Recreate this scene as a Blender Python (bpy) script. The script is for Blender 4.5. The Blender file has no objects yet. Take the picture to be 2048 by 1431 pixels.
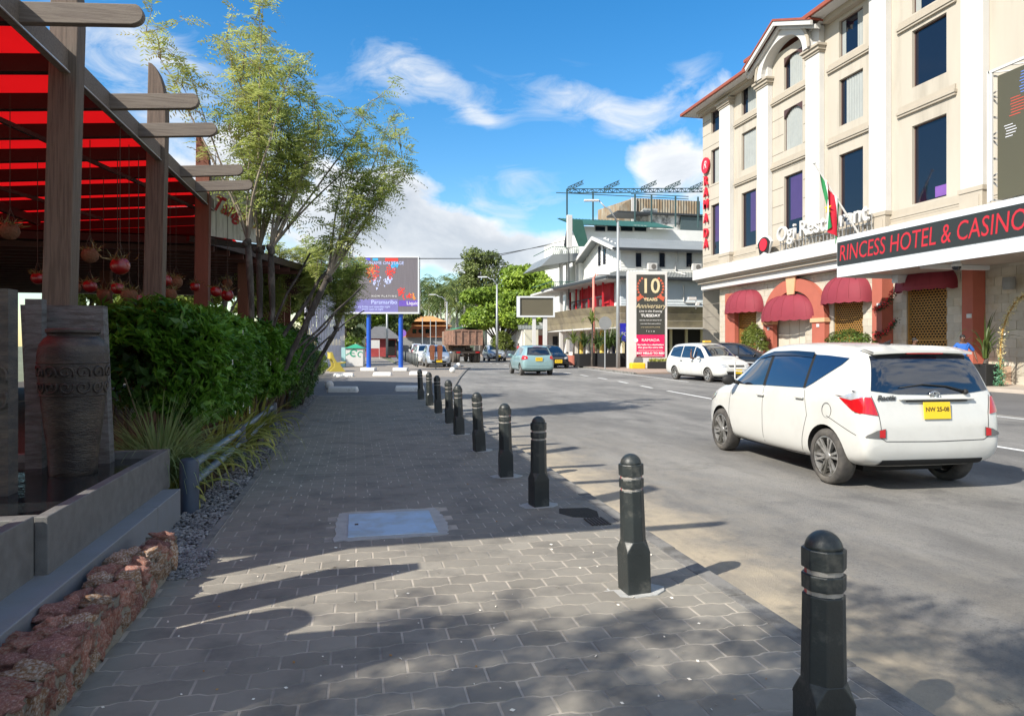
import bpy, bmesh, math, random
import numpy as np
from mathutils import Vector, Matrix, noise
from mathutils.bvhtree import BVHTree
R = math.radians
PI = math.pi
random.seed(7); rng = np.random.default_rng(7)
sc = bpy.context.scene
C = sc.collection

# ------------------------------------------------------------ camera, sky, sun
TH = R(12.57); CT, ST = math.cos(TH), math.sin(TH)
FPX, CX, HZ, CAMZ = 1400.0, 1024.0, 691.0, 1.52
cd = bpy.data.cameras.new('camera'); cam = bpy.data.objects.new('camera', cd); C.objects.link(cam)
cam.location = (0, 0, CAMZ); cam.rotation_euler = (PI/2, 0, -TH)
cd.sensor_width = 36; cd.lens = 36*FPX/2048; cd.shift_y = -(HZ-715.5)/2048*-1
cd.shift_y = (HZ-715.5)/2048
cd.clip_start = .05; cd.clip_end = 5000
sc.camera = cam
SUN_EL, SUN_AZ = 38, 243
world = bpy.data.worlds.new('World'); sc.world = world; world.use_nodes = True
sl = bpy.data.lights.new('sun', 'SUN'); sl.energy = 5.; sl.angle = R(.5); sl.color = (1, .94, .84)
so = bpy.data.objects.new('sun', sl); C.objects.link(so)
sdir = Vector((math.sin(R(SUN_AZ))*math.cos(R(SUN_EL)), math.cos(R(SUN_AZ))*math.cos(R(SUN_EL)), math.sin(R(SUN_EL))))
so.rotation_euler = sdir.to_track_quat('Z', 'Y').to_euler()
sc.view_settings.view_transform = 'Standard'; sc.view_settings.look = 'None'
sc.view_settings.exposure = .66; sc.view_settings.gamma = 1
sc.cycles.max_bounces = 6; sc.cycles.diffuse_bounces = 3; sc.cycles.transparent_max_bounces = 6
sc.cycles.use_denoising = True

def pxdir(u, v):                      # world direction seen at a place of the photograph (measuring aid)
    t = (u-CX)/FPX; w = (HZ-v)/FPX
    return Vector((ST+CT*t, CT-ST*t, w)).normalized()
def WX(u, v, c):                      # place on the wall x = c  -> (y, z)
    t = (u-CX)/FPX; D = c/(ST+CT*t)
    return D*(CT-ST*t), CAMZ+(HZ-v)/FPX*D
def WY(u, v, c):                      # place on the wall y = c  -> (x, z)
    t = (u-CX)/FPX; D = c/(CT-ST*t)
    return D*(ST+CT*t), CAMZ+(HZ-v)/FPX*D
def G(u, v, z=0.):                    # place on the ground at height z
    D = FPX*(CAMZ-z)/(v-HZ); t = (u-CX)/FPX
    return D*(ST+CT*t), D*(CT-ST*t)
def AT(u, D):                         # place at distance D in front of the camera plane
    t = (u-CX)/FPX
    return D*(ST+CT*t), D*(CT-ST*t)
def ZV(v, D): return CAMZ+(HZ-v)/FPX*D

def build_sky():
    nt = world.node_tree; nt.nodes.clear(); N = nt.nodes; L = nt.links
    out = N.new('ShaderNodeOutputWorld'); bg = N.new('ShaderNodeBackground')
    sky = N.new('ShaderNodeTexSky'); sky.sky_type = 'NISHITA'; sky.sun_disc = False
    sky.sun_elevation = R(SUN_EL); sky.sun_rotation = R(SUN_AZ); sky.air_density = 1.1; sky.dust_density = .3; sky.ozone_density = 2.2
    hs = N.new('ShaderNodeHueSaturation'); hs.inputs['Saturation'].default_value = 1.42; hs.inputs['Value'].default_value = .92
    L.new(sky.outputs[0], hs.inputs['Color'])
    tc = N.new('ShaderNodeTexCoord'); sep = N.new('ShaderNodeSeparateXYZ'); L.new(tc.outputs['Generated'], sep.inputs[0])
    def m(op, a, b=None, c=None, clamp=False):
        n = N.new('ShaderNodeMath'); n.operation = op; n.use_clamp = clamp
        for i, q in enumerate((a, b, c)):
            if q is None: continue
            if isinstance(q, (int, float)): n.inputs[i].default_value = q
            else: L.new(q, n.inputs[i])
        return n.outputs[0]
    az = m('ARCTAN2', sep.outputs[0], sep.outputs[1]); el = m('ARCSINE', sep.outputs[2])
    comb = N.new('ShaderNodeCombineXYZ'); L.new(az, comb.inputs[0]); L.new(el, comb.inputs[1])
    def noi(scale, detail, rough, stretch=(1, 1, 1), dist=0., off=(0, 0, 0), rot=0.):
        mp = N.new('ShaderNodeMapping'); mp.inputs['Scale'].default_value = stretch; mp.inputs['Location'].default_value = off
        mp.inputs['Rotation'].default_value = (0, 0, rot)
        L.new(comb.outputs[0], mp.inputs[0])
        n = N.new('ShaderNodeTexNoise'); n.inputs['Scale'].default_value = scale; n.inputs['Detail'].default_value = detail
        n.inputs['Roughness'].default_value = rough; n.inputs['Distortion'].default_value = dist
        L.new(mp.outputs[0], n.inputs['Vector']); return n
    w1 = noi(4., 3, .5); ws = N.new('ShaderNodeSeparateColor'); L.new(w1.outputs['Color'], ws.inputs[0])
    azw = m('ADD', az, m('MULTIPLY', m('SUBTRACT', ws.outputs[0], .5), .16)); elw = m('ADD', el, m('MULTIPLY', m('SUBTRACT', ws.outputs[1], .5), .12))
    def blob(u, v, ru, rv, rot, k=1.):
        d = pxdir(u, v); a0 = math.atan2(d.x, d.y); e0 = math.asin(d.z); ru /= FPX; rv /= FPX
        dx = m('SUBTRACT', azw, a0); dy = m('SUBTRACT', elw, e0); c, s = math.cos(R(rot)), math.sin(R(rot))
        p = m('DIVIDE', m('ADD', m('MULTIPLY', dx, c), m('MULTIPLY', dy, s)), ru)
        q = m('DIVIDE', m('SUBTRACT', m('MULTIPLY', dy, c), m('MULTIPLY', dx, s)), rv)
        r2 = m('ADD', m('MULTIPLY', p, p), m('MULTIPLY', q, q))
        return m('MULTIPLY', m('POWER', 2.718, m('MULTIPLY', r2, -1.)), k)
    def total(bl):
        t = None
        for b in bl:
            o = blob(*b); t = o if t is None else m('ADD', t, o)
        return t
    # cirrus: fibrous, thin
    fib = noi(9., 9, .62, (1., 2.6, 1), .9, rot=R(-28)).outputs[0]
    cir = total([(845, 155, 135, 50, -22, 1.0), (1165, 225, 140, 46, -14, 1.0), (1350, 180, 110, 40, 32, .75), (250, 130, 190, 90, -10, .8),
                 (960, 240, 40, 22, -20, .5), (1040, 360, 60, 30, 0, .5), (960, 430, 110, 55, 10, .6), (640, 190, 90, 80, 0, .35), (330, 300, 90, 110, 0, .6),
                 (1080, 420, 90, 35, 20, .5)])
    gen = m('MULTIPLY', m('SUBTRACT', noi(2.2, 5, .55, (1, 1.8, 1), .4, (3, 1, 0)).outputs[0], .56), 2.2, clamp=True)
    cov = m('ADD', cir, m('MULTIPLY', gen, .2))
    cirm = m('MULTIPLY', m('SUBTRACT', m('ADD', m('MULTIPLY', fib, 1.35), m('MULTIPLY', cov, .62)), .90), 2.2, clamp=True)
    cirm = m('MULTIPLY', cirm, m('MULTIPLY', cov, 1.4, clamp=True))
    # cumulus: denser with grey bases, low in the sky
    puf = noi(13., 8, .56, (1., 1.25, 1), .35, (7, 2, 0)).outputs[0]
    cum = total([(1350, 340, 130, 75, -8, 1.15), (1450, 190, 70, 60, 20, 1.), (790, 400, 110, 60, 5, .95), (850, 480, 170, 60, 0, 1.05), (640, 430, 130, 120, 0, .9),
                 (1010, 480, 160, 45, 0, .8), (480, 300, 70, 90, 0, .55), (1130, 520, 200, 50, 0, .75), (380, 420, 150, 120, 0, .9), (1900, 300, 160, 90, 0, .9)])
    low = m('MULTIPLY', m('SUBTRACT', .30, el), 2.2, clamp=True)
    gen2 = m('MULTIPLY', m('MULTIPLY', m('SUBTRACT', noi(3., 4, .5, (1, 2, 1), .2, (9, 4, 0)).outputs[0], .5), 5., clamp=True), low)
    dv = m('SUBTRACT', 1.0, m('MULTIPLY', m('SUBTRACT', m('ABSOLUTE', m('SUBTRACT', az, .2)), .75), 2.))
    outv = m('SUBTRACT', 1., dv, clamp=True)
    away = m('MULTIPLY', m('MULTIPLY', m('SUBTRACT', noi(2.4, 4, .55, (1, 1.3, 1), .3, (2, 8, 0)).outputs[0], .33), 5., clamp=True), outv)  # extra cloud added outside the view to neutralise the blue in the shade
    cc = m('ADD', m('ADD', cum, m('MULTIPLY', gen2, .8)), m('MULTIPLY', away, .95))
    cumm = m('MULTIPLY', m('SUBTRACT', m('ADD', puf, m('MULTIPLY', cc, .62)), .84), 4.2, clamp=True)
    shade = m('MULTIPLY', m('SUBTRACT', m('ADD', m('MULTIPLY', cc, .45), m('MULTIPLY', noi(8., 6, .6, (1, 1.5, 1), .3, (1, 5, 0)).outputs[0], 1.1)), .78), 2.1, clamp=True)
    def mix(f, a, b):
        x = N.new('ShaderNodeMix'); x.data_type = 'RGBA'
        if isinstance(f, float): x.inputs[0].default_value = f
        else: L.new(f, x.inputs[0])
        for i, q in ((6, a), (7, b)):
            if isinstance(q, tuple): x.inputs[i].default_value = q+(1,)
            else: L.new(q, x.inputs[i])
        return x.outputs[2]
    ccol = mix(shade, (5.2, 5.2, 5.2), (3.0, 3.2, 3.5))
    c1 = mix(m('MULTIPLY', cirm, .8), hs.outputs[0], (4.3, 4.5, 4.7))
    c2 = mix(m('MULTIPLY', cumm, .93), c1, ccol)
    L.new(c2, bg.inputs[0]); bg.inputs[1].default_value = .138
    L.new(bg.outputs[0], out.inputs[0])
build_sky()

# ------------------------------------------------------------ materials
MATS = {}
def mat(name, col, rough=.7, metal=0., var=.12, scale=3., bump=0., bscale=60., coat=0., spec=.5, emit=None, trans=0., col2=None, c2scale=1., c2lo=.45, c2hi=.6, rnd=0., stretch=(1, 1, 1), ior=None, alpha=None, coords='Object', rvar=0.):
    if name in MATS: return MATS[name]
    mt = bpy.data.materials.new(name); mt.use_nodes = True; nt = mt.node_tree; N = nt.nodes; L = nt.links
    b = N['Principled BSDF']; b.inputs['Roughness'].default_value = rough; b.inputs['Metallic'].default_value = metal
    b.inputs['Specular IOR Level'].default_value = spec; b.inputs['Coat Weight'].default_value = coat; b.inputs['Coat Roughness'].default_value = .04
    tc = N.new('ShaderNodeTexCoord'); mp = N.new('ShaderNodeMapping'); mp.inputs['Scale'].default_value = stretch
    if coords == 'World':
        ge = N.new('ShaderNodeNewGeometry'); L.new(ge.outputs['Position'], mp.inputs[0])
    else: L.new(tc.outputs[coords], mp.inputs[0])
    def noi(s, d=4, r=.6):
        n = N.new('ShaderNodeTexNoise'); n.inputs['Scale'].default_value = s; n.inputs['Detail'].default_value = d; n.inputs['Roughness'].default_value = r
        L.new(mp.outputs[0], n.inputs['Vector']); return n.outputs[0]
    def mul(a, k, off):
        n = N.new('ShaderNodeMath'); n.operation = 'MULTIPLY_ADD'; L.new(a, n.inputs[0]); n.inputs[1].default_value = k; n.inputs[2].default_value = off; return n.outputs[0]
    cur = None
    rgb = N.new('ShaderNodeRGB'); rgb.outputs[0].default_value = (*col, 1); cur = rgb.outputs[0]
    if col2 is not None:
        mr = N.new('ShaderNodeMapRange'); L.new(noi(c2scale, 6, .65), mr.inputs[0]); mr.inputs[1].default_value = c2lo; mr.inputs[2].default_value = c2hi
        mx = N.new('ShaderNodeMix'); mx.data_type = 'RGBA'; L.new(mr.outputs[0], mx.inputs[0]); L.new(cur, mx.inputs[6]); mx.inputs[7].default_value = (*col2, 1); cur = mx.outputs[2]
    fac = None
    if var: fac = mul(noi(scale, 5), 2*var*1.6, 1-var*1.6)
    if rnd:
        oi = N.new('ShaderNodeObjectInfo'); r_ = mul(oi.outputs['Random'], 2*rnd, 1-rnd)
        if fac is None: fac = r_
        else:
            n = N.new('ShaderNodeMath'); n.operation = 'MULTIPLY'; L.new(fac, n.inputs[0]); L.new(r_, n.inputs[1]); fac = n.outputs[0]
    if fac is not None:
        vm = N.new('ShaderNodeVectorMath'); vm.operation = 'SCALE'; L.new(cur, vm.inputs[0]); L.new(fac, vm.inputs['Scale']); cur = vm.outputs[0]
    L.new(cur, b.inputs['Base Color'])
    if rvar:
        L.new(mul(noi(scale*2, 4), rvar*2, rough-rvar), b.inputs['Roughness'])
    if bump:
        bp = N.new('ShaderNodeBump'); bp.inputs['Strength'].default_value = bump; bp.inputs['Distance'].default_value = .02
        L.new(noi(bscale, 6, .65), bp.inputs['Height']); L.new(bp.outputs[0], b.inputs['Normal'])
    if emit: b.inputs['Emission Color'].default_value = (*col, 1); b.inputs['Emission Strength'].default_value = emit
    if trans: 
        tr = N.new('ShaderNodeBsdfTranslucent'); L.new(cur, tr.inputs[0]); ms = N.new('ShaderNodeMixShader'); ms.inputs[0].default_value = trans
        L.new(b.outputs[0], ms.inputs[1]); L.new(tr.outputs[0], ms.inputs[2]); L.new(ms.outputs[0], N['Material Output'].inputs[0])
    if alpha is not None: b.inputs['Alpha'].default_value = alpha
    MATS[name] = mt; return mt

def leafmat(name, c1, c2, trans=.35, rough=.45, sc_=1.2, spec=.4, brown=None):
    if name in MATS: return MATS[name]
    mt = bpy.data.materials.new(name); mt.use_nodes = True; nt = mt.node_tree; N = nt.nodes; L = nt.links
    b = N['Principled BSDF']; b.inputs['Roughness'].default_value = rough; b.inputs['Specular IOR Level'].default_value = spec
    ge = N.new('ShaderNodeNewGeometry')
    n = N.new('ShaderNodeTexNoise'); n.inputs['Scale'].default_value = sc_; n.inputs['Detail'].default_value = 3; L.new(ge.outputs['Position'], n.inputs['Vector'])
    a = N.new('ShaderNodeMath'); a.operation = 'MULTIPLY_ADD'; L.new(ge.outputs['Random Per Island'], a.inputs[0]); a.inputs[1].default_value = .55
    q = N.new('ShaderNodeMath'); q.operation = 'MULTIPLY_ADD'; L.new(n.outputs[0], q.inputs[0]); q.inputs[1].default_value = 1.3; q.inputs[2].default_value = -.42
    L.new(q.outputs[0], a.inputs[2])
    cr = N.new('ShaderNodeValToRGB'); cr.color_ramp.elements[0].color = (*c1, 1); cr.color_ramp.elements[1].color = (*c2, 1)
    if brown:
        e = cr.color_ramp.elements.new(.985); e.color = (*c2, 1); cr.color_ramp.elements[-1].color = (*brown, 1)
    L.new(a.outputs[0], cr.inputs[0]); L.new(cr.outputs[0], b.inputs['Base Color'])
    tr = N.new('ShaderNodeBsdfTranslucent'); L.new(cr.outputs[0], tr.inputs[0]); ms = N.new('ShaderNodeMixShader'); ms.inputs[0].default_value = trans
    L.new(b.outputs[0], ms.inputs[1]); L.new(tr.outputs[0], ms.inputs[2]); L.new(ms.outputs[0], N['Material Output'].inputs[0])
    MATS[name] = mt; return mt

# ------------------------------------------------------------ object helpers
def link(o): C.objects.link(o); return o
def put(o, parent, world_coords=True):
    if parent is not None:
        o.parent = parent
        if world_coords:
            root = parent
            off = Vector((0, 0, 0))
            p = parent
            while p is not None: off += p.location; p = p.parent
            o.location = -off
    return o
def thing(name, label, cat, loc=(0, 0, 0), rz=0., group=None):
    o = bpy.data.objects.new(name, None); link(o); o.location = loc; o.rotation_euler = (0, 0, rz); o.empty_display_size = .2
    o['label'] = label; o['category'] = cat
    if group: o['group'] = group
    return o
def tag(o, label, cat, group=None):
    o['label'] = label; o['category'] = cat
    if group: o['group'] = group
    return o
def kind(o, k): o['kind'] = k; return o
def copy_tree(o, parent=None):
    c = o.copy(); C.objects.link(c)
    if parent is not None: c.parent = parent
    for ch in list(o.children): copy_tree(ch, c)
    return c
def objmesh(name, me, parent=None, w=True, smooth=False, bevel=0., seg=2):
    o = bpy.data.objects.new(name, me); link(o); put(o, parent, w)
    if smooth: me.shade_smooth()
    if bevel:
        m = o.modifiers.new('b', 'BEVEL'); m.width = bevel; m.segments = seg; m.limit_method = 'ANGLE'; m.angle_limit = R(40)
    return o

class MB:
    def __init__(s): s.v = []; s.f = []; s.mi = []; s.cur = 0
    def add(s, vs, fs):
        n = len(s.v); s.v += [tuple(q) for q in vs]
        for f in fs: s.f.append(tuple(n+i for i in f)); s.mi.append(s.cur)
    def box(s, x0, x1, y0, y1, z0, z1):
        s.add([(x0, y0, z0), (x1, y0, z0), (x1, y1, z0), (x0, y1, z0), (x0, y0, z1), (x1, y0, z1), (x1, y1, z1), (x0, y1, z1)],
              [(0, 3, 2, 1), (4, 5, 6, 7), (0, 1, 5, 4), (1, 2, 6, 5), (2, 3, 7, 6), (3, 0, 4, 7)]); return s
    def obox(s, c, ax, ay, az):       # centre and three half axes
        c, ax, ay, az = map(Vector, (c, ax, ay, az))
        vs = [c+a*ax+b*ay+d*az for d in (-1, 1) for a, b in ((-1, -1), (1, -1), (1, 1), (-1, 1))]
        s.add(vs, [(0, 3, 2, 1), (4, 5, 6, 7), (0, 1, 5, 4), (1, 2, 6, 5), (2, 3, 7, 6), (3, 0, 4, 7)]); return s
    def bar(s, a, b, w, h=None, up=(0, 0, 1)):
        a, b = Vector(a), Vector(b); h = h or w; d = (b-a); l = d.length; d.normalize(); up = Vector(up)
        x = d.cross(up)
        if x.length < 1e-4: x = d.cross(Vector((1, 0, 0)))
        x.normalize(); z = x.cross(d)
        return s.obox((a+b)/2, x*w/2, d*l/2, z*h/2)
    def tube(s, pts, rs, n=8, cap=True):
        pts = [Vector(p) for p in pts]
        if not isinstance(rs, (list, tuple)): rs = [rs]*len(pts)
        base = len(s.v); prev = None
        for i, p in enumerate(pts):
            d = (pts[min(i+1, len(pts)-1)]-pts[max(i-1, 0)]).normalized()
            if prev is None:
                x = d.cross(Vector((0, 0, 1)))
                if x.length < .05: x = d.cross(Vector((1, 0, 0)))
            else: x = prev-d*prev.dot(d)
            x.normalize(); prev = x; y = d.cross(x)
            for k in range(n):
                a = 2*PI*k/n; s.v.append(tuple(p+(x*math.cos(a)+y*math.sin(a))*rs[i]))
        for i in range(len(pts)-1):
            for k in range(n):
                a = base+i*n+k; b = base+i*n+(k+1) % n; s.f.append((a, b, b+n, a+n)); s.mi.append(s.cur)
        if cap:
            s.f.append(tuple(base+k for k in reversed(range(n)))); s.mi.append(s.cur)
            e = base+(len(pts)-1)*n; s.f.append(tuple(e+k for k in range(n))); s.mi.append(s.cur)
        return s
    def lathe(s, prof, n=16, c=(0, 0, 0), rot=0., ax='z', capb=True, capt=True):
        base = len(s.v)
        for r, z in prof:
            for k in range(n):
                a = 2*PI*k/n+rot; p = (r*math.cos(a), r*math.sin(a), z)
                if ax == 'x': p = (p[2], p[0], p[1])
                elif ax == 'y': p = (p[1], p[2], p[0])
                s.v.append((p[0]+c[0], p[1]+c[1], p[2]+c[2]))
        for i in range(len(prof)-1):
            for k in range(n):
                a = base+i*n+k; b = base+i*n+(k+1) % n; s.f.append((a, b, b+n, a+n)); s.mi.append(s.cur)
        if capb: s.f.append(tuple(base+k for k in reversed(range(n)))); s.mi.append(s.cur)
        if capt:
            e = base+(len(prof)-1)*n; s.f.append(tuple(e+k for k in range(n))); s.mi.append(s.cur)
        return s
    def prism(s, poly, a0, a1, ax='z'):        # polygon in the two other axes, extruded along ax
        def P(p, a): return {'z': (p[0], p[1], a), 'x': (a, p[0], p[1]), 'y': (p[0], a, p[1])}[ax]
        n = len(poly); s.add([P(p, a0) for p in poly]+[P(p, a1) for p in poly],
              [tuple(reversed(range(n))), tuple(range(n, 2*n))]+[(i, (i+1) % n, n+(i+1) % n, n+i) for i in range(n)]); return s
    def grid(s, fn, nu, nv):
        n = len(s.v)
        for j in range(nv+1):
            for i in range(nu+1): s.v.append(tuple(fn(i/nu, j/nv)))
        for j in range(nv):
            for i in range(nu):
                a = n+j*(nu+1)+i; s.f.append((a, a+1, a+nu+2, a+nu+1)); s.mi.append(s.cur)
        return s
    def sphere(s, c, r, n=12, m=8, sc_=(1, 1, 1)):
        pr = [(r*math.sin(PI*i/m)*1+1e-5, -r*math.cos(PI*i/m)) for i in range(m+1)]
        b = len(s.v); s.lathe(pr, n, (0, 0, 0), capb=False, capt=False)
        for i in range(b, len(s.v)):
            p = s.v[i]; s.v[i] = (p[0]*sc_[0]+c[0], p[1]*sc_[1]+c[1], p[2]*sc_[2]+c[2])
        return s
    def mesh(s, name, mats):
        me = bpy.data.meshes.new(name); me.from_pydata(s.v, [], s.f)
        if not isinstance(mats, (list, tuple)): mats = [mats]
        for m in mats: me.materials.append(m)
        if len(mats) > 1: me.polygons.foreach_set('material_index', s.mi)
        me.validate(); 
        bm = bmesh.new(); bm.from_mesh(me); bmesh.ops.recalc_face_normals(bm, faces=bm.faces); bm.to_mesh(me); bm.free()
        return me
    def build(s, name, m, parent=None, w=True, smooth=False, bevel=0., auto=None, seg=2):
        me = s.mesh(name, m)
        o = objmesh(name, me, parent, w, smooth or auto is not None, bevel, seg)
        if auto is not None: me.set_sharp_from_angle(angle=R(auto))
        return o

def quads_mesh(name, V, m):           # V: (N,4,3) array of quads
    n = len(V); me = bpy.data.meshes.new(name)
    me.vertices.add(n*4); me.vertices.foreach_set('co', V.reshape(-1).astype(np.float32))
    me.loops.add(n*4); me.loops.foreach_set('vertex_index', np.arange(n*4, dtype=np.int32))
    me.polygons.add(n); me.polygons.foreach_set('loop_start', np.arange(0, n*4, 4, dtype=np.int32))
    me.update(calc_edges=True); me.materials.append(m); return me
def unit(a): return a/np.maximum(np.linalg.norm(a, axis=-1, keepdims=True), 1e-6)
def leaves(P, Dr, Nn, L, W, fold=.25, droop=.0):
    """leaf pairs: P base points (n,3), Dr directions, Nn normals, lengths, widths -> (n,2,4,3) folded leaf halves joined as quads"""
    Dr = unit(Dr); S = unit(np.cross(Dr, Nn)); Nn = np.cross(S, Dr)
    L = np.asarray(L).reshape(-1, 1); W = np.asarray(W).reshape(-1, 1)
    tip = P+Dr*L-Nn*L*droop; mid = P+Dr*L*.45; m2 = P+Dr*L*.8-Nn*L*droop*.5
    a = mid+S*W*.5+Nn*W*fold; b = mid-S*W*.5+Nn*W*fold
    q = np.stack([P, a, tip, b], 1)
    return q
def rand_unit(n): return unit(rng.normal(size=(n, 3)))

def text_obj(name, body, size, m, parent, loc, rot, extrude=.004, align='CENTER', sx=1., shear=0., bold=0., w=False, spacing=1.):
    cu = bpy.data.curves.new(name, 'FONT'); cu.body = body; cu.size = size; cu.extrude = extrude; cu.align_x = align; cu.align_y = 'CENTER'
    cu.shear = shear; cu.offset = bold; cu.space_character = spacing; cu.resolution_u = 3
    tmp = bpy.data.objects.new('tmp', cu); C.objects.link(tmp)
    bpy.context.view_layer.update()
    me = bpy.data.meshes.new_from_object(tmp.evaluated_get(bpy.context.evaluated_depsgraph_get()))
    bpy.data.objects.remove(tmp)
    me.materials.clear(); me.materials.append(m)
    o = bpy.data.objects.new(name, me); link(o)
    if parent is not None: o.parent = parent
    loc = Vector(loc)
    if w and parent is not None:
        p = parent
        while p is not None: loc = loc-p.location; p = p.parent
    o.location = loc; o.rotation_euler = rot; o.scale = (sx, 1, 1)
    return o
FW = (PI/2, 0, -PI/2)     # text standing on a wall that faces -x (reads from the street)
FS = (PI/2, 0, 0)         # text standing on a wall that faces -y
# ------------------------------------------------------------ ground
def lerp_tab(tab):
    ys = [a for a, b in tab]; xs = [b for a, b in tab]
    return lambda y: float(np.interp(y, ys, xs))
KL = lerp_tab([(-5, 2.3), (17, 2.4), (21, 2.75), (26, 3.6), (34, 5.0), (42, 6.5), (49, 7.9), (60, 8.), (300, 8.)])
CLN = lerp_tab([(-5, 9.7), (12, 9.75), (17, 10.1), (24, 10.7), (30, 11.4), (37, 11.85), (66, 11.9), (300, 12.)])
KR = lerp_tab([(-5, 14.2), (14, 14.3), (27, 14.5), (40, 15.2), (50, 16.), (70, 16.6), (300, 16.6)])
YS = [-5, 0, 3, 6, 9, 12, 15, 17, 19, 21, 24, 26, 30, 34, 38, 42, 46, 49, 54, 60, 66, 70, 90, 120, 160, 230]
def sheet(name, fl, fr, z0, z1, m, ys=YS, label=None):
    b = MB(); n = len(ys)
    for y in ys:
        b.v += [(fl(y), y, z1), (fr(y), y, z1), (fr(y), y, z0), (fl(y), y, z0)]
    for i in range(n-1):
        a = 4*i; c = a+4
        for k in range(4): b.f.append((a+k, a+(k+1) % 4, c+(k+1) % 4, c+k)); b.mi.append(0)
    b.f.append((0, 3, 2, 1)); b.mi.append(0); e = 4*(n-1); b.f.append((e, e+1, e+2, e+3)); b.mi.append(0)
    return kind(b.build(name, m), 'structure')

def road_material():
    mt = bpy.data.materials.new('asphalt'); mt.use_nodes = True; nt = mt.node_tree; N = nt.nodes; L = nt.links; b = N['Principled BSDF']
    ge = N.new('ShaderNodeNewGeometry'); pos = ge.outputs['Position']; sp = N.new('ShaderNodeSeparateXYZ'); L.new(pos, sp.inputs[0])
    def noi(s, d=4, r=.6, st=(1, 1, 1)):
        mp = N.new('ShaderNodeMapping'); mp.inputs['Scale'].default_value = st; L.new(pos, mp.inputs[0])
        n = N.new('ShaderNodeTexNoise'); n.inputs['Scale'].default_value = s; n.inputs['Detail'].default_value = d; n.inputs['Roughness'].default_value = r; L.new(mp.outputs[0], n.inputs['Vector']); return n.outputs[0]
    def mr(a, lo, hi, o0=0., o1=1.):
        n = N.new('ShaderNodeMapRange'); L.new(a, n.inputs[0]); n.inputs[1].default_value = lo; n.inputs[2].default_value = hi; n.inputs[3].default_value = o0; n.inputs[4].default_value = o1; return n.outputs[0]
    def mt_(op, a, b_):
        n = N.new('ShaderNodeMath'); n.operation = op
        for i, q in enumerate((a, b_)):
            if isinstance(q, (int, float)): n.inputs[i].default_value = q
            else: L.new(q, n.inputs[i])
        return n.outputs[0]
    def mix(f, a, b_):
        x = N.new('ShaderNodeMix'); x.data_type = 'RGBA'; L.new(f, x.inputs[0])
        for i, q in ((6, a), (7, b_)):
            if isinstance(q, tuple): x.inputs[i].default_value = (*q, 1)
            else: L.new(q, x.inputs[i])
        return x.outputs[2]
    c = mix(mr(noi(.5, 6, .7, (1, .35, 1)), .38, .62), (.155, .15, .14), (.28, .268, .245))
    c = mix(mr(noi(.9, 5, .65), .55, .72), c, (.12, .117, .112))        # oil dark patches
    c = mix(mt_('MULTIPLY', mr(noi(95, 4, .85), .53, .66), .6), c, (.30, .29, .27))  # pale grit
    c = mix(mt_('MULTIPLY', mr(noi(70, 3, .8), .47, .33), .65), c, (.04, .04, .042))
    n2 = noi(1.3, 6, .7)
    dx = mt_('ADD', sp.outputs[0], mt_('MULTIPLY', n2, -2.2))             # sand washed against the kerb
    sand = mt_('MULTIPLY', mr(dx, 2.1, 1.3), mr(sp.outputs[1], 14, 8))
    sand = mt_('MULTIPLY', sand, mr(noi(6, 6, .7), .2, .55, .35, .95))
    c = mix(sand, c, (.60, .49, .33))
    wide = mt_('MULTIPLY', mt_('MULTIPLY', mr(dx, 4.6, 2.2), mr(sp.outputs[1], 22, 7)), mr(noi(3, 6, .75), .42, .62, .1, .55))
    c = mix(wide, c, (.30, .27, .22))
    track = mt_('MULTIPLY', mr(noi(1.1, 6, .7, (1, .16, 1)), .5, .66), .40); c = mix(track, c, (.115, .11, .105))
    c = mix(mt_('MULTIPLY', mr(noi(2.6, 7, .8), .6, .68), .5), c, (.10, .098, .095))
    L.new(c, b.inputs['Base Color']); b.inputs['Roughness'].default_value = .82; b.inputs['Specular IOR Level'].default_value = .35
    bp = N.new('ShaderNodeBump'); bp.inputs['Strength'].default_value = .9; bp.inputs['Distance'].default_value = .012
    L.new(noi(150, 4, .75), bp.inputs['Height']); L.new(bp.outputs[0], b.inputs['Normal'])
    return mt
M_ROAD = road_material()
M_CONC = mat('concrete', (.34, .33, .31), .9, var=.2, scale=2, bump=.3, bscale=90, col2=(.2, .19, .17), c2scale=3)
M_KERB = mat('kerb_concrete', (.22, .21, .19), .9, var=.25, scale=2.5, bump=.5, bscale=70, col2=(.11, .105, .095), c2scale=5, coords='World')
M_PAVE = mat('paver', (.245, .225, .187), .85, var=.16, scale=1.7, bump=.35, bscale=220, rnd=.13, coords='World', col2=(.17, .158, .135), c2scale=2.2, c2lo=.48, c2hi=.66)
M_JOINT = mat('joint_sand', (.42, .375, .31), .95, var=.25, scale=9, bump=.3, bscale=200, coords='World', col2=(.2, .19, .17), c2scale=1.1, c2lo=.47, c2hi=.6)
M_PLAZA = mat('plaza_paving', (.25, .22, .185), .9, var=.15, scale=.6, bump=.2, bscale=40, coords='World')
M_DRIVE = mat('driveway', (.15, .145, .14), .9, var=.15, scale=1., bump=.3, bscale=90, coords='World')
M_SOIL = mat('soil', (.06, .048, .036), .95, var=.3, scale=8, bump=.8, bscale=30)
M_FAR = mat('far_ground', (.14, .15, .09), .95, var=.3, scale=.05)
M_WHITE = mat('road_paint', (.72, .72, .69), .75, var=.16, scale=3, coords='World', col2=(.3, .3, .29), c2scale=12, c2lo=.56, c2hi=.7)

kind(MB().box(-700, 900, -300, 1500, -1.2, -.12).build('ground', M_FAR), 'structure')
sheet('road', lambda y: KL(y)-.05, lambda y: KR(y)+.05, -.11, -.05, M_ROAD)
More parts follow.
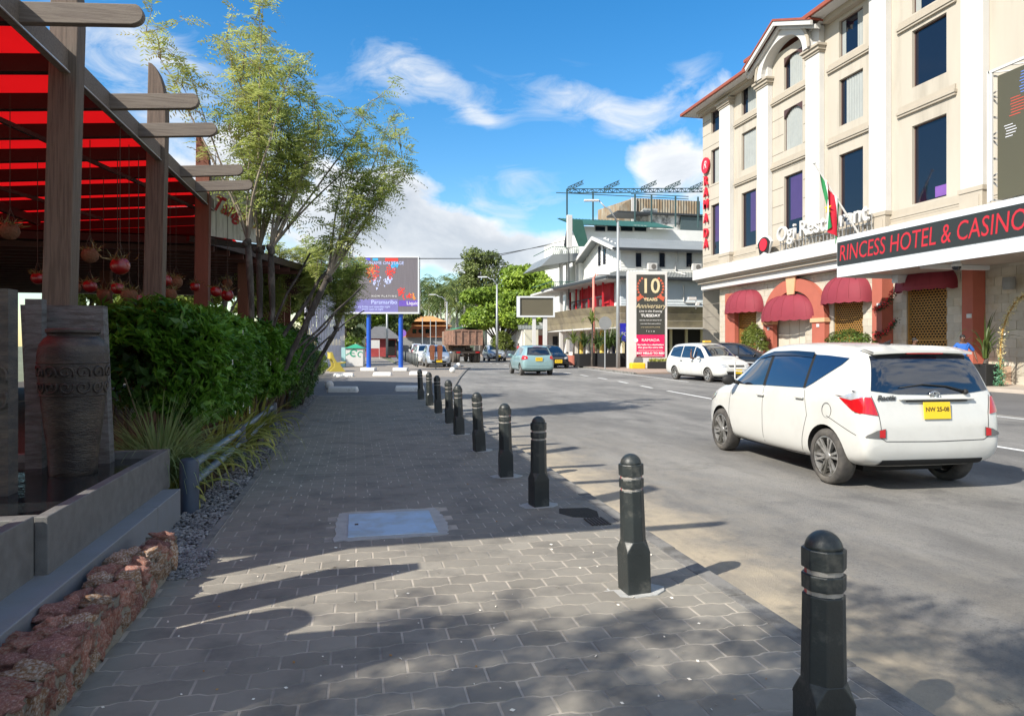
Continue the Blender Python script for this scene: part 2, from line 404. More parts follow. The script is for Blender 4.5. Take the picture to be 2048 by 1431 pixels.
# the hotel forecourt and the pavement opposite
sheet('forecourt', lambda y: KR(y)+.02, lambda y: 21.0, -.11, -.035, mat('forecourt_asphalt', (.13, .125, .12), .85, var=.2, scale=.7, bump=.4, bscale=120, coords='World'), ys=[-5, 14, 20, 27, 33, 36])
kind(MB().box(21.0, 24.2, -5, 46, -.11, .08).build('hotel_pavement', mat('terrazzo', (.42, .36, .30), .8, var=.15, scale=1, bump=.1, coords='World'), bevel=.02), 'structure')
sheet('opposite_pavement', lambda y: KR(y)+.03, lambda y: 24., -.11, .05, mat('opposite_paving', (.33, .25, .2), .9, var=.2, scale=.8, bump=.2, bscale=60, coords='World'), ys=[36.1, 38, 42, 46, 50, 60, 70, 90, 120, 160])
sheet('opposite_kerb', lambda y: KR(y)-.1, lambda y: KR(y)+.02, -.11, .055, M_KERB, ys=[36.05, 38, 42, 46, 50, 60, 70, 90, 120, 160])
# kerb strip of our pavement: separate stones near, one strip far
kerb = kind(MB().box(2.17, 2.3, -5, -2, -.11, -.002).build('kerb', M_KERB), 'structure')
yk = -2.
while yk < 16:
    b = MB(); L_ = .98; xr = KL(yk+.5); dz = rng.normal()*.002
    b.box(xr-.13, xr, yk+.006, yk+L_-.006, -.11, .001+dz); b.build('kerb_stone', M_KERB, kerb, bevel=.008); yk += L_
sheet('far_kerb', lambda y: KL(y)-.14, lambda y: KL(y), -.11, .0, M_KERB, ys=[yk, 17, 19, 21, 24, 26, 30, 34, 38, 42, 46, 49, 54, 60])
sheet('sidewalk', lambda y: -1.1 if y > 5.2 else -1.22, lambda y: KL(y)-.13, -.11, -.0026, M_JOINT, ys=[-5, 0, 5.15, 5.3, 10, 15, 17, 19, 21, 22])
sheet('driveway_crossing', lambda y: -3.4, lambda y: KL(y)-.14, -.11, -.004, M_DRIVE, ys=[22, 24, 26, 30, 34])
sheet('plaza', lambda y: -14., lambda y: KL(y)-.14, -.11, .0, M_PLAZA, ys=[34, 38, 42, 46, 49, 54, 60])
sheet('parking_lane', lambda y: 3.2+.03*(y-50), lambda y: KL(y)+1.2, -.11, -.03, M_DRIVE, ys=[60.01, 70, 90, 120])
kind(MB().box(-16, 3.2, 60.02, 125, -.11, .001).build('plaza_far_end', M_PLAZA), 'structure')
kind(MB().box(-16., -1.1, -5, 34, -.11, -.03).build('planting_bed', M_SOIL), 'structure')
# narrow edging between pavers and gravel
kind(MB().box(-1.16, -1.1, 5.35, 22, -.05, .006).build('edging_strip', M_KERB), 'structure')

# ---- pavers: wavy interlocking concrete blocks
PLN, PWD, AMP = .2365, .166, .0095
def paver_mesh(x0=-.5, x1=.5, nm='paver'):
    # boundary wave of period L: bulging up over the block's own centre
    def wave(t):          # t in units of L, 0 = block centre
        t = abs(((t+.5) % 1.)-.5)
        return AMP if t < .17 else (-AMP if t > .33 else AMP*(1-2*(t-.17)/.16))
    ts = [t for t in (-.5, -.33, -.17, 0, .17, .33, .5) if x0 < t < x1]; ts = [x0]+ts+[x1]
    g = .0042
    top = [(t*PLN, PWD/2+wave(t)-g) for t in ts]; bot = [(t*PLN, -PWD/2-wave(t)+g) for t in ts]
    top[0] = (top[0][0]+g, top[0][1]); bot[0] = (bot[0][0]+g, bot[0][1]); top[-1] = (top[-1][0]-g, top[-1][1]); bot[-1] = (bot[-1][0]-g, bot[-1][1])
    poly = bot+top[::-1]; n = len(poly); cx = sum(p[0] for p in poly)/n
    inn = [(cx+(p[0]-cx)*.965, p[1]*.955) for p in poly]
    vs = [(p[0], p[1], -.03) for p in poly]+[(p[0], p[1], -.004) for p in poly]+[(p[0], p[1], 0) for p in inn]
    fs = [tuple(range(2*n, 3*n))]
    for i in range(n):
        j = (i+1) % n; fs += [(i, j, n+j, n+i), (n+i, n+j, 2*n+j, 2*n+i)]
    return vs, fs
def paver_me(x0, x1):
    b = MB(); b.add(*paver_mesh(x0, x1)); me = b.mesh('paver', M_PAVE); return me
ME_P = {}
SW = bpy.data.objects['sidewalk']
XL, XR = -1.098, 2.17
cnt = 0
stuff = MB()
row = 0; y = 1.2
while y < 21.9:
    xr = KL(y)-.13; XL = -1.098 if y > 5.35 else -1.212
    off = (row % 2)*.5
    k0 = math.floor((XL-0)/PLN)-1
    x = (k0+off)*PLN
    while x < xr+PLN:
        a, b_ = -.5, .5
        if x-PLN/2 < XL: a = (XL-x)/PLN
        if x+PLN/2 > xr: b_ = (xr-x)/PLN
        a = round(a, 2); b_ = round(b_, 2)
        if b_-a > .12 and not (-.15 < x < .74 and 5.6 < y < 6.55):
            if cnt < 300 and y > 2.15:
                key = (a, b_)
                if key not in ME_P: ME_P[key] = paver_me(a, b_)
                o = link(bpy.data.objects.new('paver', ME_P[key])); o.parent = SW; o.location = (x, y, rng.normal()*.0005)
                o.rotation_euler = (rng.normal()*.003, rng.normal()*.003, rng.normal()*.005); cnt += 1
            else:
                vs, fs = paver_mesh(a, b_); dz = rng.normal()*.0005
                stuff.add([(v[0]+x, v[1]+y, v[2]+dz) for v in vs], fs)
        x += PLN
    row += 1; y += PWD
o = stuff.build('paver_field', M_PAVE, SW); kind(o, 'stuff')

# manhole cover in its patched frame
b = MB(); ring = [(-.16, 5.60), (.3, 5.61), (.73, 5.62), (.76, 5.9), (.75, 6.3), (.72, 6.56), (.3, 6.57), (-.14, 6.53), (-.17, 6.2)]
mh = thing('manhole_cover', 'blue grey steel access cover in a rough concrete frame set in the pavers', 'manhole', (.3, 6.07, 0))
rr = []
for i in range(len(ring)):
    p, q = ring[i], ring[(i+1) % len(ring)]
    for k in range(8): 
        t = k/8; rr.append((p[0]+(q[0]-p[0])*t+rng.normal()*.008, p[1]+(q[1]-p[1])*t+rng.normal()*.008))
b.prism(rr, -.05, .003); b.build('frame', mat('patch_mortar', (.42, .42, .40), .95, var=.2, scale=12, bump=.7, bscale=60), mh)
MB().box(-.065, .655, 5.69, 6.455, -.02, .009).build('plate', mat('galvanised_plate', (.46, .57, .68), .55, .35, var=.15, scale=4, bump=.05, col2=(.42, .47, .5), c2scale=3, rvar=.12), mh, bevel=.004)
MB().box(-.01, .02, 6.05, 6.09, .009, .012).build('lifting_slot', mat('rust_slot', (.08, .05, .04), .8), mh)
dr = thing('gutter_drain', 'broken gutter drain with crumbled mortar beside the third bollard', 'drain', (2.05, 5.9, 0))
b = MB(); b.prism([(1.88, 5.95), (2.1, 5.88), (2.16, 6.1), (2.12, 6.25), (1.85, 6.28), (1.8, 6.1)], .0, .004); b.build('hole', mat('drain_dark', (.03, .028, .022), .95, bump=.9, bscale=60), dr)
b = MB()
for i in range(6): b.box(1.95+i*.03, 1.968+i*.03, 5.62, 5.86, .0, .012)
b.build('grate', mat('old_iron', (.09, .08, .07), .8, .3, bump=.4), dr)

# fallen petals and leaves
b = MB(); b2 = MB(); 
for i in range(420):
    y = 2.3+rng.random()**1.6*15; x = rng.uniform(-1.05, 2.1); s = rng.uniform(.005, .012)*(1+y*.04)*(1.5 if rng.random() < .12 else 1); a = rng.random()*6.3
    t = b if rng.random() < .85 else b2
    c, s_ = math.cos(a)*s, math.sin(a)*s
    t.add([(x+c, y+s_, .004+s*.3), (x-s_*.45, y+c*.45, .003), (x-c, y-s_, .005), (x+s_*.45, y-c*.45, .0045+s*.4)], [(0, 1, 2), (0, 2, 3)])
kind(b.build('fallen_petals', mat('petal', (.75, .70, .60), .8)), 'stuff')
kind(b2.build('fallen_leaves', mat('dry_leaf', (.35, .2, .07), .8, var=.3)), 'stuff')

# lane markings
def line_piece(y0, y1, fx, w=.12, nm='lane_line'):
    ys = [y0+(y1-y0)*i/6 for i in range(7)]
    b = MB()
    for q in ys: b.v += [(fx(q)-w/2, q, -.046), (fx(q)+w/2, q, -.046)]
    for i in range(6): b.f.append((2*i, 2*i+1, 2*i+3, 2*i+2)); b.mi.append(0)
    return kind(b.build(nm, M_WHITE), 'structure')
line_piece(-3, 22.6, CLN, nm='centre_line')
yy = 24.2
while yy < 120: line_piece(yy, yy+1.5, CLN, nm='centre_line_dash'); yy += 3.4
line_piece(28, 120, lambda y: KR(y)-.45, .1, 'edge_line')
line_piece(6, 13, lambda y: 13.9, .1, 'edge_line')

# ------------------------------------------------------------ bollards
M_BOL = mat('bollard_paint', (.022, .027, .027), .42, var=.3, scale=5, bump=.12, bscale=60, col2=(.085, .085, .075), c2scale=7, c2lo=.55, c2hi=.70, rvar=.15)
M_BW = mat('reflector_white', (.30, .28, .25), .5, var=.2, scale=20); M_BR = mat('reflector_red', (.30, .02, .03), .4, var=.1, scale=20)
def ring8(r0, z0, r1, z1): return [(r0, z0), (r1, z1)]
def make_bollard():
    t = thing('bollard', 'x', 'bollard', (0, 0, 0), 0, 'black bollards along the kerb')
    b = MB(); Q = .077
    sq = [(-Q, -Q), (Q, -Q), (Q, Q), (-Q, Q)]
    b.prism(sq, 0, .255)
    # chamfer from square foot to octagonal shaft
    oc = lambda r, z: [(r/math.cos(PI/8)*math.cos(PI/8+k*PI/4), r/math.cos(PI/8)*math.sin(PI/8+k*PI/4), z) for k in range(8)]
    o0 = oc(.0745, .32); s0 = [(Q, Q, .255), (-Q, Q, .255), (-Q, -Q, .255), (Q, -Q, .255)]
    b.add(s0+o0, [(0, 5, 4), (0, 1, 6, 5), (1, 7, 6), (1, 2, 8, 7), (2, 9, 8), (2, 3, 10, 9), (3, 11, 10), (3, 0, 4, 11), (4, 5, 6, 7, 8, 9, 10, 11)])
    def coll(segs, n=8):
        for (r0, z0), (r1, z1) in segs:
            b.lathe([(r0/math.cos(PI/8) if n == 8 else r0, z0), (r1/math.cos(PI/8) if n == 8 else r1, z1)], n, rot=PI/8)
    coll([((.0735, .31), (.069, .627)), ((.071, .643), (.072, .7)), ((.072, .718), (.0725, .79))])
    b.build('post', M_BOL, t, w=False, bevel=.005)
    d = MB(); d.lathe([(.066*math.cos(a), .786+.066*math.sin(a)) for a in [i*PI/2/7*.999 for i in range(8)]], 20)
    d.build('dome', M_BOL, t, w=False, smooth=True)
    for z0, z1 in ((.624, .645), (.698, .72)):
        g = MB(); n = 16
        g.lathe([(.066, z0), (.066, z1)], n, capb=False, capt=False)
        for i in range(len(g.f)): g.mi[i] = 1 if (i % n) in (14, 15, 6, 7) else 0
        g.build('reflector_band', [M_BW, M_BR], t, w=False)
    f = MB(); pts = [( (.17+rng.normal()*.012)*math.cos(k*PI/7)*(1.1), (.14+rng.normal()*.012)*math.sin(k*PI/7)) for k in range(14)]
    f.prism(pts, -.02, .0035); f.build('mortar_bed', MATS['patch_mortar'], t, w=False)
    return t
bol = make_bollard()
BP = [((1.646, 2.22), (0, 0), 'nearest black bollard, cut off by the bottom edge of the view'), ((1.69, 4.08), (.0, -.02), 'second nearest black bollard, leaning slightly, with pale mortar at its foot'),
      ((1.70, 6.455), (0, 0), 'black bollard beside the broken drain, third from the front'), ((1.705, 7.97), (0, .0), 'black bollard fourth from the front, just beyond the manhole cover'),
      ((1.745, 9.99), (.02, -.05), 'fifth black bollard, leaning towards the planting bed'), ((1.725, 11.9), (0, -.03), 'sixth black bollard from the front'),
      ((1.80, 13.7), (0, -.02), 'seventh black bollard from the front'), ((1.82, 15.8), (0, -.05), 'third bollard from the far end of the near row'),
      ((1.83, 17.8), (0, -.03), 'last bollard but one of the near row'), ((1.80, 19.9), (0, -.03), 'farthest black bollard of the near row, before the white wheel stops')]
for i, (p, tl, lb) in enumerate(BP):
    t = bol if i == 0 else copy_tree(bol)
    t.location = (p[0], p[1], 0); t.rotation_euler = (tl[0]+rng.normal()*.012, tl[1]+rng.normal()*.012, rng.normal()*.12+.1); t['label'] = lb

# wheel stops of white painted concrete
M_WP = mat('white_painted_concrete', (.72, .71, .68), .8, var=.1, scale=5, bump=.25, bscale=30, col2=(.5, .48, .43), c2scale=6, c2lo=.56, c2hi=.7)
def stop(u0, u1, v, lab, h=.2, dz=0.):
    x0, y0 = G(u0, v); x1, y1 = G(u1, v); L_ = math.hypot(x1-x0, y1-y0)
    b = MB(); n = 12
    def f(s, q):
        x = (s-.5)*L_; e = min(1, max(.02, (1-abs(2*s-1))*L_/.12)); r = math.sqrt(1-(1-e)**2)
        a = PI*q; return (x, -math.cos(a)*.16*(.55+.45*r), math.sin(a)**.6*h*r-.01)
    b.grid(f, 24, 10); o = b.build('wheel_stop', M_WP, smooth=True); o.location = ((x0+x1)/2, (y0+y1)/2+.1, dz); o.rotation_euler = (0, 0, math.atan2(y1-y0, x1-x0))
    return tag(o, lab, 'wheel stop', 'white concrete wheel stops')
stop(655, 717, 784, 'white rounded wheel stop with a white concrete ball at its left end')
stop(790, 850, 782, 'white rounded wheel stop partly behind the farthest near bollards')
stop(667, 708, 753, 'white wheel stop across the driveway, nearest the hedge', .19)
stop(746, 784, 751, 'white wheel stop between the two blue billboard posts', .19)
stop(819, 857, 749, 'white wheel stop right of the blue billboard posts', .19)
stop(748, 764, 707, 'small distant white wheel stop below the white notice board', .25)
stop(779, 790, 707, 'small distant white wheel stop near the far lamp post', .25)
def ball(u, v, r, lab, grp=None):
    x, y = G(u, v); b = MB(); b.sphere((0, 0, r*.9), r, 18, 12); o = b.build('concrete_ball', M_WP, smooth=True); o.location = (x, y, 0); tag(o, lab, 'concrete ball', grp)
ball(658, 778, .16, 'white concrete ball beside the wheel stop next to the hedge')
for i, (u, v) in enumerate([(905, 745), (912, 738), (917, 734)]):
    ball(u, v, .17, ['nearest white ball at the end of the kerb before the dump truck', 'middle white ball at the kerb end before the dump truck', 'farthest white ball at the kerb end before the dump truck'][i], 'white balls at the kerb end')

# ------------------------------------------------------------ gravel strip
def rock_verts(sub, amp, seed, freq=1.):
    bm = bmesh.new(); bmesh.ops.create_icosphere(bm, subdivisions=sub, radius=1)
    for v in bm.verts:
        n = v.co.normalized(); k = 1+amp*noise.noise(n*1.3*freq+Vector((seed*3.1, 0, 0)))*1.6+amp*.5*noise.noise(n*3.1*freq+Vector((0, seed*2.2, 0)))
        q = noise.cell(n*2.+Vector((seed, 0, 0)))
        v.co = n*k*(1+amp*.25*(q-.5))
    vs = np.array([v.co[:] for v in bm.verts]); fs = [tuple(v.index for v in f.verts) for f in bm.faces]; bm.free(); return vs, fs
def scatter_rocks(name, pts, sizes, m, flat=.65, kindname='stuff'):
    protos = [rock_verts(1, .35, i*1.7) for i in range(6)]
    V = []; F = []; base = 0
    for (x, y, z), s in zip(pts, sizes):
        vs, fs = protos[rng.integers(6)]; a = rng.random()*6.28; c, sn = math.cos(a), math.sin(a); sx, sy = s*rng.uniform(.7, 1.3), s*rng.uniform(.7, 1.3)
        w = vs*np.array([sx, sy, s*flat]); w = np.stack([w[:, 0]*c-w[:, 1]*sn+x, w[:, 0]*sn+w[:, 1]*c+y, w[:, 2]+z], 1)
        V.append(w); F += [(f[0]+base, f[1]+base, f[2]+base) for f in fs]; base += len(vs)
    me = bpy.data.meshes.new(name); me.from_pydata(np.concatenate(V).tolist(), [], F); me.materials.append(m)
    o = bpy.data.objects.new(name, me); link(o); return kind(o, kindname)
def gravel_mat(nm, a, b_):
    m = leafmat(nm, a, b_, 0., .8, 4.); return m
pts = []; sz = []
for i in range(6500):
    y = 5.2+rng.random()**1.5*17; 
    pts.append((rng.uniform(-1.52, -1.17), y, -.02+rng.random()*.025)); sz.append(rng.uniform(.009, .02)*(1+.03*y))
for i in range(350):
    pts.append((rng.uniform(-1.2, -1.0), rng.uniform(4.9, 5.6), .005)); sz.append(rng.uniform(.008, .018))
scatter_rocks('gravel', pts, sz, gravel_mat('gravel_stone', (.05, .05, .055), (.36, .35, .34)))

# ------------------------------------------------------------ rubble stone edging wall
M_ROCK = mat('red_rock', (.42, .16, .11), .85, var=.35, scale=5, bump=.9, bscale=22, col2=(.55, .38, .30), c2scale=7, c2lo=.45, c2hi=.62, rnd=.3)
M_ROCK2 = mat('ochre_rock', (.42, .22, .11), .85, var=.35, scale=6, bump=.9, bscale=22, col2=(.6, .52, .44), c2scale=6, c2lo=.45, c2hi=.6, rnd=.3)
M_ROCK3 = mat('purple_rock', (.30, .13, .10), .85, var=.35, scale=6, bump=.9, bscale=22, col2=(.48, .3, .26), c2scale=8, c2lo=.5, c2hi=.62, rnd=.3)
sw = thing('stone_wall', 'low rubble wall of red and ochre stones in grey mortar along the fountain', 'wall', (-1.3, 3.4, 0))
b = MB(); b.grid(lambda s, q: (lambda y, w: (-1.215-w*(1-abs(2*q-1)*0)*(q), y, .205-.02*math.sin(q*PI)*0+.02*noise.noise(Vector((y*5, q*4, 0)))))(1.4+s*3.8, .36-.2*s), 60, 8)
for x_, y0, y1 in ((-1.2, 1.4, 5.2),):
    b.grid(lambda s, q: (-1.2-.015*q+.014*noise.noise(Vector((s*20, q*3, 5))), y0+(y1-y0)*s, .225*q-.01), 90, 6)
b.grid(lambda s, q: (-1.2-.2*s, 5.2+.01*noise.noise(Vector((s*6, q*4, 9))), .225*q-.01), 6, 6)
b.build('mortar', mat('rubble_mortar', (.27, .24, .19), .95, var=.25, scale=14, bump=1., bscale=45), sw, smooth=True)
rocks = [rock_verts(3, .38, i*2.3+1, 1.5) for i in range(9)]
RM = []
for i, (vs, fs) in enumerate(rocks):
    for m in (M_ROCK, M_ROCK, M_ROCK2, M_ROCK3):
        me = bpy.data.meshes.new('stone'); me.from_pydata(vs.tolist(), [], fs); me.materials.append(m); me.shade_smooth(); RM.append(me)
def stone(x, y, z, sx, sy, sz_, rot=None):
    o = link(bpy.data.objects.new('stone', RM[rng.integers(len(RM))])); o.parent = sw
    o.location = (x+1.3, y-3.4, z); o.scale = (sx, sy, sz_); o.rotation_euler = rot or (rng.normal()*.25, rng.normal()*.2, rng.normal()*.3)
y = 1.5
while y < 5.15:                       # facing stones, two uneven courses
    w = rng.uniform(.075, .16)
    if rng.random() < .4: stone(-1.235, y+w/2, .105, .05, w*.55, .105)
    else:
        h = rng.uniform(.09, .13); stone(-1.235, y+w/2, h/2, .05, w*.56, h*.56); stone(-1.24, y+w/2+rng.normal()*.02, h+(.215-h)/2, .055, w*.55, (.215-h)*.6)
    y += w*.93
y = 1.5
while y < 5.15:                       # coping stones
    wid = .36-.2*(y-1.4)/3.8; w = rng.uniform(.10, .19); xx = -1.24
    while xx > -1.22-wid:
        d = rng.uniform(.09, .16); stone(xx-d/2+.03, y+w/2+rng.normal()*.015, .205+rng.normal()*.006, d*.58, w*.54, .045, (rng.normal()*.12, rng.normal()*.12, rng.normal()*.4)); xx -= d
    y += w*.88
for x_ in (-1.24, -1.33): stone(x_, 5.17, .1, .06, .05, .1)

# ------------------------------------------------------------ fountain basins, ledge, slabs and vases
M_GRAN = mat('grey_granite', (.15, .148, .142), .6, var=.22, scale=14, bump=.25, bscale=140, col2=(.125, .122, .117), c2scale=9, c2lo=.45, c2hi=.62, rvar=.1)
M_GRAN2 = mat('blue_ledge_stone', (.21, .22, .23), .55, var=.15, scale=5, bump=.1, bscale=80, col2=(.2, .21, .23), c2scale=5, c2lo=.45, c2hi=.62)
M_WATER = mat('basin_water', (.012, .014, .016), .04, var=0, spec=.8, bump=.12, bscale=7)
def basin(nm, lab, x1, y0, y1, ztop, z0=.24, x0=-3.1, wt=.07):
    t = thing(nm, lab, 'fountain', ((x0+x1)/2, (y0+y1)/2, 0), 0, 'granite fountain basins')
    b = MB(); b.box(x1-wt, x1, y0, y1, z0, ztop); b.build('side_wall', M_GRAN, t, bevel=.006)
    b = MB(); b.box(x0, x1-wt, y0, y0+wt, z0, ztop-.002); b.build('end_wall', M_GRAN, t, bevel=.006)
    b = MB(); b.box(x0, x1-wt, y1-wt, y1, z0, ztop-.002); b.build('end_wall', M_GRAN, t, bevel=.006)
    MB().box(x0, x1-wt, y0+wt, y1-wt, z0, ztop-.07).build('water', M_WATER, t)
    return t
basin('fountain_basin', 'grey granite water basin holding the carved vase, beside the grass tuft', -1.64, 4.28, 6.85, .59)
basin('fountain_basin', 'near grey granite water basin at the left edge, before the tall slab', -1.70, 1.2, 4.26, .60)
lg = MB(); lg.box(-3.2, -1.5, 1.0, 5.9, -.03, .27); lg.box(-3.2, -1.5, 5.905, 6.62, -.03, .27)
tag(lg.build('fountain_ledge', M_GRAN2, bevel=.006), 'smooth blue grey stone ledge running under the fountain basins', 'ledge')
# stacked-slate texture slabs
M_SLAB = mat('chiselled_slab', (.20, .195, .19), .75, var=.3, scale=6, bump=1., bscale=30, stretch=(1, 1, 5.5), col2=(.13, .12, .11), c2scale=5)
M_SLABD = mat('wet_slab', (.085, .078, .07), .42, var=.35, scale=5, bump=1., bscale=28, stretch=(1, 1, 5.), col2=(.14, .12, .095), c2scale=4, rvar=.15)
def swirl_band(t, f, z, s, n, m, w=.011, up=1, nm='swirl_relief'):
    b = MB()
    for i in range(n):
        u0 = (i+.5)/n
        pts = []
        for k in range(19):
            a = -.6+k*.42; r = s*(1-k/21); 
            pts.append(f(u0+math.cos(a)*r, z+up*math.sin(a)*r*1.))
        b.tube(pts, [w*(1-.3*k/19) for k in range(19)], 6)
    return b.build(nm, m, t, smooth=True)
def slab(nm, lab, x0, x1, y, z0, z1, th=.12, band=None, mm=None, lean=0):
    t = thing(nm, lab, 'stone slab', ((x0+x1)/2, y, z0), 0, 'textured stone slabs of the fountain')
    b = MB(); nx, nz = 16, 60
    def face(yy, sgn):
        def f(s, q):
            x = x0+(x1-x0)*s; z = z0+(z1-z0)*q; n = noise.noise(Vector((x*6, yy, z*26)))*.007+noise.noise(Vector((x*14, yy, z*50)))*.003
            e = 1 if 0 < s < 1 and 0 < q < 1 else 0
            return (x+lean*(1-q), yy+sgn*n*e, z)
        return f
    b.grid(face(y-th/2, 1), nx*2, nz); b.grid(face(y+th/2, 1), nx, nz)
    for xx, l in ((x0, 0), (x1, 0)):
        b.grid(lambda s, q: (xx+lean*(1-q), y-th/2+th*s, z0+(z1-z0)*q), 3, nz)
    b.add([(x0, y-th/2, z1), (x1, y-th/2, z1), (x1, y+th/2, z1), (x0, y+th/2, z1)], [(0, 1, 2, 3)])
    b.build('slab', mm or M_SLAB, t, auto=40)
    if band:
        W = x1-x0; cnt_ = 5
        for zz, up in band:
            swirl_band(t, lambda s, z: (x0+W*min(.99, max(.01, s*1.0)), y-th/2-.006, z), zz, .085, 6, mm or M_SLAB, .009, up)
    return t
(ax0, ay0) = AT(62, 5.55)
slab('carved_slab', 'tall chiselled slab with a swirl frieze at the left edge, water running down it', -3.15, -2.26, 5.35, .45, 1.90, .14, band=[(1.32, 1), (1.16, -1)], mm=M_SLABD)
slab('plain_slab', 'plain chiselled grey slab standing behind the carved vase', -2.72, -2.10, 6.62, .45, 1.86, .12, lean=.06)
slab('plain_slab', 'short slab behind the vase beside the nearest post', -2.62, -2.50, 6.45, .45, 1.90, .1)
slab('plain_slab', 'chiselled slab in the near basin outside the left edge of the view', -2.45, -1.85, 3.7, .45, 2.0, .14)
slab('plain_slab', 'broad chiselled slab farther back in the near basin, outside the view', -2.75, -1.88, 2.55, .45, 2.0, .3)
def vase(x, y, z0, s, lab, wet=True):
    t = thing('carved_vase', lab, 'vase', (x, y, z0), 0, 'tall dark fountain vases')
    pr = [(.17, 0), (.19, .02), (.205, .2), (.24, .45), (.27, .7), (.283, .85), (.284, .93), (.27, 1.0), (.235, 1.05), (.20, 1.075), (.205, 1.09), (.22, 1.10), (.22, 1.125), (.20, 1.13), (.175, 1.12), (.16, 1.05)]
    P2 = []
    for i in range(len(pr)-1):
        for k in range(5): P2.append((pr[i][0]+(pr[i+1][0]-pr[i][0])*k/5, pr[i][1]+(pr[i+1][1]-pr[i][1])*k/5))
    P2.append(pr[-1])
    b = MB(); b.lathe([(r*s*.84, z*s) for r, z in P2], 56, capt=False)
    for i, v in enumerate(b.v):
        v = Vector(v); k = 1+(.018*noise.noise(Vector((v.x*6, v.y*6, v.z*36)))+.008*noise.noise(v*34))*(1 if v.z < .72*s or 0 else .35); b.v[i] = (v.x*k, v.y*k, v.z)
    M = mat('vase_clay', (.034, .026, .022), .38, var=.35, scale=5, bump=.5, bscale=26, stretch=(1, 1, 3), col2=(.07, .055, .042), c2scale=4, rvar=.12)
    b.build('body', M, t, w=False, smooth=True)
    for zz, up, s_ in ((.80*s, 1, .055), (.69*s, -1, .055)):
        bb = MB()
        rr_ = lambda z: .84*s*float(np.interp(z/s, [p[1] for p in pr[:7]], [p[0] for p in pr[:7]]))+.002
        for i in range(13):
            a0 = 2*PI*i/13
            pts = []
            for k in range(19):
                a = -.6+k*.42; r = s_*(1-k/22)*s; z = zz+up*math.sin(a)*r; aa = a0+math.cos(a)*r/rr_(z); pts.append((rr_(z)*math.cos(aa), rr_(z)*math.sin(aa), z))
            bb.tube(pts, .0085, 6)
        bb.build('swirl_frieze', M, t, w=False, smooth=True)
    bb = MB()
    for zz in (.87, .625):
        R_ = .84*s*float(np.interp(zz, [p[1] for p in pr[:7]], [p[0] for p in pr[:7]]))+.001
        bb.tube([(R_*math.cos(a*PI/28), R_*math.sin(a*PI/28), zz*s) for a in range(57)], .006, 6, cap=False)
    bb.build('raised_ring', M, t, w=False, smooth=True)
    wb = MB(); wb.lathe([(.001, 1.1*s), (.15*s, 1.1*s)], 24, capb=False, capt=False); wb.build('water', M_WATER, t, w=False)
    fb = MB()
    for k in range(9): fb.sphere((rng.uniform(-.09, .09), rng.uniform(-.09, .07), 1.10*s+rng.random()*.015), rng.uniform(.015, .035), 8, 6, (1.3, 1, .7))
    fb.build('white_pebble', M_WP, t, w=False, smooth=True)
    return t
vx, vy = AT(147, 5.5)
vase(vx, vy, .50, 1.02, 'dark carved vase with a swirl frieze standing in the granite basin')
vase(-2.3, 3.1, .50, 1.02, 'dark carved vase in the near basin, outside the left edge of the view')
vase(-2.25, 1.9, .50, 1.02, 'second dark carved vase in the near basin, outside the view')
# ------------------------------------------------------------ restaurant terrace: posts, beams, red canvas
M_WOOD = mat('weathered_timber', (.14, .105, .078), .75, var=.12, scale=5, bump=.25, bscale=40, stretch=(9, 9, .35), col2=(.09, .066, .048), c2scale=6, rvar=.1)
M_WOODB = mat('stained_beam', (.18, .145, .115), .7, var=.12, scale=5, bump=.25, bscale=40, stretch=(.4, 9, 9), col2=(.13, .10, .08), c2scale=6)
M_DARKW = mat('dark_shaded_timber', (.018, .007, .005), .6, var=.25, scale=3, bump=.2, bscale=30)  # near-black colour carries the shade under the roof
M_REDP = mat('red_stained_post', (.16, .055, .03), .7, var=.25, scale=3, bump=.2, bscale=30, stretch=(6, 6, .6))
M_CANV = mat('red_canvas', (.60, .006, .008), .8, var=.06, scale=1, trans=.5)
RX0, RX1, RY0, RY1 = -13., -2.6, 3.25, 14.2
SL = .08
def rz(x): return 4.06+SL*(x+2.6)          # underside of the beams
terr = thing('terrace_roof', 'dark timber terrace pergola with red canvas between its beams, above the planting', 'pergola', (-2.6, 7.3, 0))
b = MB()
b.bar((-2.62, RY0, 4.14), (-2.62, RY1, 4.14), .07, .21); b.build('edge_beam', M_WOODB, terr, bevel=.004)
MB().bar((-2.575, RY0, 4.035), (-2.575, RY1, 4.035), .012, .012).build('light_cable', mat('cable_silver', (.6, .6, .6), .4, .5), terr)
def round_bar(y, x0, x1, th=.075, h=.165):
    # rounded end on the outer side, rising outward
    b = MB(); n = 9; zc = lambda x: rz(x)+h/2
    pts = [(x0, zc(x0)-h/2), (x1-h/2, zc(x1-h/2)-h/2)]+[(x1-h/2+math.sin(PI*k/n)*h/2*1.0, zc(x1)-math.cos(PI*k/n)*h/2) for k in range(1, n)]+[(x1-h/2, zc(x1-h/2)+h/2), (x0, zc(x0)+h/2)]
    b.prism(pts, y-th/2, y+th/2, 'y'); return b
k = 0; y = 3.16
PY = (7.28, 10.4, 13.45, 4.19)
while y < 23:
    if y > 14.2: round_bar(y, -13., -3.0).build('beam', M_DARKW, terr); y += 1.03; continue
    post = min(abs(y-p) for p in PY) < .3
    bb_ = MB(); bb_.bar((-13, y, rz(-13)+.085), (-2.66, y, rz(-2.66)+.085), .09, .165); bb_.build('beam', M_DARKW, terr)  # inner part coloured darker than beam_end, shade under the canvas painted in
    if not post: round_bar(y, -2.658, -1.69).build('beam_end', M_WOODB, terr, bevel=.006)
    y += 1.03
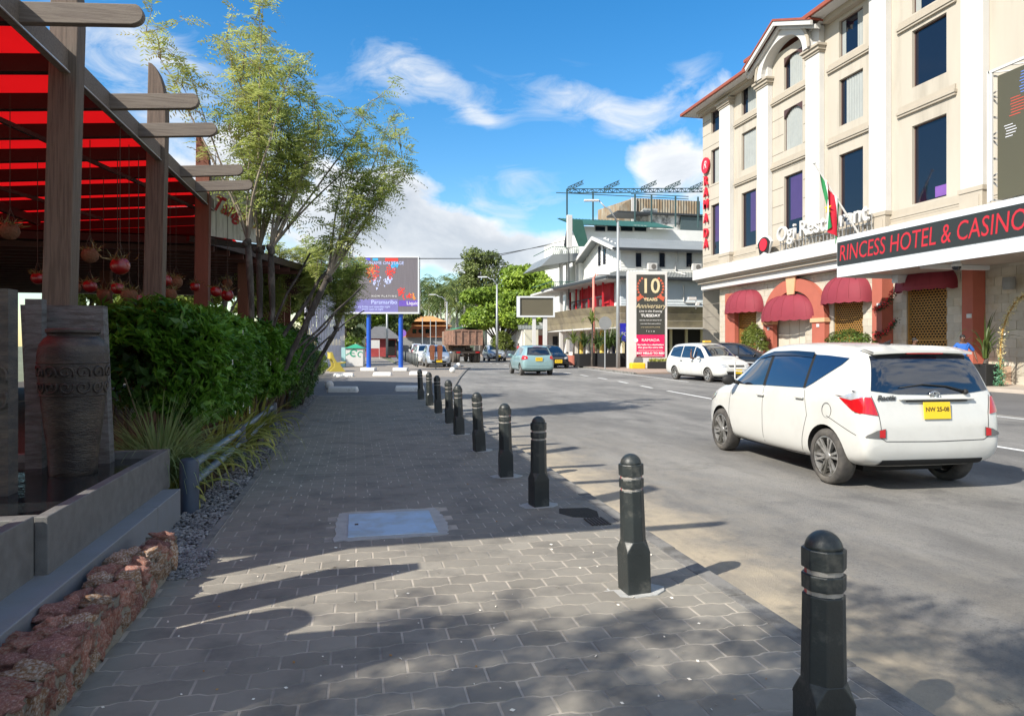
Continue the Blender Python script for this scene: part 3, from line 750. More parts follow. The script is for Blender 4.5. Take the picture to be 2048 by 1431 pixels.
# canvas strips between the beams
y = 3.16; i = 0
while y < 23:
    if y > 13.9:
        b = MB(); b.grid(lambda s, q: (-13+10*s, y+1.03*q, rz(-13+10*s)+.172), 8, 2); b.build('canvas', M_CANV, terr); y += 1.03; continue
    b = MB(); b.grid(lambda s, q: (-13+10.3*s, y+1.03*q, rz(-13+10.3*s)+.172-.02*math.sin(PI*q)+.01*noise.noise(Vector((s*9, q*3, y)))), 40, 5)
    b.build('canvas', M_CANV, terr, smooth=True); y += 1.03
b = MB()
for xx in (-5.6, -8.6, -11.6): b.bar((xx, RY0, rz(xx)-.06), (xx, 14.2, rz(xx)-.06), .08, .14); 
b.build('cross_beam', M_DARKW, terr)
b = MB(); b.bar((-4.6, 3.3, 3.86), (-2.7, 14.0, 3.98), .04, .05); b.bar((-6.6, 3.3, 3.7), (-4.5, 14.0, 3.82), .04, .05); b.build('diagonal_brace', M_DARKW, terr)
def post(nm, x, y, w, d, z1, curved, m, lean=0., base=0.):
    b = MB(); n = 8
    if curved:
        pts = [(-w/2, base), (w/2, base), (w/2, z1-.75)]+[(w/2-w*(1-math.cos(k/n*PI/2)), z1-.75+.75*math.sin(k/n*PI/2)) for k in range(1, n)]+[(-w/2, z1)]
    else: pts = [(-w/2, base), (w/2, base), (w/2, z1), (-w/2, z1)]
    b.prism([(x+p[0]+lean*(p[1]-1.5), p[1]) for p in pts], y-d/2, y+d/2, 'y'); return b.build(nm, m, terr, bevel=.008)
post('post', -2.70, 7.28, .235, .20, 5.25, True, M_WOOD, .026)
post('post', -2.70, 10.4, .235, .20, 5.35, True, M_WOOD, .02)
post('post', -2.70, 13.45, .235, .20, 5.3, True, M_REDP, .012)
post('post', -2.70, 4.19, .235, .20, 5.25, True, M_WOOD, 0)
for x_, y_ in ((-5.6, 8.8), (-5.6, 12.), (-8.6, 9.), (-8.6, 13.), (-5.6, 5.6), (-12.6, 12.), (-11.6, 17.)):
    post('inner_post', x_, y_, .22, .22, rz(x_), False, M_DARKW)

# second roof beyond: brown tiled hip with dark underside
M_TILEB = mat('brown_roof_tile', (.15, .055, .035), .85, var=.3, scale=4, bump=.6, bscale=12)
hr = thing('restaurant_roof', 'brown hipped restaurant roof with dark boarded underside beyond the pergola', 'roof', (-3, 20, 0))
EA = [(-2.75, 14.3), (-.95, 20.2), (-1.0, 26.6), (-4, 29), (-13, 29), (-13, 14.3)]
b = MB(); top = [(-5.2, 18), (-4.6, 21), (-4.8, 24.5), (-6, 26), (-13, 26), (-13, 18)]; n = 6
b.add([(x, y, 3.62) for x, y in EA]+[(x, y, 4.1) for x, y in top], [(i, (i+1) % n, n+(i+1) % n, n+i) for i in range(n)]+[tuple(range(n, 2*n))])
b.build('tiles', M_TILEB, hr)
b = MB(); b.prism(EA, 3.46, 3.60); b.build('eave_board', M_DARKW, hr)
b = MB()
for i in range(22):
    y = 14.6+i*.6; x1 = float(np.interp(y, [14.3, 20.2, 26.6, 29], [-2.8, -1.0, -1.05, -4]))
    b.box(-13, x1, y, y+.07, 3.36, 3.46)
b.build('ceiling_batten', mat('ceiling_batten', (.09, .028, .02), .6, var=.2), hr)
b = MB()
for x_, y_ in ((-2.5, 16.9), (-2.3, 19.6), (-2.3, 23.), (-6, 19), (-6, 24), (-2.4, 26.2)): b.box(x_-.11, x_+.11, y_-.11, y_+.11, 0, 3.4)
b.build('post', M_REDP, hr)
b = MB(); b.box(-13., -12.8, 9, 29, 0, 3.2); b.build('rear_wall', mat('pink_plaster', (.45, .25, .2), .85, var=.1), hr)
b = MB(); b.box(-12.6, -7.4, 14.3, 14.5, 0, 2.2); b.box(-10.6, -9.6, 14.25, 14.29, .2, 2.0); b.build('service_counter', mat('brown_plaster', (.22, .12, .09), .85, var=.2), hr)

# white sign board
sg = thing('restaurant_sign', 'white restaurant sign board with slanted red script on the roof edge behind the feathery tree', 'sign', (-2.3, 14.2, 3.5))
p0 = Vector((-2.70, 13.85, 0)); p1 = Vector((-1.86, 14.75, 0)); d = (p1-p0); nrm = Vector((d.y, -d.x, 0)).normalized()
b = MB(); N_ = 10
fr = [p0+d*(i/N_)+Vector((0, 0, 4.78-.42*(i/N_)**1.3)) for i in range(N_+1)]; bo = [p0+d*(i/N_)+Vector((0, 0, 3.56)) for i in range(N_+1)]
vs = [q for q in bo]+[q for q in fr]+[q-nrm*.05 for q in bo]+[q-nrm*.05 for q in fr]; m_ = N_+1
fs = []
for i in range(N_): fs += [(i, i+1, m_+i+1, m_+i), (2*m_+i, 3*m_+i, 3*m_+i+1, 2*m_+i+1), (m_+i, m_+i+1, 3*m_+i+1, 3*m_+i), (i, 2*m_+i, 2*m_+i+1, i+1)]
fs += [(0, m_, 3*m_, 2*m_), (N_, 2*m_+N_, 3*m_+N_, m_+N_)]
b.add(vs, fs); b.build('board', mat('sign_board', (.72, .72, .70), .6, var=.12, scale=2, stretch=(6, 6, .6), col2=(.5, .5, .48), c2scale=3), sg)
tx = text_obj('lettering', 'Tangelo', .42, mat('sign_red', (.45, .02, .03), .5), sg, (p0+d*.52)+nrm*.004+Vector((0, 0, 4.08)), (PI/2, R(0), math.atan2(d.y, d.x)), .006, sx=.78, shear=.35, bold=.012, w=True)
tx.rotation_euler = (PI/2, R(14), math.atan2(d.y, d.x))
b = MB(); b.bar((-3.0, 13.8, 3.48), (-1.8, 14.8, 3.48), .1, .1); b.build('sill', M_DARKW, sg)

# hanging pots (coconut shells with plants, some red)
M_COCO = mat('coconut_fibre', (.16, .07, .035), .95, var=.3, scale=10, bump=1., bscale=40)
M_REDG = mat('red_glass_ball', (.22, .006, .008), .35, var=.1, spec=.6, coat=.4)
M_SPRIG = leafmat('sprig', (.10, .12, .03), (.22, .16, .06), .2)
M_CORD = mat('cord', (.05, .03, .02), .9)
def hanging_pot(x, y, z, r, red, lab, grp):
    t = thing('hanging_pot', lab, 'hanging pot', (x, y, z), rng.random()*6, grp)
    b = MB(); b.lathe([(r*math.sin(a), -r*math.cos(a)) for a in [i*PI*.78/8+.02 for i in range(9)]], 16, capt=False)
    for i, v in enumerate(b.v):
        k = 1+.07*noise.noise(Vector(v)*9); b.v[i] = (v[0]*k, v[1]*k, v[2]*k)
    b.build('pot', M_REDG if red else M_COCO, t, w=False, smooth=True)
    c = MB(); top = rz(x)-z if y < 14 else 3.45-z
    for k in range(3):
        a = k*2.09; c.tube([(r*.7*math.cos(a), r*.7*math.sin(a), r*.7), (0, 0, r*2.6)], .004, 4)
    c.tube([(0, 0, r*2.6), (0, 0, max(top, r*3))], .005, 4); c.build('cord', M_CORD, t, w=False)
    n = 60; P = np.zeros((n, 3)); P[:, 2] = r*.55; P[:, :2] = rng.normal(size=(n, 2))*r*.5; D = rng.normal(size=(n, 3)); D[:, 2] = np.abs(D[:, 2])*.8
    me = quads_mesh('sprig', leaves(P, D, rand_unit(n), rng.uniform(.6, 1.6, n)*r, rng.uniform(.1, .2, n)*r, droop=.2), M_SPRIG); objmesh('sprig', me, t, False)
HP = [(20, 462, 6.9, .11, 0), (75, 556, 9., .10, 1), (180, 510, 8.5, .12, 0), (240, 531, 8., .13, 1), (180, 572, 9.5, .11, 1), (207, 588, 10, .11, 0), (235, 576, 9., .10, 1), (150, 575, 10, .10, 0),
      (258, 590, 8.8, .12, 0), (277, 600, 9.2, .10, 1), (331, 560, 11, .12, 1), (352, 564, 11.5, .13, 0), (340, 588, 11, .13, 0), (390, 573, 12, .10, 1), (432, 582, 12, .12, 1), (455, 590, 12.3, .13, 1), (455, 565, 14, .12, 0)]
LB = ['brown coconut pot at the far left edge, hung on a long cord', 'red hanging ball left of the nearest post', 'brown hanging pot high up, just right of the nearest post', 'largest red hanging ball between the first two posts',
 'red hanging ball low beside the nearest post, right of it', 'brown hanging pot directly below the high brown pot', 'small red hanging ball below the largest red ball', 'brown hanging pot half hidden behind the nearest post',
 'brown hanging pot low over the hedge, left of the second post', 'lowest red hanging ball, just left of the second post', 'red hanging ball touching the right side of the second post', 'brown hanging pot right of the second post, upper one',
 'brown hanging pot right of the second post, lower one', 'red hanging ball left of the red-brown third post', 'red hanging ball just right of the third post', 'farthest right red hanging ball, over the hedge', 'brown hanging pot behind the two rightmost red balls']
for i, (u, v, D, r, red) in enumerate(HP):
    x, y = AT(u, D)
    hanging_pot(x, y, ZV(v, D), r*.8, red, LB[i], ('red hanging balls under the terrace roof' if red else 'coconut pots hanging under the terrace roof'))

# ------------------------------------------------------------ railing along the bed
M_RP = mat('railing_post_paint', (.045, .065, .10), .45, var=.2, scale=4, bump=.08); M_RR = mat('railing_rail_paint', (.20, .25, .30), .35, .3, var=.15, scale=4, rvar=.1)
def railing(lab, ys, ext=None):
    t = thing('railing', lab, 'railing', (-1.5, ys[0], 0))
    for yp in ys:
        b = MB(); b.lathe([(.085, -.05), (.085, .45), (.075, .475), (.05, .485)], 20, (-1.5, yp, 0)); b.build('post', M_RP, t, auto=30)
    e = ext or ys[-1]
    for z in (.40, .23):
        b = MB(); b.tube([(-1.5, ys[0]+.05, z), (-1.5, (ys[0]+e)/2, z-.005), (-1.5, e, z)], .042, 14); b.build('rail', M_RR, t, smooth=True)
railing('low two-rail blue grey railing beside the gravel, nearer run', [6.95, 9.75, 12.5, 13.5])
railing('low two-rail blue grey railing by the far end of the hedge', [18.4, 21.2], 21.2)
b = MB(); b.box(-2.2, -1.13, 14.4, 17.4, -.05, .012); tag(b.build('stone_threshold', mat('threshold_slab', (.12, .115, .115), .7, var=.15, scale=2, coords='World'), bevel=.005), 'flat dark grey slab crossing the gravel strip between the two railings', 'slab')

# ------------------------------------------------------------ foliage
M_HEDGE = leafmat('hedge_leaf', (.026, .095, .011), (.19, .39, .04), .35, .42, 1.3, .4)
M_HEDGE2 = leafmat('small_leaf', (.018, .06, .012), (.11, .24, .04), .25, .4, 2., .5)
M_STEM = mat('stem', (.13, .10, .06), .9, var=.3)
def rosette_cloud(centers, outward, n_leaf, L, W, up=.55, tilt=.5):
    n = len(centers); out = []
    for k in range(n_leaf):
        a = 2*PI*k/n_leaf+rng.random(n)*.9
        ax = unit(outward+rng.normal(size=(n, 3))*.35+np.array([0, 0, up]))
        u_ = unit(np.cross(ax, rand_unit(n))); w_ = np.cross(ax, u_)
        t_ = rng.uniform(.15, 1.1, n).reshape(-1, 1)
        D = unit((u_*np.cos(a)[:, None]+w_*np.sin(a)[:, None])*1.+ax*t_)
        out.append(leaves(centers+rng.normal(size=(n, 3))*.012, D, ax, L*rng.uniform(.65, 1.25, n), W*rng.uniform(.75, 1.2, n), fold=.12, droop=.18))
    return np.concatenate(out)
def hedge(nm, lab, y0, y1, xc, hx, zc, hz, n, m, nl=7, L=.085, W=.032, bulge=.2, stems=True):
    t = thing(nm, lab, 'hedge', (xc, (y0+y1)/2, 0))
    # points near the surface of a lumpy box-ish tube
    s = rng.random(n); y = y0+(y1-y0)*s; a = rng.uniform(-.5*PI*.75, PI*1.05, n)
    ca, sa = np.cos(a), np.sin(a); p = .72
    ex = np.sign(ca)*np.abs(ca)**p*hx; ez = np.sign(sa)*np.abs(sa)**p*hz
    endk = np.minimum(1, np.minimum(y-y0, y1-y)/.5+.15)**.5
    lump = np.array([1+bulge*noise.noise(Vector((yy*1.1, aa*1.3, xc)))+bulge*.7*noise.noise(Vector((yy*2.9, aa*2.5, 3))) for yy, aa in zip(y, a)])*endk
    dep = 1-np.abs(rng.normal(size=n))*.12
    P = np.stack([xc+ex*lump*dep, y, zc+ez*lump*dep], 1); O = unit(np.stack([ex/hx, np.zeros(n), ez/hz], 1))
    me = quads_mesh('foliage', rosette_cloud(P, O, nl, L, W), m); f = objmesh('foliage', me, t); kind(f, 'stuff')
    if stems:
        b = MB()
        for i in range(int((y1-y0)*9)):
            yy = rng.uniform(y0+.1, y1-.1); xx = xc+rng.uniform(-.7, .8)*hx; top = zc-hz*.1
            b.tube([(xx*.6+xc*.4, yy, -.03), (xx, yy+rng.normal()*.08, top*.5), (xx+rng.normal()*.15, yy+rng.normal()*.2, top)], [.016, .011, .006], 5, cap=False)
        b.build('stems', M_STEM, t)
    # inner mass of leaves in the dark small_leaf colour so the hedge is not see-through
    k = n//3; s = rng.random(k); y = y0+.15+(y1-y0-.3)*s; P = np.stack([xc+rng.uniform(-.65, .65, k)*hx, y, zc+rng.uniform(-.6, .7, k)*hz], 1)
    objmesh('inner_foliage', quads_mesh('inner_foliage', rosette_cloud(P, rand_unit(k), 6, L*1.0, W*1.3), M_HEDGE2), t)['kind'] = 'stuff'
    return t
hedge('hedge', 'tall glossy dark green hedge behind the grass tuft, next to the vase', 7.35, 12.2, -2.12, .68, 1.28, .68, 3000, M_HEDGE, 7, .135, .05)
hedge('hedge', 'middle stretch of glossy green hedge below the feathery tree', 11.9, 17.2, -1.98, .72, 1.25, .66, 3000, M_HEDGE, 7, .12, .046)
hedge('hedge', 'darker small-leaved hedge at the far end of the bed, dotted with white flowers', 16.9, 23.2, -1.92, .80, 1.02, .98, 5200, M_HEDGE2, 6, .055, .03)
hedge('hedge', 'yellow green low shrub row seen beyond the hedge beside the yellow bench', 26.5, 39, -2.4, .9, .7, .6, 2200, leafmat('bright_shrub', (.05, .09, .01), (.17, .26, .03), .3), 5, .09, .05, stems=False)
# white flowers
b = MB()
for i in range(70):
    y = rng.uniform(8, 23) if i > 24 else rng.uniform(16.9, 23); x = -1.42+rng.uniform(-.12, .05)+(.18 if y > 17 else 0); z = rng.uniform(.55, 1.7); s = rng.uniform(.018, .03)
    for k in range(5):
        a = k*2*PI/5; b.add([(x+.02, y, z), (x+.03, y+math.cos(a-.4)*s, z+math.sin(a-.4)*s), (x+.02, y+math.cos(a)*s*1.5, z+math.sin(a)*s*1.5), (x+.03, y+math.cos(a+.4)*s, z+math.sin(a+.4)*s)], [(0, 1, 2, 3)])
kind(b.build('hedge_flowers', mat('white_petal', (.8, .8, .76), .7)), 'stuff')

# strap-leaved plants
def strap_plant(nm, lab, cat, x, y, n, L, W, m, arch=.8, z=0., group=None, up=1.2, bias=(0, 0)):
    t = tag(None or bpy.data.objects.new(nm, None), lab, cat, group); link(t); t.location = (x, y, z)
    b = MB(); sg_ = 7
    for i in range(n):
        a = rng.random()*2*PI; l = L*rng.uniform(.55, 1.15); w = W*rng.uniform(.7, 1.2); out = rng.uniform(.15, 1.)*arch; dx, dy = math.cos(a)+bias[0], math.sin(a)+bias[1]
        r0 = rng.uniform(0, .09); bx, by = dx*r0, dy*r0; sx, sy = -math.sin(a), math.cos(a); tw = rng.normal()*.4
        pos = Vector((bx, by, 0)); el = math.atan2(up, out*.55); base = len(b.v)
        for k in range(sg_+1):
            q = k/sg_; ww = w*.5*(math.sin(PI*min(1, q*.8+.25))**.7)*(1-q**3)+.0008
            c, s = math.cos(tw*q), math.sin(tw*q)
            b.v.append(tuple(pos+Vector((sx*ww*c, sy*ww*c, ww*s)))); b.v.append(tuple(pos-Vector((sx*ww*c, sy*ww*c, ww*s))))
            pos = pos+Vector((dx*math.cos(el), dy*math.cos(el), math.sin(el)))*l/sg_; el -= out*.42*(1+q*.9)
        for k in range(sg_):
            j = base+2*k; b.f.append((j, j+1, j+3, j+2)); b.mi.append(0)
    me = bpy.data.meshes.new('leaves'); me.from_pydata(b.v, [], b.f); me.materials.append(m); me.shade_smooth()
    o = objmesh('leaves', me, t, False); return t
M_LEMON = leafmat('lemongrass', (.17, .26, .08), (.45, .55, .26), .4, .5, 3.)
M_BRONZ = leafmat('bronze_strap', (.18, .24, .04), (.52, .47, .12), .3, .45, 2.5, brown=(.25, .12, .05))
M_DEAD = leafmat('dead_stalk', (.12, .09, .05), (.26, .2, .12), .2, .7, 3.)
strap_plant('grass_tuft', 'pale green fountain grass tuft next to the basin corner', 'ornamental grass', -1.88, 7.45, 900, 1.08, .017, M_LEMON, .7)
SP = [(-1.78, 8.5, .8, 'green and bronze strap-leaved plant right behind the pale grass tuft'), (-1.68, 9.35, .75, 'arching strap-leaved plant hanging over the railing, second from the grass tuft'), (-1.62, 10.3, .8, 'strap-leaved plant hanging over the railing with a curled brown leaf'),
      (-1.62, 11.4, .7, 'strap-leaved plant near the third railing post'), (-1.6, 12.5, .8, 'farthest strap-leaved plant before the slab between the railings'), (-1.72, 7.25, .5, 'small broad-leaved clump at the first railing post')]
for i, (x, y, l, lb) in enumerate(SP): strap_plant('strap_leaved_plant', lb, 'plant', x, y, 54 if i < 5 else 16, l*1.15, .06 if i < 5 else .08, M_BRONZ, 1.15, bias=(.35, 0))
for i, (x, y) in enumerate([(-1.95, 8.6), (-1.9, 9.7), (-1.85, 10.8), (-2., 11.8)]): strap_plant('dry_stalks', ['nearest', 'second nearest', 'third nearest', 'farthest'][i]+' tangle of dry brown stalks under the tall hedge', 'plant', x, y, 90, .75, .012, M_DEAD, 1.3, group='dry stalks under the hedge')

# ------------------------------------------------------------ trees
M_BARK = mat('tree_bark', (.06, .05, .042), .95, var=.35, scale=6, bump=1., bscale=25, stretch=(1, 1, .4), col2=(.15, .13, .11), c2scale=8, c2lo=.5, c2hi=.66)
M_BARKL = mat('young_bark', (.24, .20, .155), .9, var=.3, scale=6, bump=.4, bscale=25)
M_FEATH = leafmat('feathery_leaf', (.16, .26, .06), (.58, .60, .20), .5, .5, .8, .2)
M_FEATHW = leafmat('cream_blossom', (.42, .43, .25), (.70, .68, .50), .4, .6, 1.)
def fronds(P, D, L, nl, lw, ll):
    """compound leaves: P,D (n,3); returns quads of leaflets"""
    n = len(P); D = unit(D); S = unit(np.cross(D, np.array([0, 0, 1.])+rng.normal(size=(n, 3))*.35)); Nn = np.cross(S, D); out = []
    for k in range(nl):
        q = (k+.6)/nl; c = P+D*(L*q)[:, None]-np.array([0, 0, 1.])*(L*q*q*.38)[:, None]
        for sg in (-1, 1):
            d = unit(S*sg+D*.45-np.array([0, 0, .25])+rng.normal(size=(n, 3))*.12)
            out.append(leaves(c, d, Nn, ll*L*(1-.55*q)*rng.uniform(.8, 1.2, n), lw*np.ones(n), fold=.05))
    return np.concatenate(out)
def branch_pts(p0, d, L, n, wob, up=0.):
    p = Vector(p0); d = Vector(d).normalized(); pts = [p.copy()]
    for i in range(n):
        d = (d+Vector((rng.normal()*wob, rng.normal()*wob, rng.normal()*wob+up))).normalized(); p = p+d*L/n; pts.append(p.copy())
    return pts
def feathery_tree(nm, lab, base, trunks, lens, seed, nfr=7, spread=1., shoots=7, pods=True, fsz=1., ratio=None):
    t = thing(nm, lab, 'tree', base, 0)
    tb = MB(); sb = MB(); tips = []; allp = []
    for (dx, dy, h) in trunks:
        p = branch_pts((dx*.12, dy*.12, 0), (dx*.32, dy*.32, 1), h, 6, .06)
        tb.tube(p, [.062, .058, .052, .05, .05, .062, .05], 9); top = p[-1]
        for k in range(3): tb.sphere(tuple(top+Vector((rng.normal()*.04, rng.normal()*.04, rng.normal()*.03))), .065, 7, 5)
        for j in range(shoots):
            a = rng.random()*2*PI; s = rng.uniform(.03, .44)*spread; L = rng.uniform(*lens)
            d = Vector((math.cos(a)*s+dx*.35, math.sin(a)*s+dy*.35, 1))
            q = branch_pts(top, d, L, 8, .07, .02); sb.tube(q, [.027*(1-.82*i/8) for i in range(9)], 5, cap=False)
            for i in range(2, 9):
                for r in range(2 if i > 4 else 1):
                    a = rng.random()*2*PI; dd = Vector((math.cos(a), math.sin(a), .45+.5*rng.random())); l2 = rng.uniform(.25, .8)*L*.24
                    q2 = branch_pts(q[i], dd, l2, 4, .12); sb.tube(q2, [.008, .006, .005, .004, .003], 4, cap=False)
                    allp += [(x, dd) for x in q2[1:]]
            allp += [(x, q[8]-q[7]) for x in q[5:]]
    tb.build('trunk', M_BARK, t, w=False, smooth=True); sb.build('branches', M_BARKL, t, w=False, smooth=True)
    P = []; D = []
    for p, d in allp:
        for k in range(nfr):
            if rng.random() < .66:
                P.append(p[:]); v = rng.normal(size=3); v[2] = v[2]*.5+.1; D.append(v+np.array(d[:])*.4)
    P = np.array(P)+rng.normal(size=(len(P), 3))*.03; D = np.array(D); n = len(P)
    lf = quads_mesh('foliage', fronds(P, D, rng.uniform(.24, .46, n)*fsz, 7, .026*fsz, .36), M_FEATH); kind(objmesh('foliage', lf, t, False), 'stuff')
    k = n//16; idx = rng.choice(n, k); Q = P[idx]; keep = Q[:, 2] > np.percentile(P[:, 2], 45); Q = Q[keep]
    fl = np.concatenate([leaves(Q+rng.normal(size=Q.shape)*.05, rand_unit(len(Q)), rand_unit(len(Q)), np.full(len(Q), .045), np.full(len(Q), .03)) for _ in range(5)])
    kind(objmesh('blossom', quads_mesh('blossom', fl, M_FEATHW), t, False), 'stuff')
    if pods:
        pb = MB()
        for i in range(60):
            p = Vector(P[rng.integers(n)]); l = rng.uniform(.25, .42); pb.tube([p, p+Vector((rng.normal()*.03, rng.normal()*.03, -l*.5)), p+Vector((rng.normal()*.05, rng.normal()*.05, -l))], [.005, .011, .003], 4)
        pb.build('seed_pods', mat('seed_pod', (.09, .06, .035), .8, var=.2), t, w=False)
    return t
feathery_tree('feathery_tree', 'tall feathery pollarded tree with seed pods, rising from the hedge before the sign', (-1.88, 13.3, .0),
    [(.1, -.1, 3.4), (.5, .1, 3.3), (.95, .5, 3.3), (1.4, .4, 3.0)], (1.9, 4.2), 1, 3, 1.05, 8)
feathery_tree('feathery_tree', 'lower feathery tree with bare leaning stems in front of the large screen', (-1.5, 18.6, .0),
    [(.1, .2, 2.4), (.9, .6, 2.3), (-.4, .5, 2.4)], (.8, 2.0), 2, 4, 1.2, 7)
# leaning bare stems of the pollarded tree
b = MB()
for (x0, y0, z0, x1, y1, z1, r) in ((-1.75, 13.3, .9, -.15, 14.6, 3.6, .045), (-1.7, 13.3, .7, .1, 15., 2.7, .03), (-1.9, 13.5, .6, -.9, 14, 3.3, .035), (-1.6, 15., .6, .2, 17., 3.0, .03), (-1.6, 16., .6, .1, 18., 2.4, .03)):
    q = [Vector((x0, y0, z0)).lerp(Vector((x1, y1, z1)), i/6)+Vector((rng.normal()*.04, rng.normal()*.04, math.sin(PI*i/6)*.12)) for i in range(7)]; b.tube(q, [r*(1-.5*i/6) for i in range(7)], 7)
tr0 = bpy.data.objects['feathery_tree']; b.build('leaning_stems', M_BARK, tr0, smooth=True)
# the tree behind the viewer whose shade dapples the near pavers
feathery_tree('feathery_tree', 'feathery tree outside the view that shades the near pavers', (-5.0, -1.15, 0), [(0, 0, 3.4), (.8, .5, 3.2), (-.5, .4, 3.3)], (1.7, 3.5), 3, 3, 1.8, 8, fsz=1.25)
# ------------------------------------------------------------ hotel
HX = 24.
M_PL = mat('beige_plaster', (.43, .39, .325), .9, var=.07, scale=1.4, bump=.08, bscale=60, coords='World', stretch=(1, 1, .15), col2=(.345, .31, .255), c2scale=1.1, c2lo=.5, c2hi=.72)
M_TRIM = mat('white_trim', (.55, .54, .52), .75, var=.05, scale=1.5, coords='World')
M_MOLD = mat('moulding_plaster', (.38, .335, .27), .85, var=.08, scale=2)
M_ACM = mat('white_panel', (.60, .62, .64), .35, var=.04, scale=2, stretch=(1, 1, .3), rvar=.08)
M_GLASS = mat('dark_window_glass', (.005, .008, .018), .04, var=0, spec=.6, bump=.08, bscale=1.5)
M_GLASP = mat('purple_blind', (.055, .03, .12), .3, var=.1, scale=2, spec=.6)  # plain dark purple of the blind
M_FRAME = mat('brown_window_frame', (.07, .035, .03), .5, var=.05)
M_CURT = mat('white_curtain', (.30, .32, .31), .85, var=.1, scale=3)
M_RTILE = mat('red_roof_tile', (.26, .065, .04), .8, var=.2, scale=4, bump=.4)
M_TERRA = mat('terracotta_paint', (.36, .10, .065), .8, var=.1, scale=2, bump=.1, coords='World')
M_STONE = mat('cut_stone', (.46, .42, .345), .85, var=.13, scale=2.5, bump=.3, bscale=30, rnd=.13, coords='World', col2=(.43, .36, .26), c2scale=2, c2lo=.5, c2hi=.7)
M_AWN = mat('maroon_awning', (.25, .032, .05), .75, var=.1, scale=2, bump=.1, bscale=200, trans=.15)
M_GOLD = mat('golden_lattice', (.38, .20, .05), .5, .35, var=.1)
M_BLACK = mat('black_matt', (.012, .012, .012), .7, var=.1)
M_DARKIN = mat('dark_interior', (.015, .013, .012), .9, var=.1)
hotel = thing('hotel', 'five storey beige hotel with white pilasters, dark windows and a red tiled roof', 'hotel', (HX, 30, 0))
YF, YN = 45.5, 12.   # far and near end of the facade
def yu(u, v=400, c=HX): return WX(u, v, c)[0]
cols = {1: (yu(1441), yu(1422)), 2: (yu(1512), yu(1483)), 3: (yu(1605), yu(1568)), 4: (yu(1726), yu(1678)), 5: (yu(1893), yu(1824)), 6: (17.2, 19.2), 7: (12.8, 14.8)}
rows = {1: (7.75, 11.2), 2: (12.65, 15.0), 3: (16.15, 18.0)}
holes = []
for c_, (y0, y1) in cols.items():
    for r_, (z0, z1) in rows.items():
        if c_ == 1 and r_ == 3: z1 = 17.65
        if c_ == 6 and r_ < 3: continue
        if c_ in (5,) and r_ == 2: z0, z1 = 12.9, 15.4
        holes.append((c_, r_, y0, y1, z0, z1))
def wall_holes(b, x, y0, y1, z0, z1, hs, depth):
    ys = sorted({y0, y1, *[h[0] for h in hs], *[h[1] for h in hs]}); zs = sorted({z0, z1, *[h[2] for h in hs], *[h[3] for h in hs]})
    for i in range(len(ys)-1):
        for j in range(len(zs)-1):
            ym, zm = (ys[i]+ys[i+1])/2, (zs[j]+zs[j+1])/2
            if any(h[0] < ym < h[1] and h[2] < zm < h[3] for h in hs): continue
            b.add([(x, ys[i], zs[j]), (x, ys[i+1], zs[j]), (x, ys[i+1], zs[j+1]), (x, ys[i], zs[j+1])], [(0, 1, 2, 3)])
    for (a, c, d, e) in hs:
        b.add([(x, a, d), (x+depth, a, d), (x+depth, a, e), (x, a, e)], [(0, 1, 2, 3)]); b.add([(x, c, d), (x+depth, c, d), (x+depth, c, e), (x, c, e)], [(0, 1, 2, 3)])
        b.add([(x, a, d), (x+depth, a, d), (x+depth, c, d), (x, c, d)], [(0, 1, 2, 3)]); b.add([(x, a, e), (x+depth, a, e), (x+depth, c, e), (x, c, e)], [(0, 1, 2, 3)])
b = MB(); wall_holes(b, HX, YN, YF, 5.35, 18.5, [h[2:] for h in holes], .22)
b.box(HX+.01, 40, YF-.02, YF, -.1, 18.5); b.box(HX+.4, 40, YN, YN+.2, -.1, 22)
wl = b.build('wall', M_PL, hotel)
# horizontal score joints of the plaster on the two rusticated bays
def joints(y0, y1, z0, z1, n, x=HX):
    g = MB()
    for i in range(n):
        z = z0+(z1-z0)*i/(n-1)
        segs = [(y0, y1)]
        for h in holes:
            if h[4]-.05 < z < h[5]+.05:
                ns = []
                for s0, s1 in segs:
                    if h[3] <= s0 or h[2] >= s1: ns.append((s0, s1))
                    else:
                        if h[2] > s0: ns.append((s0, h[2]-.06))
                        if h[3] < s1: ns.append((h[3]+.06, s1))
                segs = ns
        for s0, s1 in segs:
            if s1-s0 > .05: g.box(x-.004, x+.01, s0, s1, z-.02, z+.02)
    return g
g = joints(42.7, 45.5, 6.9, 17.2, 12); gg = joints(33.4, 37.0, 7.6, 15.7, 9); g.v_off = 0
n = len(g.v); g.v += gg.v; g.f += [tuple(i+n for i in f) for f in gg.f]; g.mi += gg.mi
for z in np.linspace(.8, 6.2, 7): g.box(HX-.004, HX+.01, 43.1, 45.5, z-.018, z+.018)
kind(g.build('score_joint', mat('score_joint_shadow', (.17, .15, .12), .95, var=.1), hotel), 'stuff')
curt_rows = {(1, 2): .8, (2, 3): .7, (2, 2): 1., (3, 3): .8, (3, 2): 1., (4, 2): .8, (4, 3): .3}
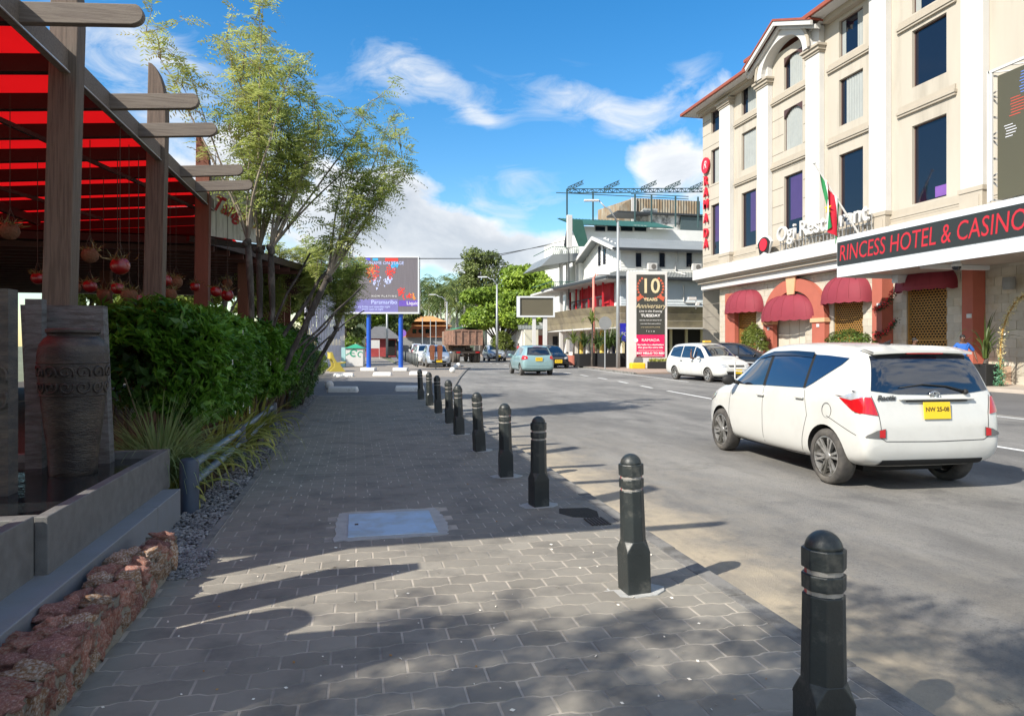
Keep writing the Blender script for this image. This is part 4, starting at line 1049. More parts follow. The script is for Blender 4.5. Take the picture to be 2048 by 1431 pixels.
for (c_, r_, y0, y1, z0, z1) in holes:
    w = MB(); x = HX+.14; t_ = .055
    w.box(x, x+.05, y0, y1, z0, z0+t_); w.box(x, x+.05, y0, y1, z1-t_, z1); w.box(x, x+.05, y0, y0+t_, z0+t_, z1-t_); w.box(x, x+.05, y1-t_, y1, z0+t_, z1-t_)
    if c_ == 3 and r_ in (2, 3):     # segmental arched heads
        for s_ in (0, 1):
            pts = [(y0, z1)] if s_ == 0 else [(y1, z1)]
            for k in range(7):
                q = k/6*.5; yy = y0+(y1-y0)*(q if s_ == 0 else 1-q); pts.append((yy, z1-.5+.5*math.sin(PI*q)**.8 if k else z1-.5))
            w.prism(pts, HX+.002, x+.05, 'x')
    fr = w.build('window', M_FRAME, hotel)
    p = MB(); p.box(x+.03, x+.036, y0+t_, y1-t_, z0+t_, z1-t_)
    # glass, curtain and blind as the photograph shows them
    p.build('pane', M_GLASS, fr)
    cur = curt_rows.get((c_, r_))
    if cur:
        m_ = MB(); ya, yb = y0+t_, y0+t_+(y1-y0-2*t_)*cur
        m_.grid(lambda s, q: (x+.012+.009*math.sin(s*(yb-ya)*34), ya+(yb-ya)*s, z0+t_+(z1-z0-2*t_)*q), int(50*(yb-ya)), 1); m_.build('curtain', M_CURT, fr, smooth=True)
        if cur == .8 or cur == .7:
            pass
    elif (r_ == 1 and c_ in (1, 2, 3)):
        ya, yb = y0+t_+(.0 if c_ != 2 else .0), y1-t_-(y1-y0)*(.45 if c_ == 2 else .2)
        MB().box(x+.02, x+.028, ya, yb, z0+.9, z1-t_-.05).build('blind', M_GLASP, fr)
    if (c_ in (4, 5)) and r_ == 3: 
        MB().box(x+.018, x+.026, y1-t_-(y1-y0)*.16, y1-t_, z0+t_, z1-t_).build('curtain', M_CURT, fr)
    if c_ == 5 and r_ == 1: MB().box(x+.018, x+.026, y0+.1, y0+.75, z0+.1, z0+.55).build('purple_cushion', mat('purple_cloth', (.16, .07, .3), .8), fr)
# pilasters
for i, (y0, y1, zt, zb) in enumerate([(yu(1468), yu(1447), 17.2, 7.6), (yu(1545), yu(1523), 16.9, 7.6), (yu(1649), yu(1621), 16.9, 7.6), (yu(1783), yu(1749), 20.5, 7.7), (yu(1979), yu(1934), 20.5, 7.75), (14.9, 16.5, 20.5, 7.7)]):
    p = MB(); w = (y1-y0)/2; ym = (y0+y1)/2; p.box(HX-.32, HX-.003, ym-w, ym+w, zb, zt)
    pl = p.build('pilaster', M_TRIM, hotel, bevel=.015)
    q = MB(); q.box(HX-.40, HX-.003, ym-w-.07, ym+w+.07, zb-.18, zb-.002); q.box(HX-.36, HX-.003, ym-w-.02, ym+w+.02, zb-.95, zb-.182)
    q.box(HX-.385, HX-.362, ym-w+.12, ym+w-.12, zb-.82, zb-.35)
    if i < 3:
        q.box(HX-.38, HX-.003, ym-w-.05, ym+w+.05, zt+.002, zt+.12); q.box(HX-.46, HX-.003, ym-w-.12, ym+w+.12, zt+.122, zt+.3); q.box(HX-.55, HX-.003, ym-w-.2, ym+w+.2, zt+.302, zt+.42)
    q.build('capital', M_MOLD, pl)
    if i in (1, 2): MB().box(HX-.34, HX-.003, ym-w, ym+w, zt+.425, 18.3).build('upper_block', M_TRIM, pl, bevel=.01)
# window ledges between pilasters
def ledge(y0, y1, z, pr=.16, nm='ledge_moulding'):
    q = MB(); q.box(HX-pr, HX-.002, y0, y1, z-.06, z+.06); q.box(HX-pr*.7, HX-.002, y0+.03, y1-.03, z-.16, z-.062); q.box(HX-pr*.4, HX-.002, y0+.06, y1-.06, z+.062, z+.3); q.build(nm, M_MOLD, hotel)
for (u0, u1) in ((1470, 1521), (1543, 1620), (1657, 1742), (1797, 1915)):
    for z in (15.75, 11.95): ledge(yu(u1), yu(u0), z)
for z in (15.75, 11.95): ledge(16.8, 19.6, z)
ledge(12, 45.3, 7.35, .1, 'string_course'); ledge(12, 45.3, 7.0, .14, 'string_course')
# arch over bay 3
ya, yb = yu(1636), yu(1532); ym = (ya+yb)/2; ra = (yb-ya)/2
b = MB(); n = 20
arc = lambda r, h: [(ym+r*math.cos(PI*i/n), 17.33+h*math.sin(PI*i/n)) for i in range(n+1)]
o_, i_ = arc(ra+.1, 2.05), arc(ra-.45, 1.5)
for i in range(n): b.prism([o_[i], o_[i+1], i_[i+1], i_[i]], HX-.62, HX-.002, 'x')
ar = b.build('arch', M_TRIM, hotel)
b = MB(); o2 = arc(ra+.18, 2.13); i2 = arc(ra+.0, 1.95)
for i in range(n): b.prism([o2[i], o2[i+1], i2[i+1], i2[i]], HX-.68, HX-.622, 'x')
b.build('arch_rim', M_MOLD, ar)
b = MB(); b.prism([(ya-1.2, 18.5)]+[(p[0], p[1]) for p in o_[::-1] if p[1] > 18.2]+[(yb+1.0, 18.5), (ym, 19.55)], HX-.45, HX-.003, 'x'); b.build('gable_wall', M_TRIM, hotel)
b = MB(); b.prism([(ym+1.9, 18.2), (ym+1.2, 19.0), (ym-1.2, 19.0), (ym-1.9, 18.2)]+[(p[0], p[1]) for p in []], HX+.0, HX+.1, 'x')
# gable roof rake + tiles
def slab_bar(b, a, c, w, h): b.bar(a, c, w, h)
b = MB()
gz = 19.75; yl, yr = ym+3.2, ym-3.3
for (p, q) in (((yl, 18.15), (ym, gz)), ((ym, gz), (yr, 18.35))):
    b.add([(HX-1.15, p[0], p[1]+.12), (HX-1.15, q[0], q[1]+.12), (HX+5, q[0], q[1]+.12), (HX+5, p[0], p[1]+.12), (HX-1.15, p[0], p[1]), (HX-1.15, q[0], q[1]), (HX+5, q[0], q[1]), (HX+5, p[0], p[1])],
          [(0, 1, 2, 3), (4, 7, 6, 5), (0, 4, 5, 1), (3, 2, 6, 7), (0, 3, 7, 4), (1, 5, 6, 2)])
gr = b.build('gable_roof', M_RTILE, hotel)
b = MB()
for (p, q) in (((yl, 17.9), (ym, gz-.25)), ((ym, gz-.25), (yr, 18.1))):
    for x0, x1, dz in ((HX-1.1, HX-.95, .0), (HX-.8, HX-.5, -.16)):
        b.add([(x0, p[0], p[1]+.24+dz), (x0, q[0], q[1]+.24+dz), (x1, q[0], q[1]+.24+dz), (x1, p[0], p[1]+.24+dz), (x0, p[0], p[1]+dz), (x0, q[0], q[1]+dz), (x1, q[0], q[1]+dz), (x1, p[0], p[1]+dz)],
              [(0, 1, 2, 3), (4, 7, 6, 5), (0, 4, 5, 1), (3, 2, 6, 7), (0, 3, 7, 4), (1, 5, 6, 2)])
b.build('gable_fascia', M_TRIM, gr)
# main eave, soffit, roof
b = MB(); b.box(HX-1.05, HX+.3, yl-.2, YF+1.0, 17.98, 18.10); b.box(HX-1.05, HX+.3, 12, yr+.2, 18.5, 18.62); sf = b.build('soffit', M_TRIM, hotel)
b = MB(); b.box(HX-.35, HX-.003, yl, YF, 17.70, 17.97); b.box(HX-.5, HX-.003, yl, YF, 17.86, 17.975); b.box(HX-.35, HX-.003, 12, yr, 18.2, 18.495); b.build('eave_cornice', M_MOLD, hotel)
b = MB(); b.box(HX-1.2, HX-1.06, yl-.3, YF+1.15, 17.99, 18.2); b.box(HX-1.2, HX-1.06, 12, yr+.3, 18.5, 18.72); b.box(HX-1.06, HX+8, YF+1.0, YF+1.15, 17.99, 18.2); b.build('gutter', M_RTILE, hotel, bevel=.03)
rf = MB()
for (y0, y1, z) in ((yl-.3, YF+1.1, 18.12), (12, yr+.3, 18.64)):
    n = int((y1-y0)/.32)
    rf.grid(lambda s, q: (HX-1.1+7*q, y0+(y1-y0)*s-(q*6 if y1 > 40 and s > .99 else 0), z+3.6*q+.05*abs(math.sin(s*n*PI))), n*4, 3)
rf.build('roof', M_RTILE, hotel)
b = MB(); b.prism([(44., 18.1), (38., 22.6), (12, 22.6), (12, 18.1)], HX+5.9, HX+6.1, 'x'); b.build('ridge_wall', M_PL, hotel)
b = MB(); b.box(HX-.4, HX+3, 30.2, 30.4, 19.5, 21.5)
# upper hip end visible above the gable
b = MB(); yy0, yy1 = 31., 42.
b.add([(HX+1.2, yy0-8, 20.4), (HX+1.2, yy1, 20.4), (HX+7, yy1-5, 24), (HX+7, yy0-8, 24), (HX+13, yy1, 20.4)], [(0, 1, 2, 3), (1, 4, 2)]); b.box(HX+1.1, HX+1.3, yy0-8, yy1, 20.25, 20.45)
b.build('upper_roof', M_RTILE, hotel); b = MB(); b.box(HX+2.8, HX+12, 22, yy1-1.6, 18.5, 20.2); b.build('upper_wall', M_PL, hotel)

# ground floor: cut stone blocks with openings
lat = [('w1', yu(1514, 640), yu(1478, 640), .3, 3.9), ('door', yu(1612, 640), yu(1544, 640), .08, 3.6), ('w3', yu(1727, 640), yu(1669, 640), .3, 4.0), ('w4', yu(1895, 640), yu(1815, 640), .1, 4.05)]
gh = [(h[1], h[2], h[3], h[4]) for h in lat]
b = MB(); wall_holes(b, HX-.02, YN, YF-2.4, -.1, 5.35, gh, .25); b.build('ground_floor_wall', mat('stone_joint', (.34, .30, .24), .95, var=.15, coords='World'), hotel)
BH, BW = .34, .62
pcs = 0; bigj = MB(); me_b = {}
z = .08; r = 0
while z < 5.3:
    y = YN+(r % 2)*BW*.5
    while y < YF-2.5:
        y0, y1 = y+.008, min(y+BW, YF-2.45)-.008
        segs = [(y0, y1)]
        for h in gh:
            if z < h[3] and z+BH > h[2]:
                ns = []
                for a, c in segs:
                    if h[1] <= a or h[0] >= c: ns.append((a, c))
                    else:
                        if h[0]-a > .06: ns.append((a, h[0]))
                        if c-h[1] > .06: ns.append((h[1], c))
                segs = ns
        for a, c in segs:
            zt = min(z+BH, 5.34)-.008
            if pcs < 300 and 20.5 < a < 30.2:
                key = (round(c-a, 3), round(zt-z, 3))
                if key not in me_b:
                    q = MB(); q.box(-.03, .0, 0, key[0], 0, key[1]); me_b[key] = q.mesh('stone_block', M_STONE)
                o = link(bpy.data.objects.new('stone_block', me_b[key])); o.parent = hotel; o.location = (HX-.021+rng.normal()*.004-hotel.location.x, a-hotel.location.y, z-hotel.location.z); pcs += 1
            else:
                dx = rng.normal()*.004; bigj.box(HX-.05+dx, HX-.021+dx, a, c, z, zt)
        y += BW
    z += BH; r += 1
kind(bigj.build('stone_facing', M_STONE, hotel), 'stuff')
def lattice(nm, y0, y1, z0, z1, mull=True):
    t = MB(); x = HX+.02; f = .07
    t.box(x, x+.06, y0, y1, z0, z0+f); t.box(x, x+.06, y0, y1, z1-f, z1); t.box(x, x+.06, y0, y0+f, z0+f, z1-f); t.box(x, x+.06, y1-f, y1, z0+f, z1-f)
    if mull: zm = z0+(z1-z0)*.42; t.box(x-.005, x+.065, y0+f, y1-f, zm-.04, zm+.04)
    fr = t.build('lattice_window', M_GOLD, hotel)
    l = MB(); nY = max(6, int((y1-y0-2*f)/.16)); sy = (y1-y0-2*f)/nY; nZ = int((z1-z0-2*f)/.11); sz_ = (z1-z0-2*f)/nZ
    for j in range(nZ+1):
        z = z0+f+j*sz_; l.box(x+.012, x+.04, y0+f, y1-f, z-.018, z+.018)
    for j in range(nZ):
        for i in range(nY):
            yy = y0+f+(i+(.5 if j % 2 else 0.0))*sy; z = z0+f+j*sz_
            if yy < y1-f-.03: l.box(x+.01, x+.038, yy-.02, yy+.02, z+.016, z+sz_-.016)
    kind(l.build('lattice', M_GOLD, fr), 'stuff')
    MB().box(x+.16, x+.18, y0, y1, z0, z1).build('glass', M_DARKIN, fr)
for h in lat:
    if h[0] != 'door': lattice('w', h[1]+.002, h[2]-.002, h[3]+.002, h[4]-.002)
d_ = lat[1]; b = MB(); b.box(HX+.1, HX+.16, d_[1], d_[2], .08, 3.55); dd = b.build('entrance_door', mat('pale_door', (.50, .46, .38), .5, var=.1), hotel)
b = MB(); ymid = (d_[1]+d_[2])/2; b.box(HX+.085, HX+.099, ymid-.02, ymid+.02, .1, 3.5); b.box(HX+.085, HX+.099, ymid-.9, ymid-.86, .1, 3.5); b.build('door_frame', M_MOLD, dd)
# terracotta pilasters
def column(nm, y0, y1, z1, dep=.6, cap=None, lab=None):
    q = MB(); q.box(HX-.06-dep, HX-.06, y0, y1, .08, z1); o = q.build(nm, M_TERRA, hotel, bevel=.01)
    if cap:
        q = MB(); q.box(HX-.13-dep, HX-.062, y0-.08, y1+.08, cap, cap+.22); q.build('capital', mat('peach_band', (.60, .34, .19), .8, var=.1), o, bevel=.01)
    return o
column('terracotta_pilaster', yu(1465, 640, 23.5), yu(1446, 640, 23.5), 4.9, .3)
c1 = column('terracotta_pilaster', yu(1541, 640, 23.5), yu(1522, 640, 23.5), 3.1, .3, 2.75)
c2 = column('terracotta_pilaster', yu(1644, 640, 23.5), yu(1619, 640, 23.5), 3.1, .3, 2.75)
for (u0, u1) in ((1766, 1746), (1948, 1926)): column('terracotta_pilaster', yu(u0, 640, 23.4), yu(u1, 640, 23.4), 4.95, .6)
b = MB(); b.box(HX-.8, HX-.06, 21.5, 22.6, .08, .75); b.build('plinth', mat('peach_plinth', (.6, .42, .3), .85, var=.1), hotel)
# entrance arch
y0, y1 = yu(1644, 640, 23.5), yu(1522, 640, 23.5); ym = (y0+y1)/2; ra = (y1-y0)/2; b = MB(); n = 24
o_ = [(ym+ra*math.cos(PI*i/n), 3.1+2.15*math.sin(PI*i/n)) for i in range(n+1)]; i_ = [(ym+(ra-.85)*math.cos(PI*i/n), 3.1+1.45*math.sin(PI*i/n)) for i in range(n+1)]
for i in range(n): b.prism([o_[i], o_[i+1], i_[i+1], i_[i]], HX-.36, HX-.055, 'x')
ea = b.build('entrance_arch', M_TERRA, hotel)
b = MB(); b.prism([(ym-.45, 5.4), (ym-.3, 4.35), (ym+.3, 4.35), (ym+.45, 5.4)], HX-.46, HX-.361, 'x'); b.build('keystone', MATS['peach_band'], ea, bevel=.02)
# cornice bands above the ground floor
b = MB(); b.box(22.9, HX-.06, 26.05, 44.9, 6.05, 6.75); b.box(23.4, HX-.06, 26.05, 44.6, 5.36, 5.75); co = b.build('cornice', M_TRIM, hotel, bevel=.02)
b = MB(); b.box(23.05, HX-.06, 26.05, 44.8, 5.93, 6.045); b.box(23.2, HX-.06, 26.05, 44.7, 5.755, 5.925); b.build('cornice_neck', M_MOLD, co)
b = MB()
for i in range(13): b.box(22.893, 22.899, 27.5+i*1.35, 27.515+i*1.35, 6.06, 6.74)
b.build('panel_joint', mat('joint_grey', (.4, .4, .4), .8), co)

# awnings: domed and ribbed
def awning(nm, y0, y1, z0, z1, dep, lab=None):
    ym = (y0+y1)/2; hw = (y1-y0)/2; b = MB(); nr = 7
    def f(s, q):
        a = PI*s; k = 1-.02*abs(math.sin(a*nr)); ph = q*PI/2
        return (HX-.08-dep*math.sin(a)**.8*math.cos(ph)**.75*k, ym-hw*math.cos(a)*math.cos(ph)**.6*(1), z0+(z1-z0)*math.sin(ph)*k)
    b.grid(f, 56, 12)
    o = b.build('awning', M_AWN, hotel, smooth=True)
    v = MB(); v.grid(lambda s, q: (HX-.08-dep*math.sin(PI*s)**.8-.008, ym-hw*math.cos(PI*s), z0-(.16+.05*abs(math.sin(s*PI*9)))*q), 90, 1); v.build('valance', M_AWN, o, smooth=True)
    r_ = MB()
    for k in range(1, nr):
        s = k/nr; pts = [Vector(f(s, q/8))+Vector((-.012, 0, .005)) for q in range(9)]; r_.tube(pts, .012, 5)
    r_.build('rib', mat('awning_seam', (.22, .03, .045), .8), o)
    return o
awning('a', yu(1518, 600, 23.6), yu(1453, 600, 23.6), 3.75, 5.0, 1.0)
awning('a', yu(1617, 600, 23.4), yu(1523, 600, 23.4)+.3, 3.1, 4.4, .95)
awning('a', yu(1733, 600, 23.6), yu(1645, 600, 23.6), 3.8, 5.0, 1.0)
awning('a', yu(1903, 600, 23.6), yu(1792, 600, 23.6), 4.05, 4.9, 1.0)
b = MB()
for (u, z) in ((1457, 3.6), (1527, 2.45), (1625, 2.5), (1757, 3.3), (1938, 2.6)): y = yu(u, 640, 23.3); b.box(HX-.72 if u > 1700 else HX-.40, HX-.665 if u > 1700 else HX-.365, y-.1, y+.1, z, z+.16)
b.build('wall_plaque', M_TRIM, hotel)

# canopy with LED text band
cn = thing('canopy', 'long flat white porte-cochere canopy carrying a black text display with red words', 'canopy', (22, 20, 4.4))
CXF = 20.; y_end = 25.95
b = MB(); b.box(CXF, HX-.07, 6., y_end, 4.62, 5.9); b.build('core', M_ACM, cn)
def panel_row(z0, z1, nm):
    y = 6.
    b0 = []
    while y < y_end-.1:
        q = MB(); y1 = min(y+.6, y_end); q.box(CXF-.06, CXF-.002, y+.004, y1-.004, z0, z1); q.build(nm, M_ACM, cn, bevel=.004); y += .6
panel_row(4.41, 4.90, 'fascia_panel'); 
b = MB(); b.box(CXF-.06, CXF-.002, 6, y_end, 5.88, 6.10); b.box(CXF-.06, HX-.07, y_end+.002, y_end+.06, 4.41, 6.10); b.box(CXF, HX-.07, 6, y_end, 5.91, 6.0); b.build('edge_panel', M_ACM, cn)
b = MB(); b.box(CXF-.1, CXF-.004, 6.0, y_end, 4.90, 5.88); led = b.build('text_display', mat('led_black', (.022, .024, .022), .45, var=.3, scale=30, stretch=(1, 1, 14)), cn)
M_LEDR = mat('led_red', (.42, .015, .025), .5, emit=.12)
s = 'RINCESS HOTEL & CASINO'
tx = text_obj('display_text', s, .94, M_LEDR, led, (0, 0, 0), FW, .002, align='LEFT', sx=1., shear=.12)
bpy.context.view_layer.update(); W_ = tx.dimensions.x; tgt = y_end-.12-WX(2056, 430, CXF)[0]
k = tgt/W_; tx.scale = (k, 1, 1)
o_ = Vector((CXF-.105, y_end-.12, 5.36)); tx.location = o_-cn.location-led.location
b = MB(); 
yy = 6.
while yy < y_end-.05:
    q = MB(); q.box(CXF+.003, HX-.5, yy+.006, min(yy+.42, y_end)-.006, 4.56, 4.60); q.build('ceiling_panel', mat('ceiling_panel_brown', (.30, .26, .23), .35, var=.15, scale=.6, rnd=.08), cn); yy += .42
b = MB(); b.box(CXF+2.6, HX-.62, y_end-.35, y_end-.003, 4.22, 4.55); b.box(CXF+.6, HX-.5, 22.0, 22.25, 4.40, 4.555); b.build('end_beam', M_ACM, cn)
dc = thing('dome_camera', 'dark glass dome camera hanging under the canopy ceiling', 'camera', (0, 0, 0)); yc, zc = WX(1913, 536, 20.8); dc.location = (20.8, yc, 4.56)
b = MB(); b.lathe([(.12, 0), (.13, -.12), (.17, -.14), (.17, -.24)], 20); b.build('housing', M_ACM, dc, w=False, auto=30)
b = MB(); b.lathe([(.15*math.cos(a), -.24-.15*math.sin(a)) for a in [i*PI/2/6 for i in range(7)]], 20, capb=False); b.build('dome', M_GLASS, dc, w=False, smooth=True)
sp = thing('wall_speaker', 'grey cylindrical fixture under the canopy on the stone wall', 'speaker', (0, 0, 0)); yc, zc = WX(2018, 565, 23.6); sp.location = (23.6, yc, zc)
b = MB(); b.lathe([(.2, -.25), (.22, 0), (.2, .2)], 14); b.build('housing', mat('grey_fixture', (.2, .2, .2), .6), sp, w=False)

# big screen on truss frame
bs = thing('large_screen', 'large dark screen on a white truss frame above the hotel canopy', 'screen', (22.5, 18, 6.9))
b = MB(); b.box(22.5, 22.7, 12, 20.75, 6.75, 11.2); b.build('display', mat('screen_olive', (.075, .068, .04), .35, var=.15, scale=40, stretch=(1, 1, 8)), bs)
b = MB()
for x in (22.4, 23.6):
    b.bar((x, 21.0, 6.7), (x, 21.0, 11.45), .09); b.bar((x, 12, 11.4), (x, 21.0, 11.4), .09)
for i in range(7):
    z = 6.8+i*.75; b.bar((22.4, 21.0, z), (23.6, 21.0, z), .06)
    if i < 6: b.bar((22.4, 21., z) if i % 2 else (23.6, 21., z), (23.6, 21., z+.75) if i % 2 else (22.4, 21., z+.75), .05)
for i in range(12): b.bar((22.4, 21-i*.75, 11.4), (23.6, 21-(i+1)*.75, 11.4), .05)
b.bar((22.4, 20.9, 6.75), (22.4, 20.9, 11.4), .08); b.build('truss', M_TRIM, bs)
cc = [(.5, .05, .03), (.1, .2, .6), (.4, .25, .6), (.6, .6, .65)]
for k, (yy, z0, n, L_) in enumerate([(20.3, 9.6, 7, .7), (20.5, 8.9, 5, .5), (19.9, 10.3, 8, .9)]):
    b = MB()
    for i in range(n):
        w = L_*(.4+.6*math.sin(PI*(i+1)/(n+1))); b.box(22.492, 22.498, yy-w, yy-rng.random()*.1, z0+i*.1, z0+i*.1+.018)
    b.build('lit_lines', mat('lit_line%d' % k, cc[(k*2+1) % 4] if k else cc[0], .5, emit=.5), bs)
cn['label'] = 'long flat white canopy over the hotel entrance carrying a dark display with red words'

# letters
M_RED3 = mat('red_letter', (.62, .012, .03), .4, var=.03)
rs = thing('vertical_sign', 'column of red raised letters under a round logo at the hotel corner', 'sign', (HX-.1, 44.9, 11))
for ch, v in zip('RAMADA', (362.5, 385, 409, 437, 466.5, 488)):
    y, z = WX(1411, v, HX-.15); text_obj('letter', ch, .9, M_RED3, rs, (HX-.12, y, z), FW, .06, bold=.012, sx=.95, w=True)
y, z = WX(1411, 331, HX-.15); b = MB(); b.lathe([(.5, -.06), (.5, .06)], 28, (0, 0, 0), ax='x'); o = b.build('logo_disc', M_RED3, rs, w=False); o.location = Vector((HX-.15, y, z))-rs.location; o.scale = (1, 1, 1.1)
lo = text_obj('logo_mark', 'R', .75, M_TRIM, rs, (HX-.215, y, z), FW, .005, shear=.3, w=True)
og = thing('restaurant_letters', 'white raised letters and black fan logo standing on the hotel cornice', 'sign', (23.3, 31, 6.75))
y0_, _ = WX(1556, 470, 23.3); y1_, _ = WX(1738, 430, 23.3)
tx = text_obj('lettering', 'Ogi Restaurant', 1.18, M_TRIM, og, (0, 0, 0), FW, .07, align='LEFT', bold=.012); bpy.context.view_layer.update(); tx.scale = ((y0_-y1_)/tx.dimensions.x, 1, 1)
tx.location = Vector((23.25, y0_, 7.72))-og.location
b = MB(); b.bar((23.45, y1_, 6.85), (23.45, y0_+1.6, 6.85), .05); b.bar((23.45, y1_, 7.25), (23.45, y0_, 7.25), .04)
for i in range(26): yy = y1_+(y0_-y1_)*i/25; b.bar((23.45, yy, 6.76), (23.45, yy, 7.7), .035)
b.build('support_frame', mat('frame_grey', (.35, .35, .35), .5, .3), og)
yc, zc = WX(1531, 500, 23.2); b = MB(); pts = [(yc, zc-.95)]+[(yc+1.05*math.sin(a), zc-.75+1.6*math.cos(a)) for a in np.linspace(-.75, .75, 12)]; b.prism(pts, 23.1, 23.25, 'x'); b.build('fan_rim', M_TRIM, og, bevel=.02)
b = MB(); pts = [(yc-.42, zc-.25)]+[(yc+.98*math.sin(a), zc-.75+1.5*math.cos(a)) for a in np.linspace(-.7, .7, 12)]+[(yc+.42, zc-.25), (yc, zc-.1)]; b.prism(pts, 23.08, 23.098, 'x'); b.build('fan_black', M_BLACK, og)
b = MB(); b.lathe([(.36, -.03), (.36, .03)], 24, (23.06, yc, zc+.3), ax='x'); b.build('red_sun', M_RED3, og)
b = MB()
for k in range(3): b.bar((23.12, yc-.1-.05*k, zc-1.), (23.1, yc+.25-.1*k, zc-.35), .04)
b.build('fan_handle', M_TRIM, og)

# flag
fl = thing('flag', 'green, white and red flag with yellow star on a slanted white pole', 'flag', (23, 29, 6.7))
def FP(u, v, x): y, z = WX(u, v, x); return Vector((x, y, z))
a_, c_ = FP(1718, 468, 23.0), FP(1628, 326, 20.9)
b = MB(); b.tube([a_, c_], [.05, .035], 10); b.sphere(tuple(c_), .07, 8, 6); b.build('pole', M_TRIM, fl)
M_FL = [mat('flag_green', (.02, .22, .07), .8, trans=.2), mat('flag_white', (.75, .75, .75), .8, trans=.2), mat('flag_red', (.5, .01, .03), .8, trans=.2)]
b = MB(); nu, nv = 24, 30
top0 = c_.lerp(a_, .12); top1 = c_.lerp(a_, .58)
def flp(s, q):       # s across the hoist (along the pole), q along the hanging fly
    p = top0.lerp(top1, s); hang = 2.6*q
    sway = .16*math.sin(s*9+q*2.3)*(.25+q*.8)
    mid = top0.lerp(top1, .5); gather = 1-.55*q
    return Vector((mid.x+(p.x-mid.x)*gather+sway, mid.y+(p.y-mid.y)*gather*.9+.08*math.sin(s*14+q*4)-.25*q, p.z*(1)-hang*(1-.25*s)+(0)))
strip = [0, 0, 1, 2, 2, 2, 2, 1, 0, 0]
n0 = len(b.v); b.grid(flp, 20, nv); 
for i in range(len(b.f)): b.mi[i] = strip[min(9, (i % 20)//2)]
b.build('cloth', M_FL, fl, smooth=True)
b = MB(); pc = flp(.5, .42)+Vector((-.06, 0, 0)); pts = []
for k in range(10):
    r = .26 if k % 2 == 0 else .1; pts.append((pc.y+r*math.sin(k*PI/5), pc.z+r*math.cos(k*PI/5)))
b.prism(pts, pc.x-.02, pc.x, 'x'); b.build('star', mat('flag_yellow', (.75, .5, .02), .7), fl)
# ------------------------------------------------------------ white clapboard building beyond the hotel
BY, BX = 56., 22.05           # wall facing us (y = BY), wall facing the street (x = BX)
M_CLAP = mat('white_clapboard', (.72, .72, .69), .7, var=.08, scale=1, coords='World')
M_CLAPB = mat('pale_blue_clapboard', (.58, .63, .66), .7, var=.08, scale=1, coords='World')
M_GROOF = mat('grey_metal_roof', (.22, .235, .235), .5, .2, var=.15, scale=.6, rvar=.08)
M_GREEN = mat('green_metal_roof', (.035, .11, .085), .5, .1, var=.2, scale=.8)
M_TAN = mat('tan_metal_fascia', (.27, .23, .15), .65, var=.2, scale=.6, col2=(.2, .17, .12), c2scale=.8)
M_DGREY = mat('dark_trim', (.03, .035, .04), .6)
M_REDW = mat('red_wall', (.45, .01, .02), .7, var=.1)
def zY(u, v, y=BY): return WY(u, v, y)
def clap_wall(nm, pts_x, z0, z1, m, parent, plane, c, step=.23, x0f=None, x1f=None):
    """overlapping boards; plane 'y' wall faces -y, plane 'x' faces -x; x0f/x1f give the end positions at height z"""
    z = z0; i = 0; me = None
    while z < z1-.02:
        h = min(step, z1-z); a = x0f(z+h/2) if x0f else pts_x[0]; e = x1f(z+h/2) if x1f else pts_x[1]
        if e-a > .05:
            q = MB()
            if plane == 'y': q.add([(a, c-.035, z), (e, c-.035, z), (e, c-.004, z+h), (a, c-.004, z+h), (a, c, z), (e, c, z), (e, c, z+h), (a, c, z+h)], [(0, 1, 2, 3), (0, 4, 5, 1), (0, 3, 7, 4), (1, 5, 6, 2), (3, 2, 6, 7)])
            else: q.add([(c-.035, a, z), (c-.035, e, z), (c-.004, e, z+h), (c-.004, a, z+h), (c, a, z), (c, e, z), (c, e, z+h), (c, a, z+h)], [(0, 1, 2, 3), (0, 4, 5, 1), (0, 3, 7, 4), (1, 5, 6, 2), (3, 2, 6, 7)])
            q.build('clapboard', m, parent)
        z += step
cb = thing('clapboard_building', 'white clapboard building with grey metal roofs and a red upper balcony beyond the hotel', 'building', (26, 60, 0))
zg = zY(1320, 498)[1]; zr = zY(1320, 461)[1]; zl = zY(1300, 556)[1]; zt = zY(1300, 614)[1]; zb_ = zY(1300, 655)[1]; zlow = zY(1300, 545)[1]
X0 = zY(1241, 500)[0]; X1 = 33.
b = MB(); b.box(BX+.02, X1, BY+.02, BY+16, 0, zg); b.build('core', M_CLAP, cb)
# upper storey towards us
clap_wall('w', (X0, X1), zlow, zg, M_CLAP, cb, 'y', BY)
clap_wall('w', (X0-.1, X1), zt, zl-.25, M_CLAPB, cb, 'y', BY-.35)
MB().box(X0-.1, X1, BY-.35, BY, zt, zl-.2).build('lower_wall_core', M_CLAPB, cb)
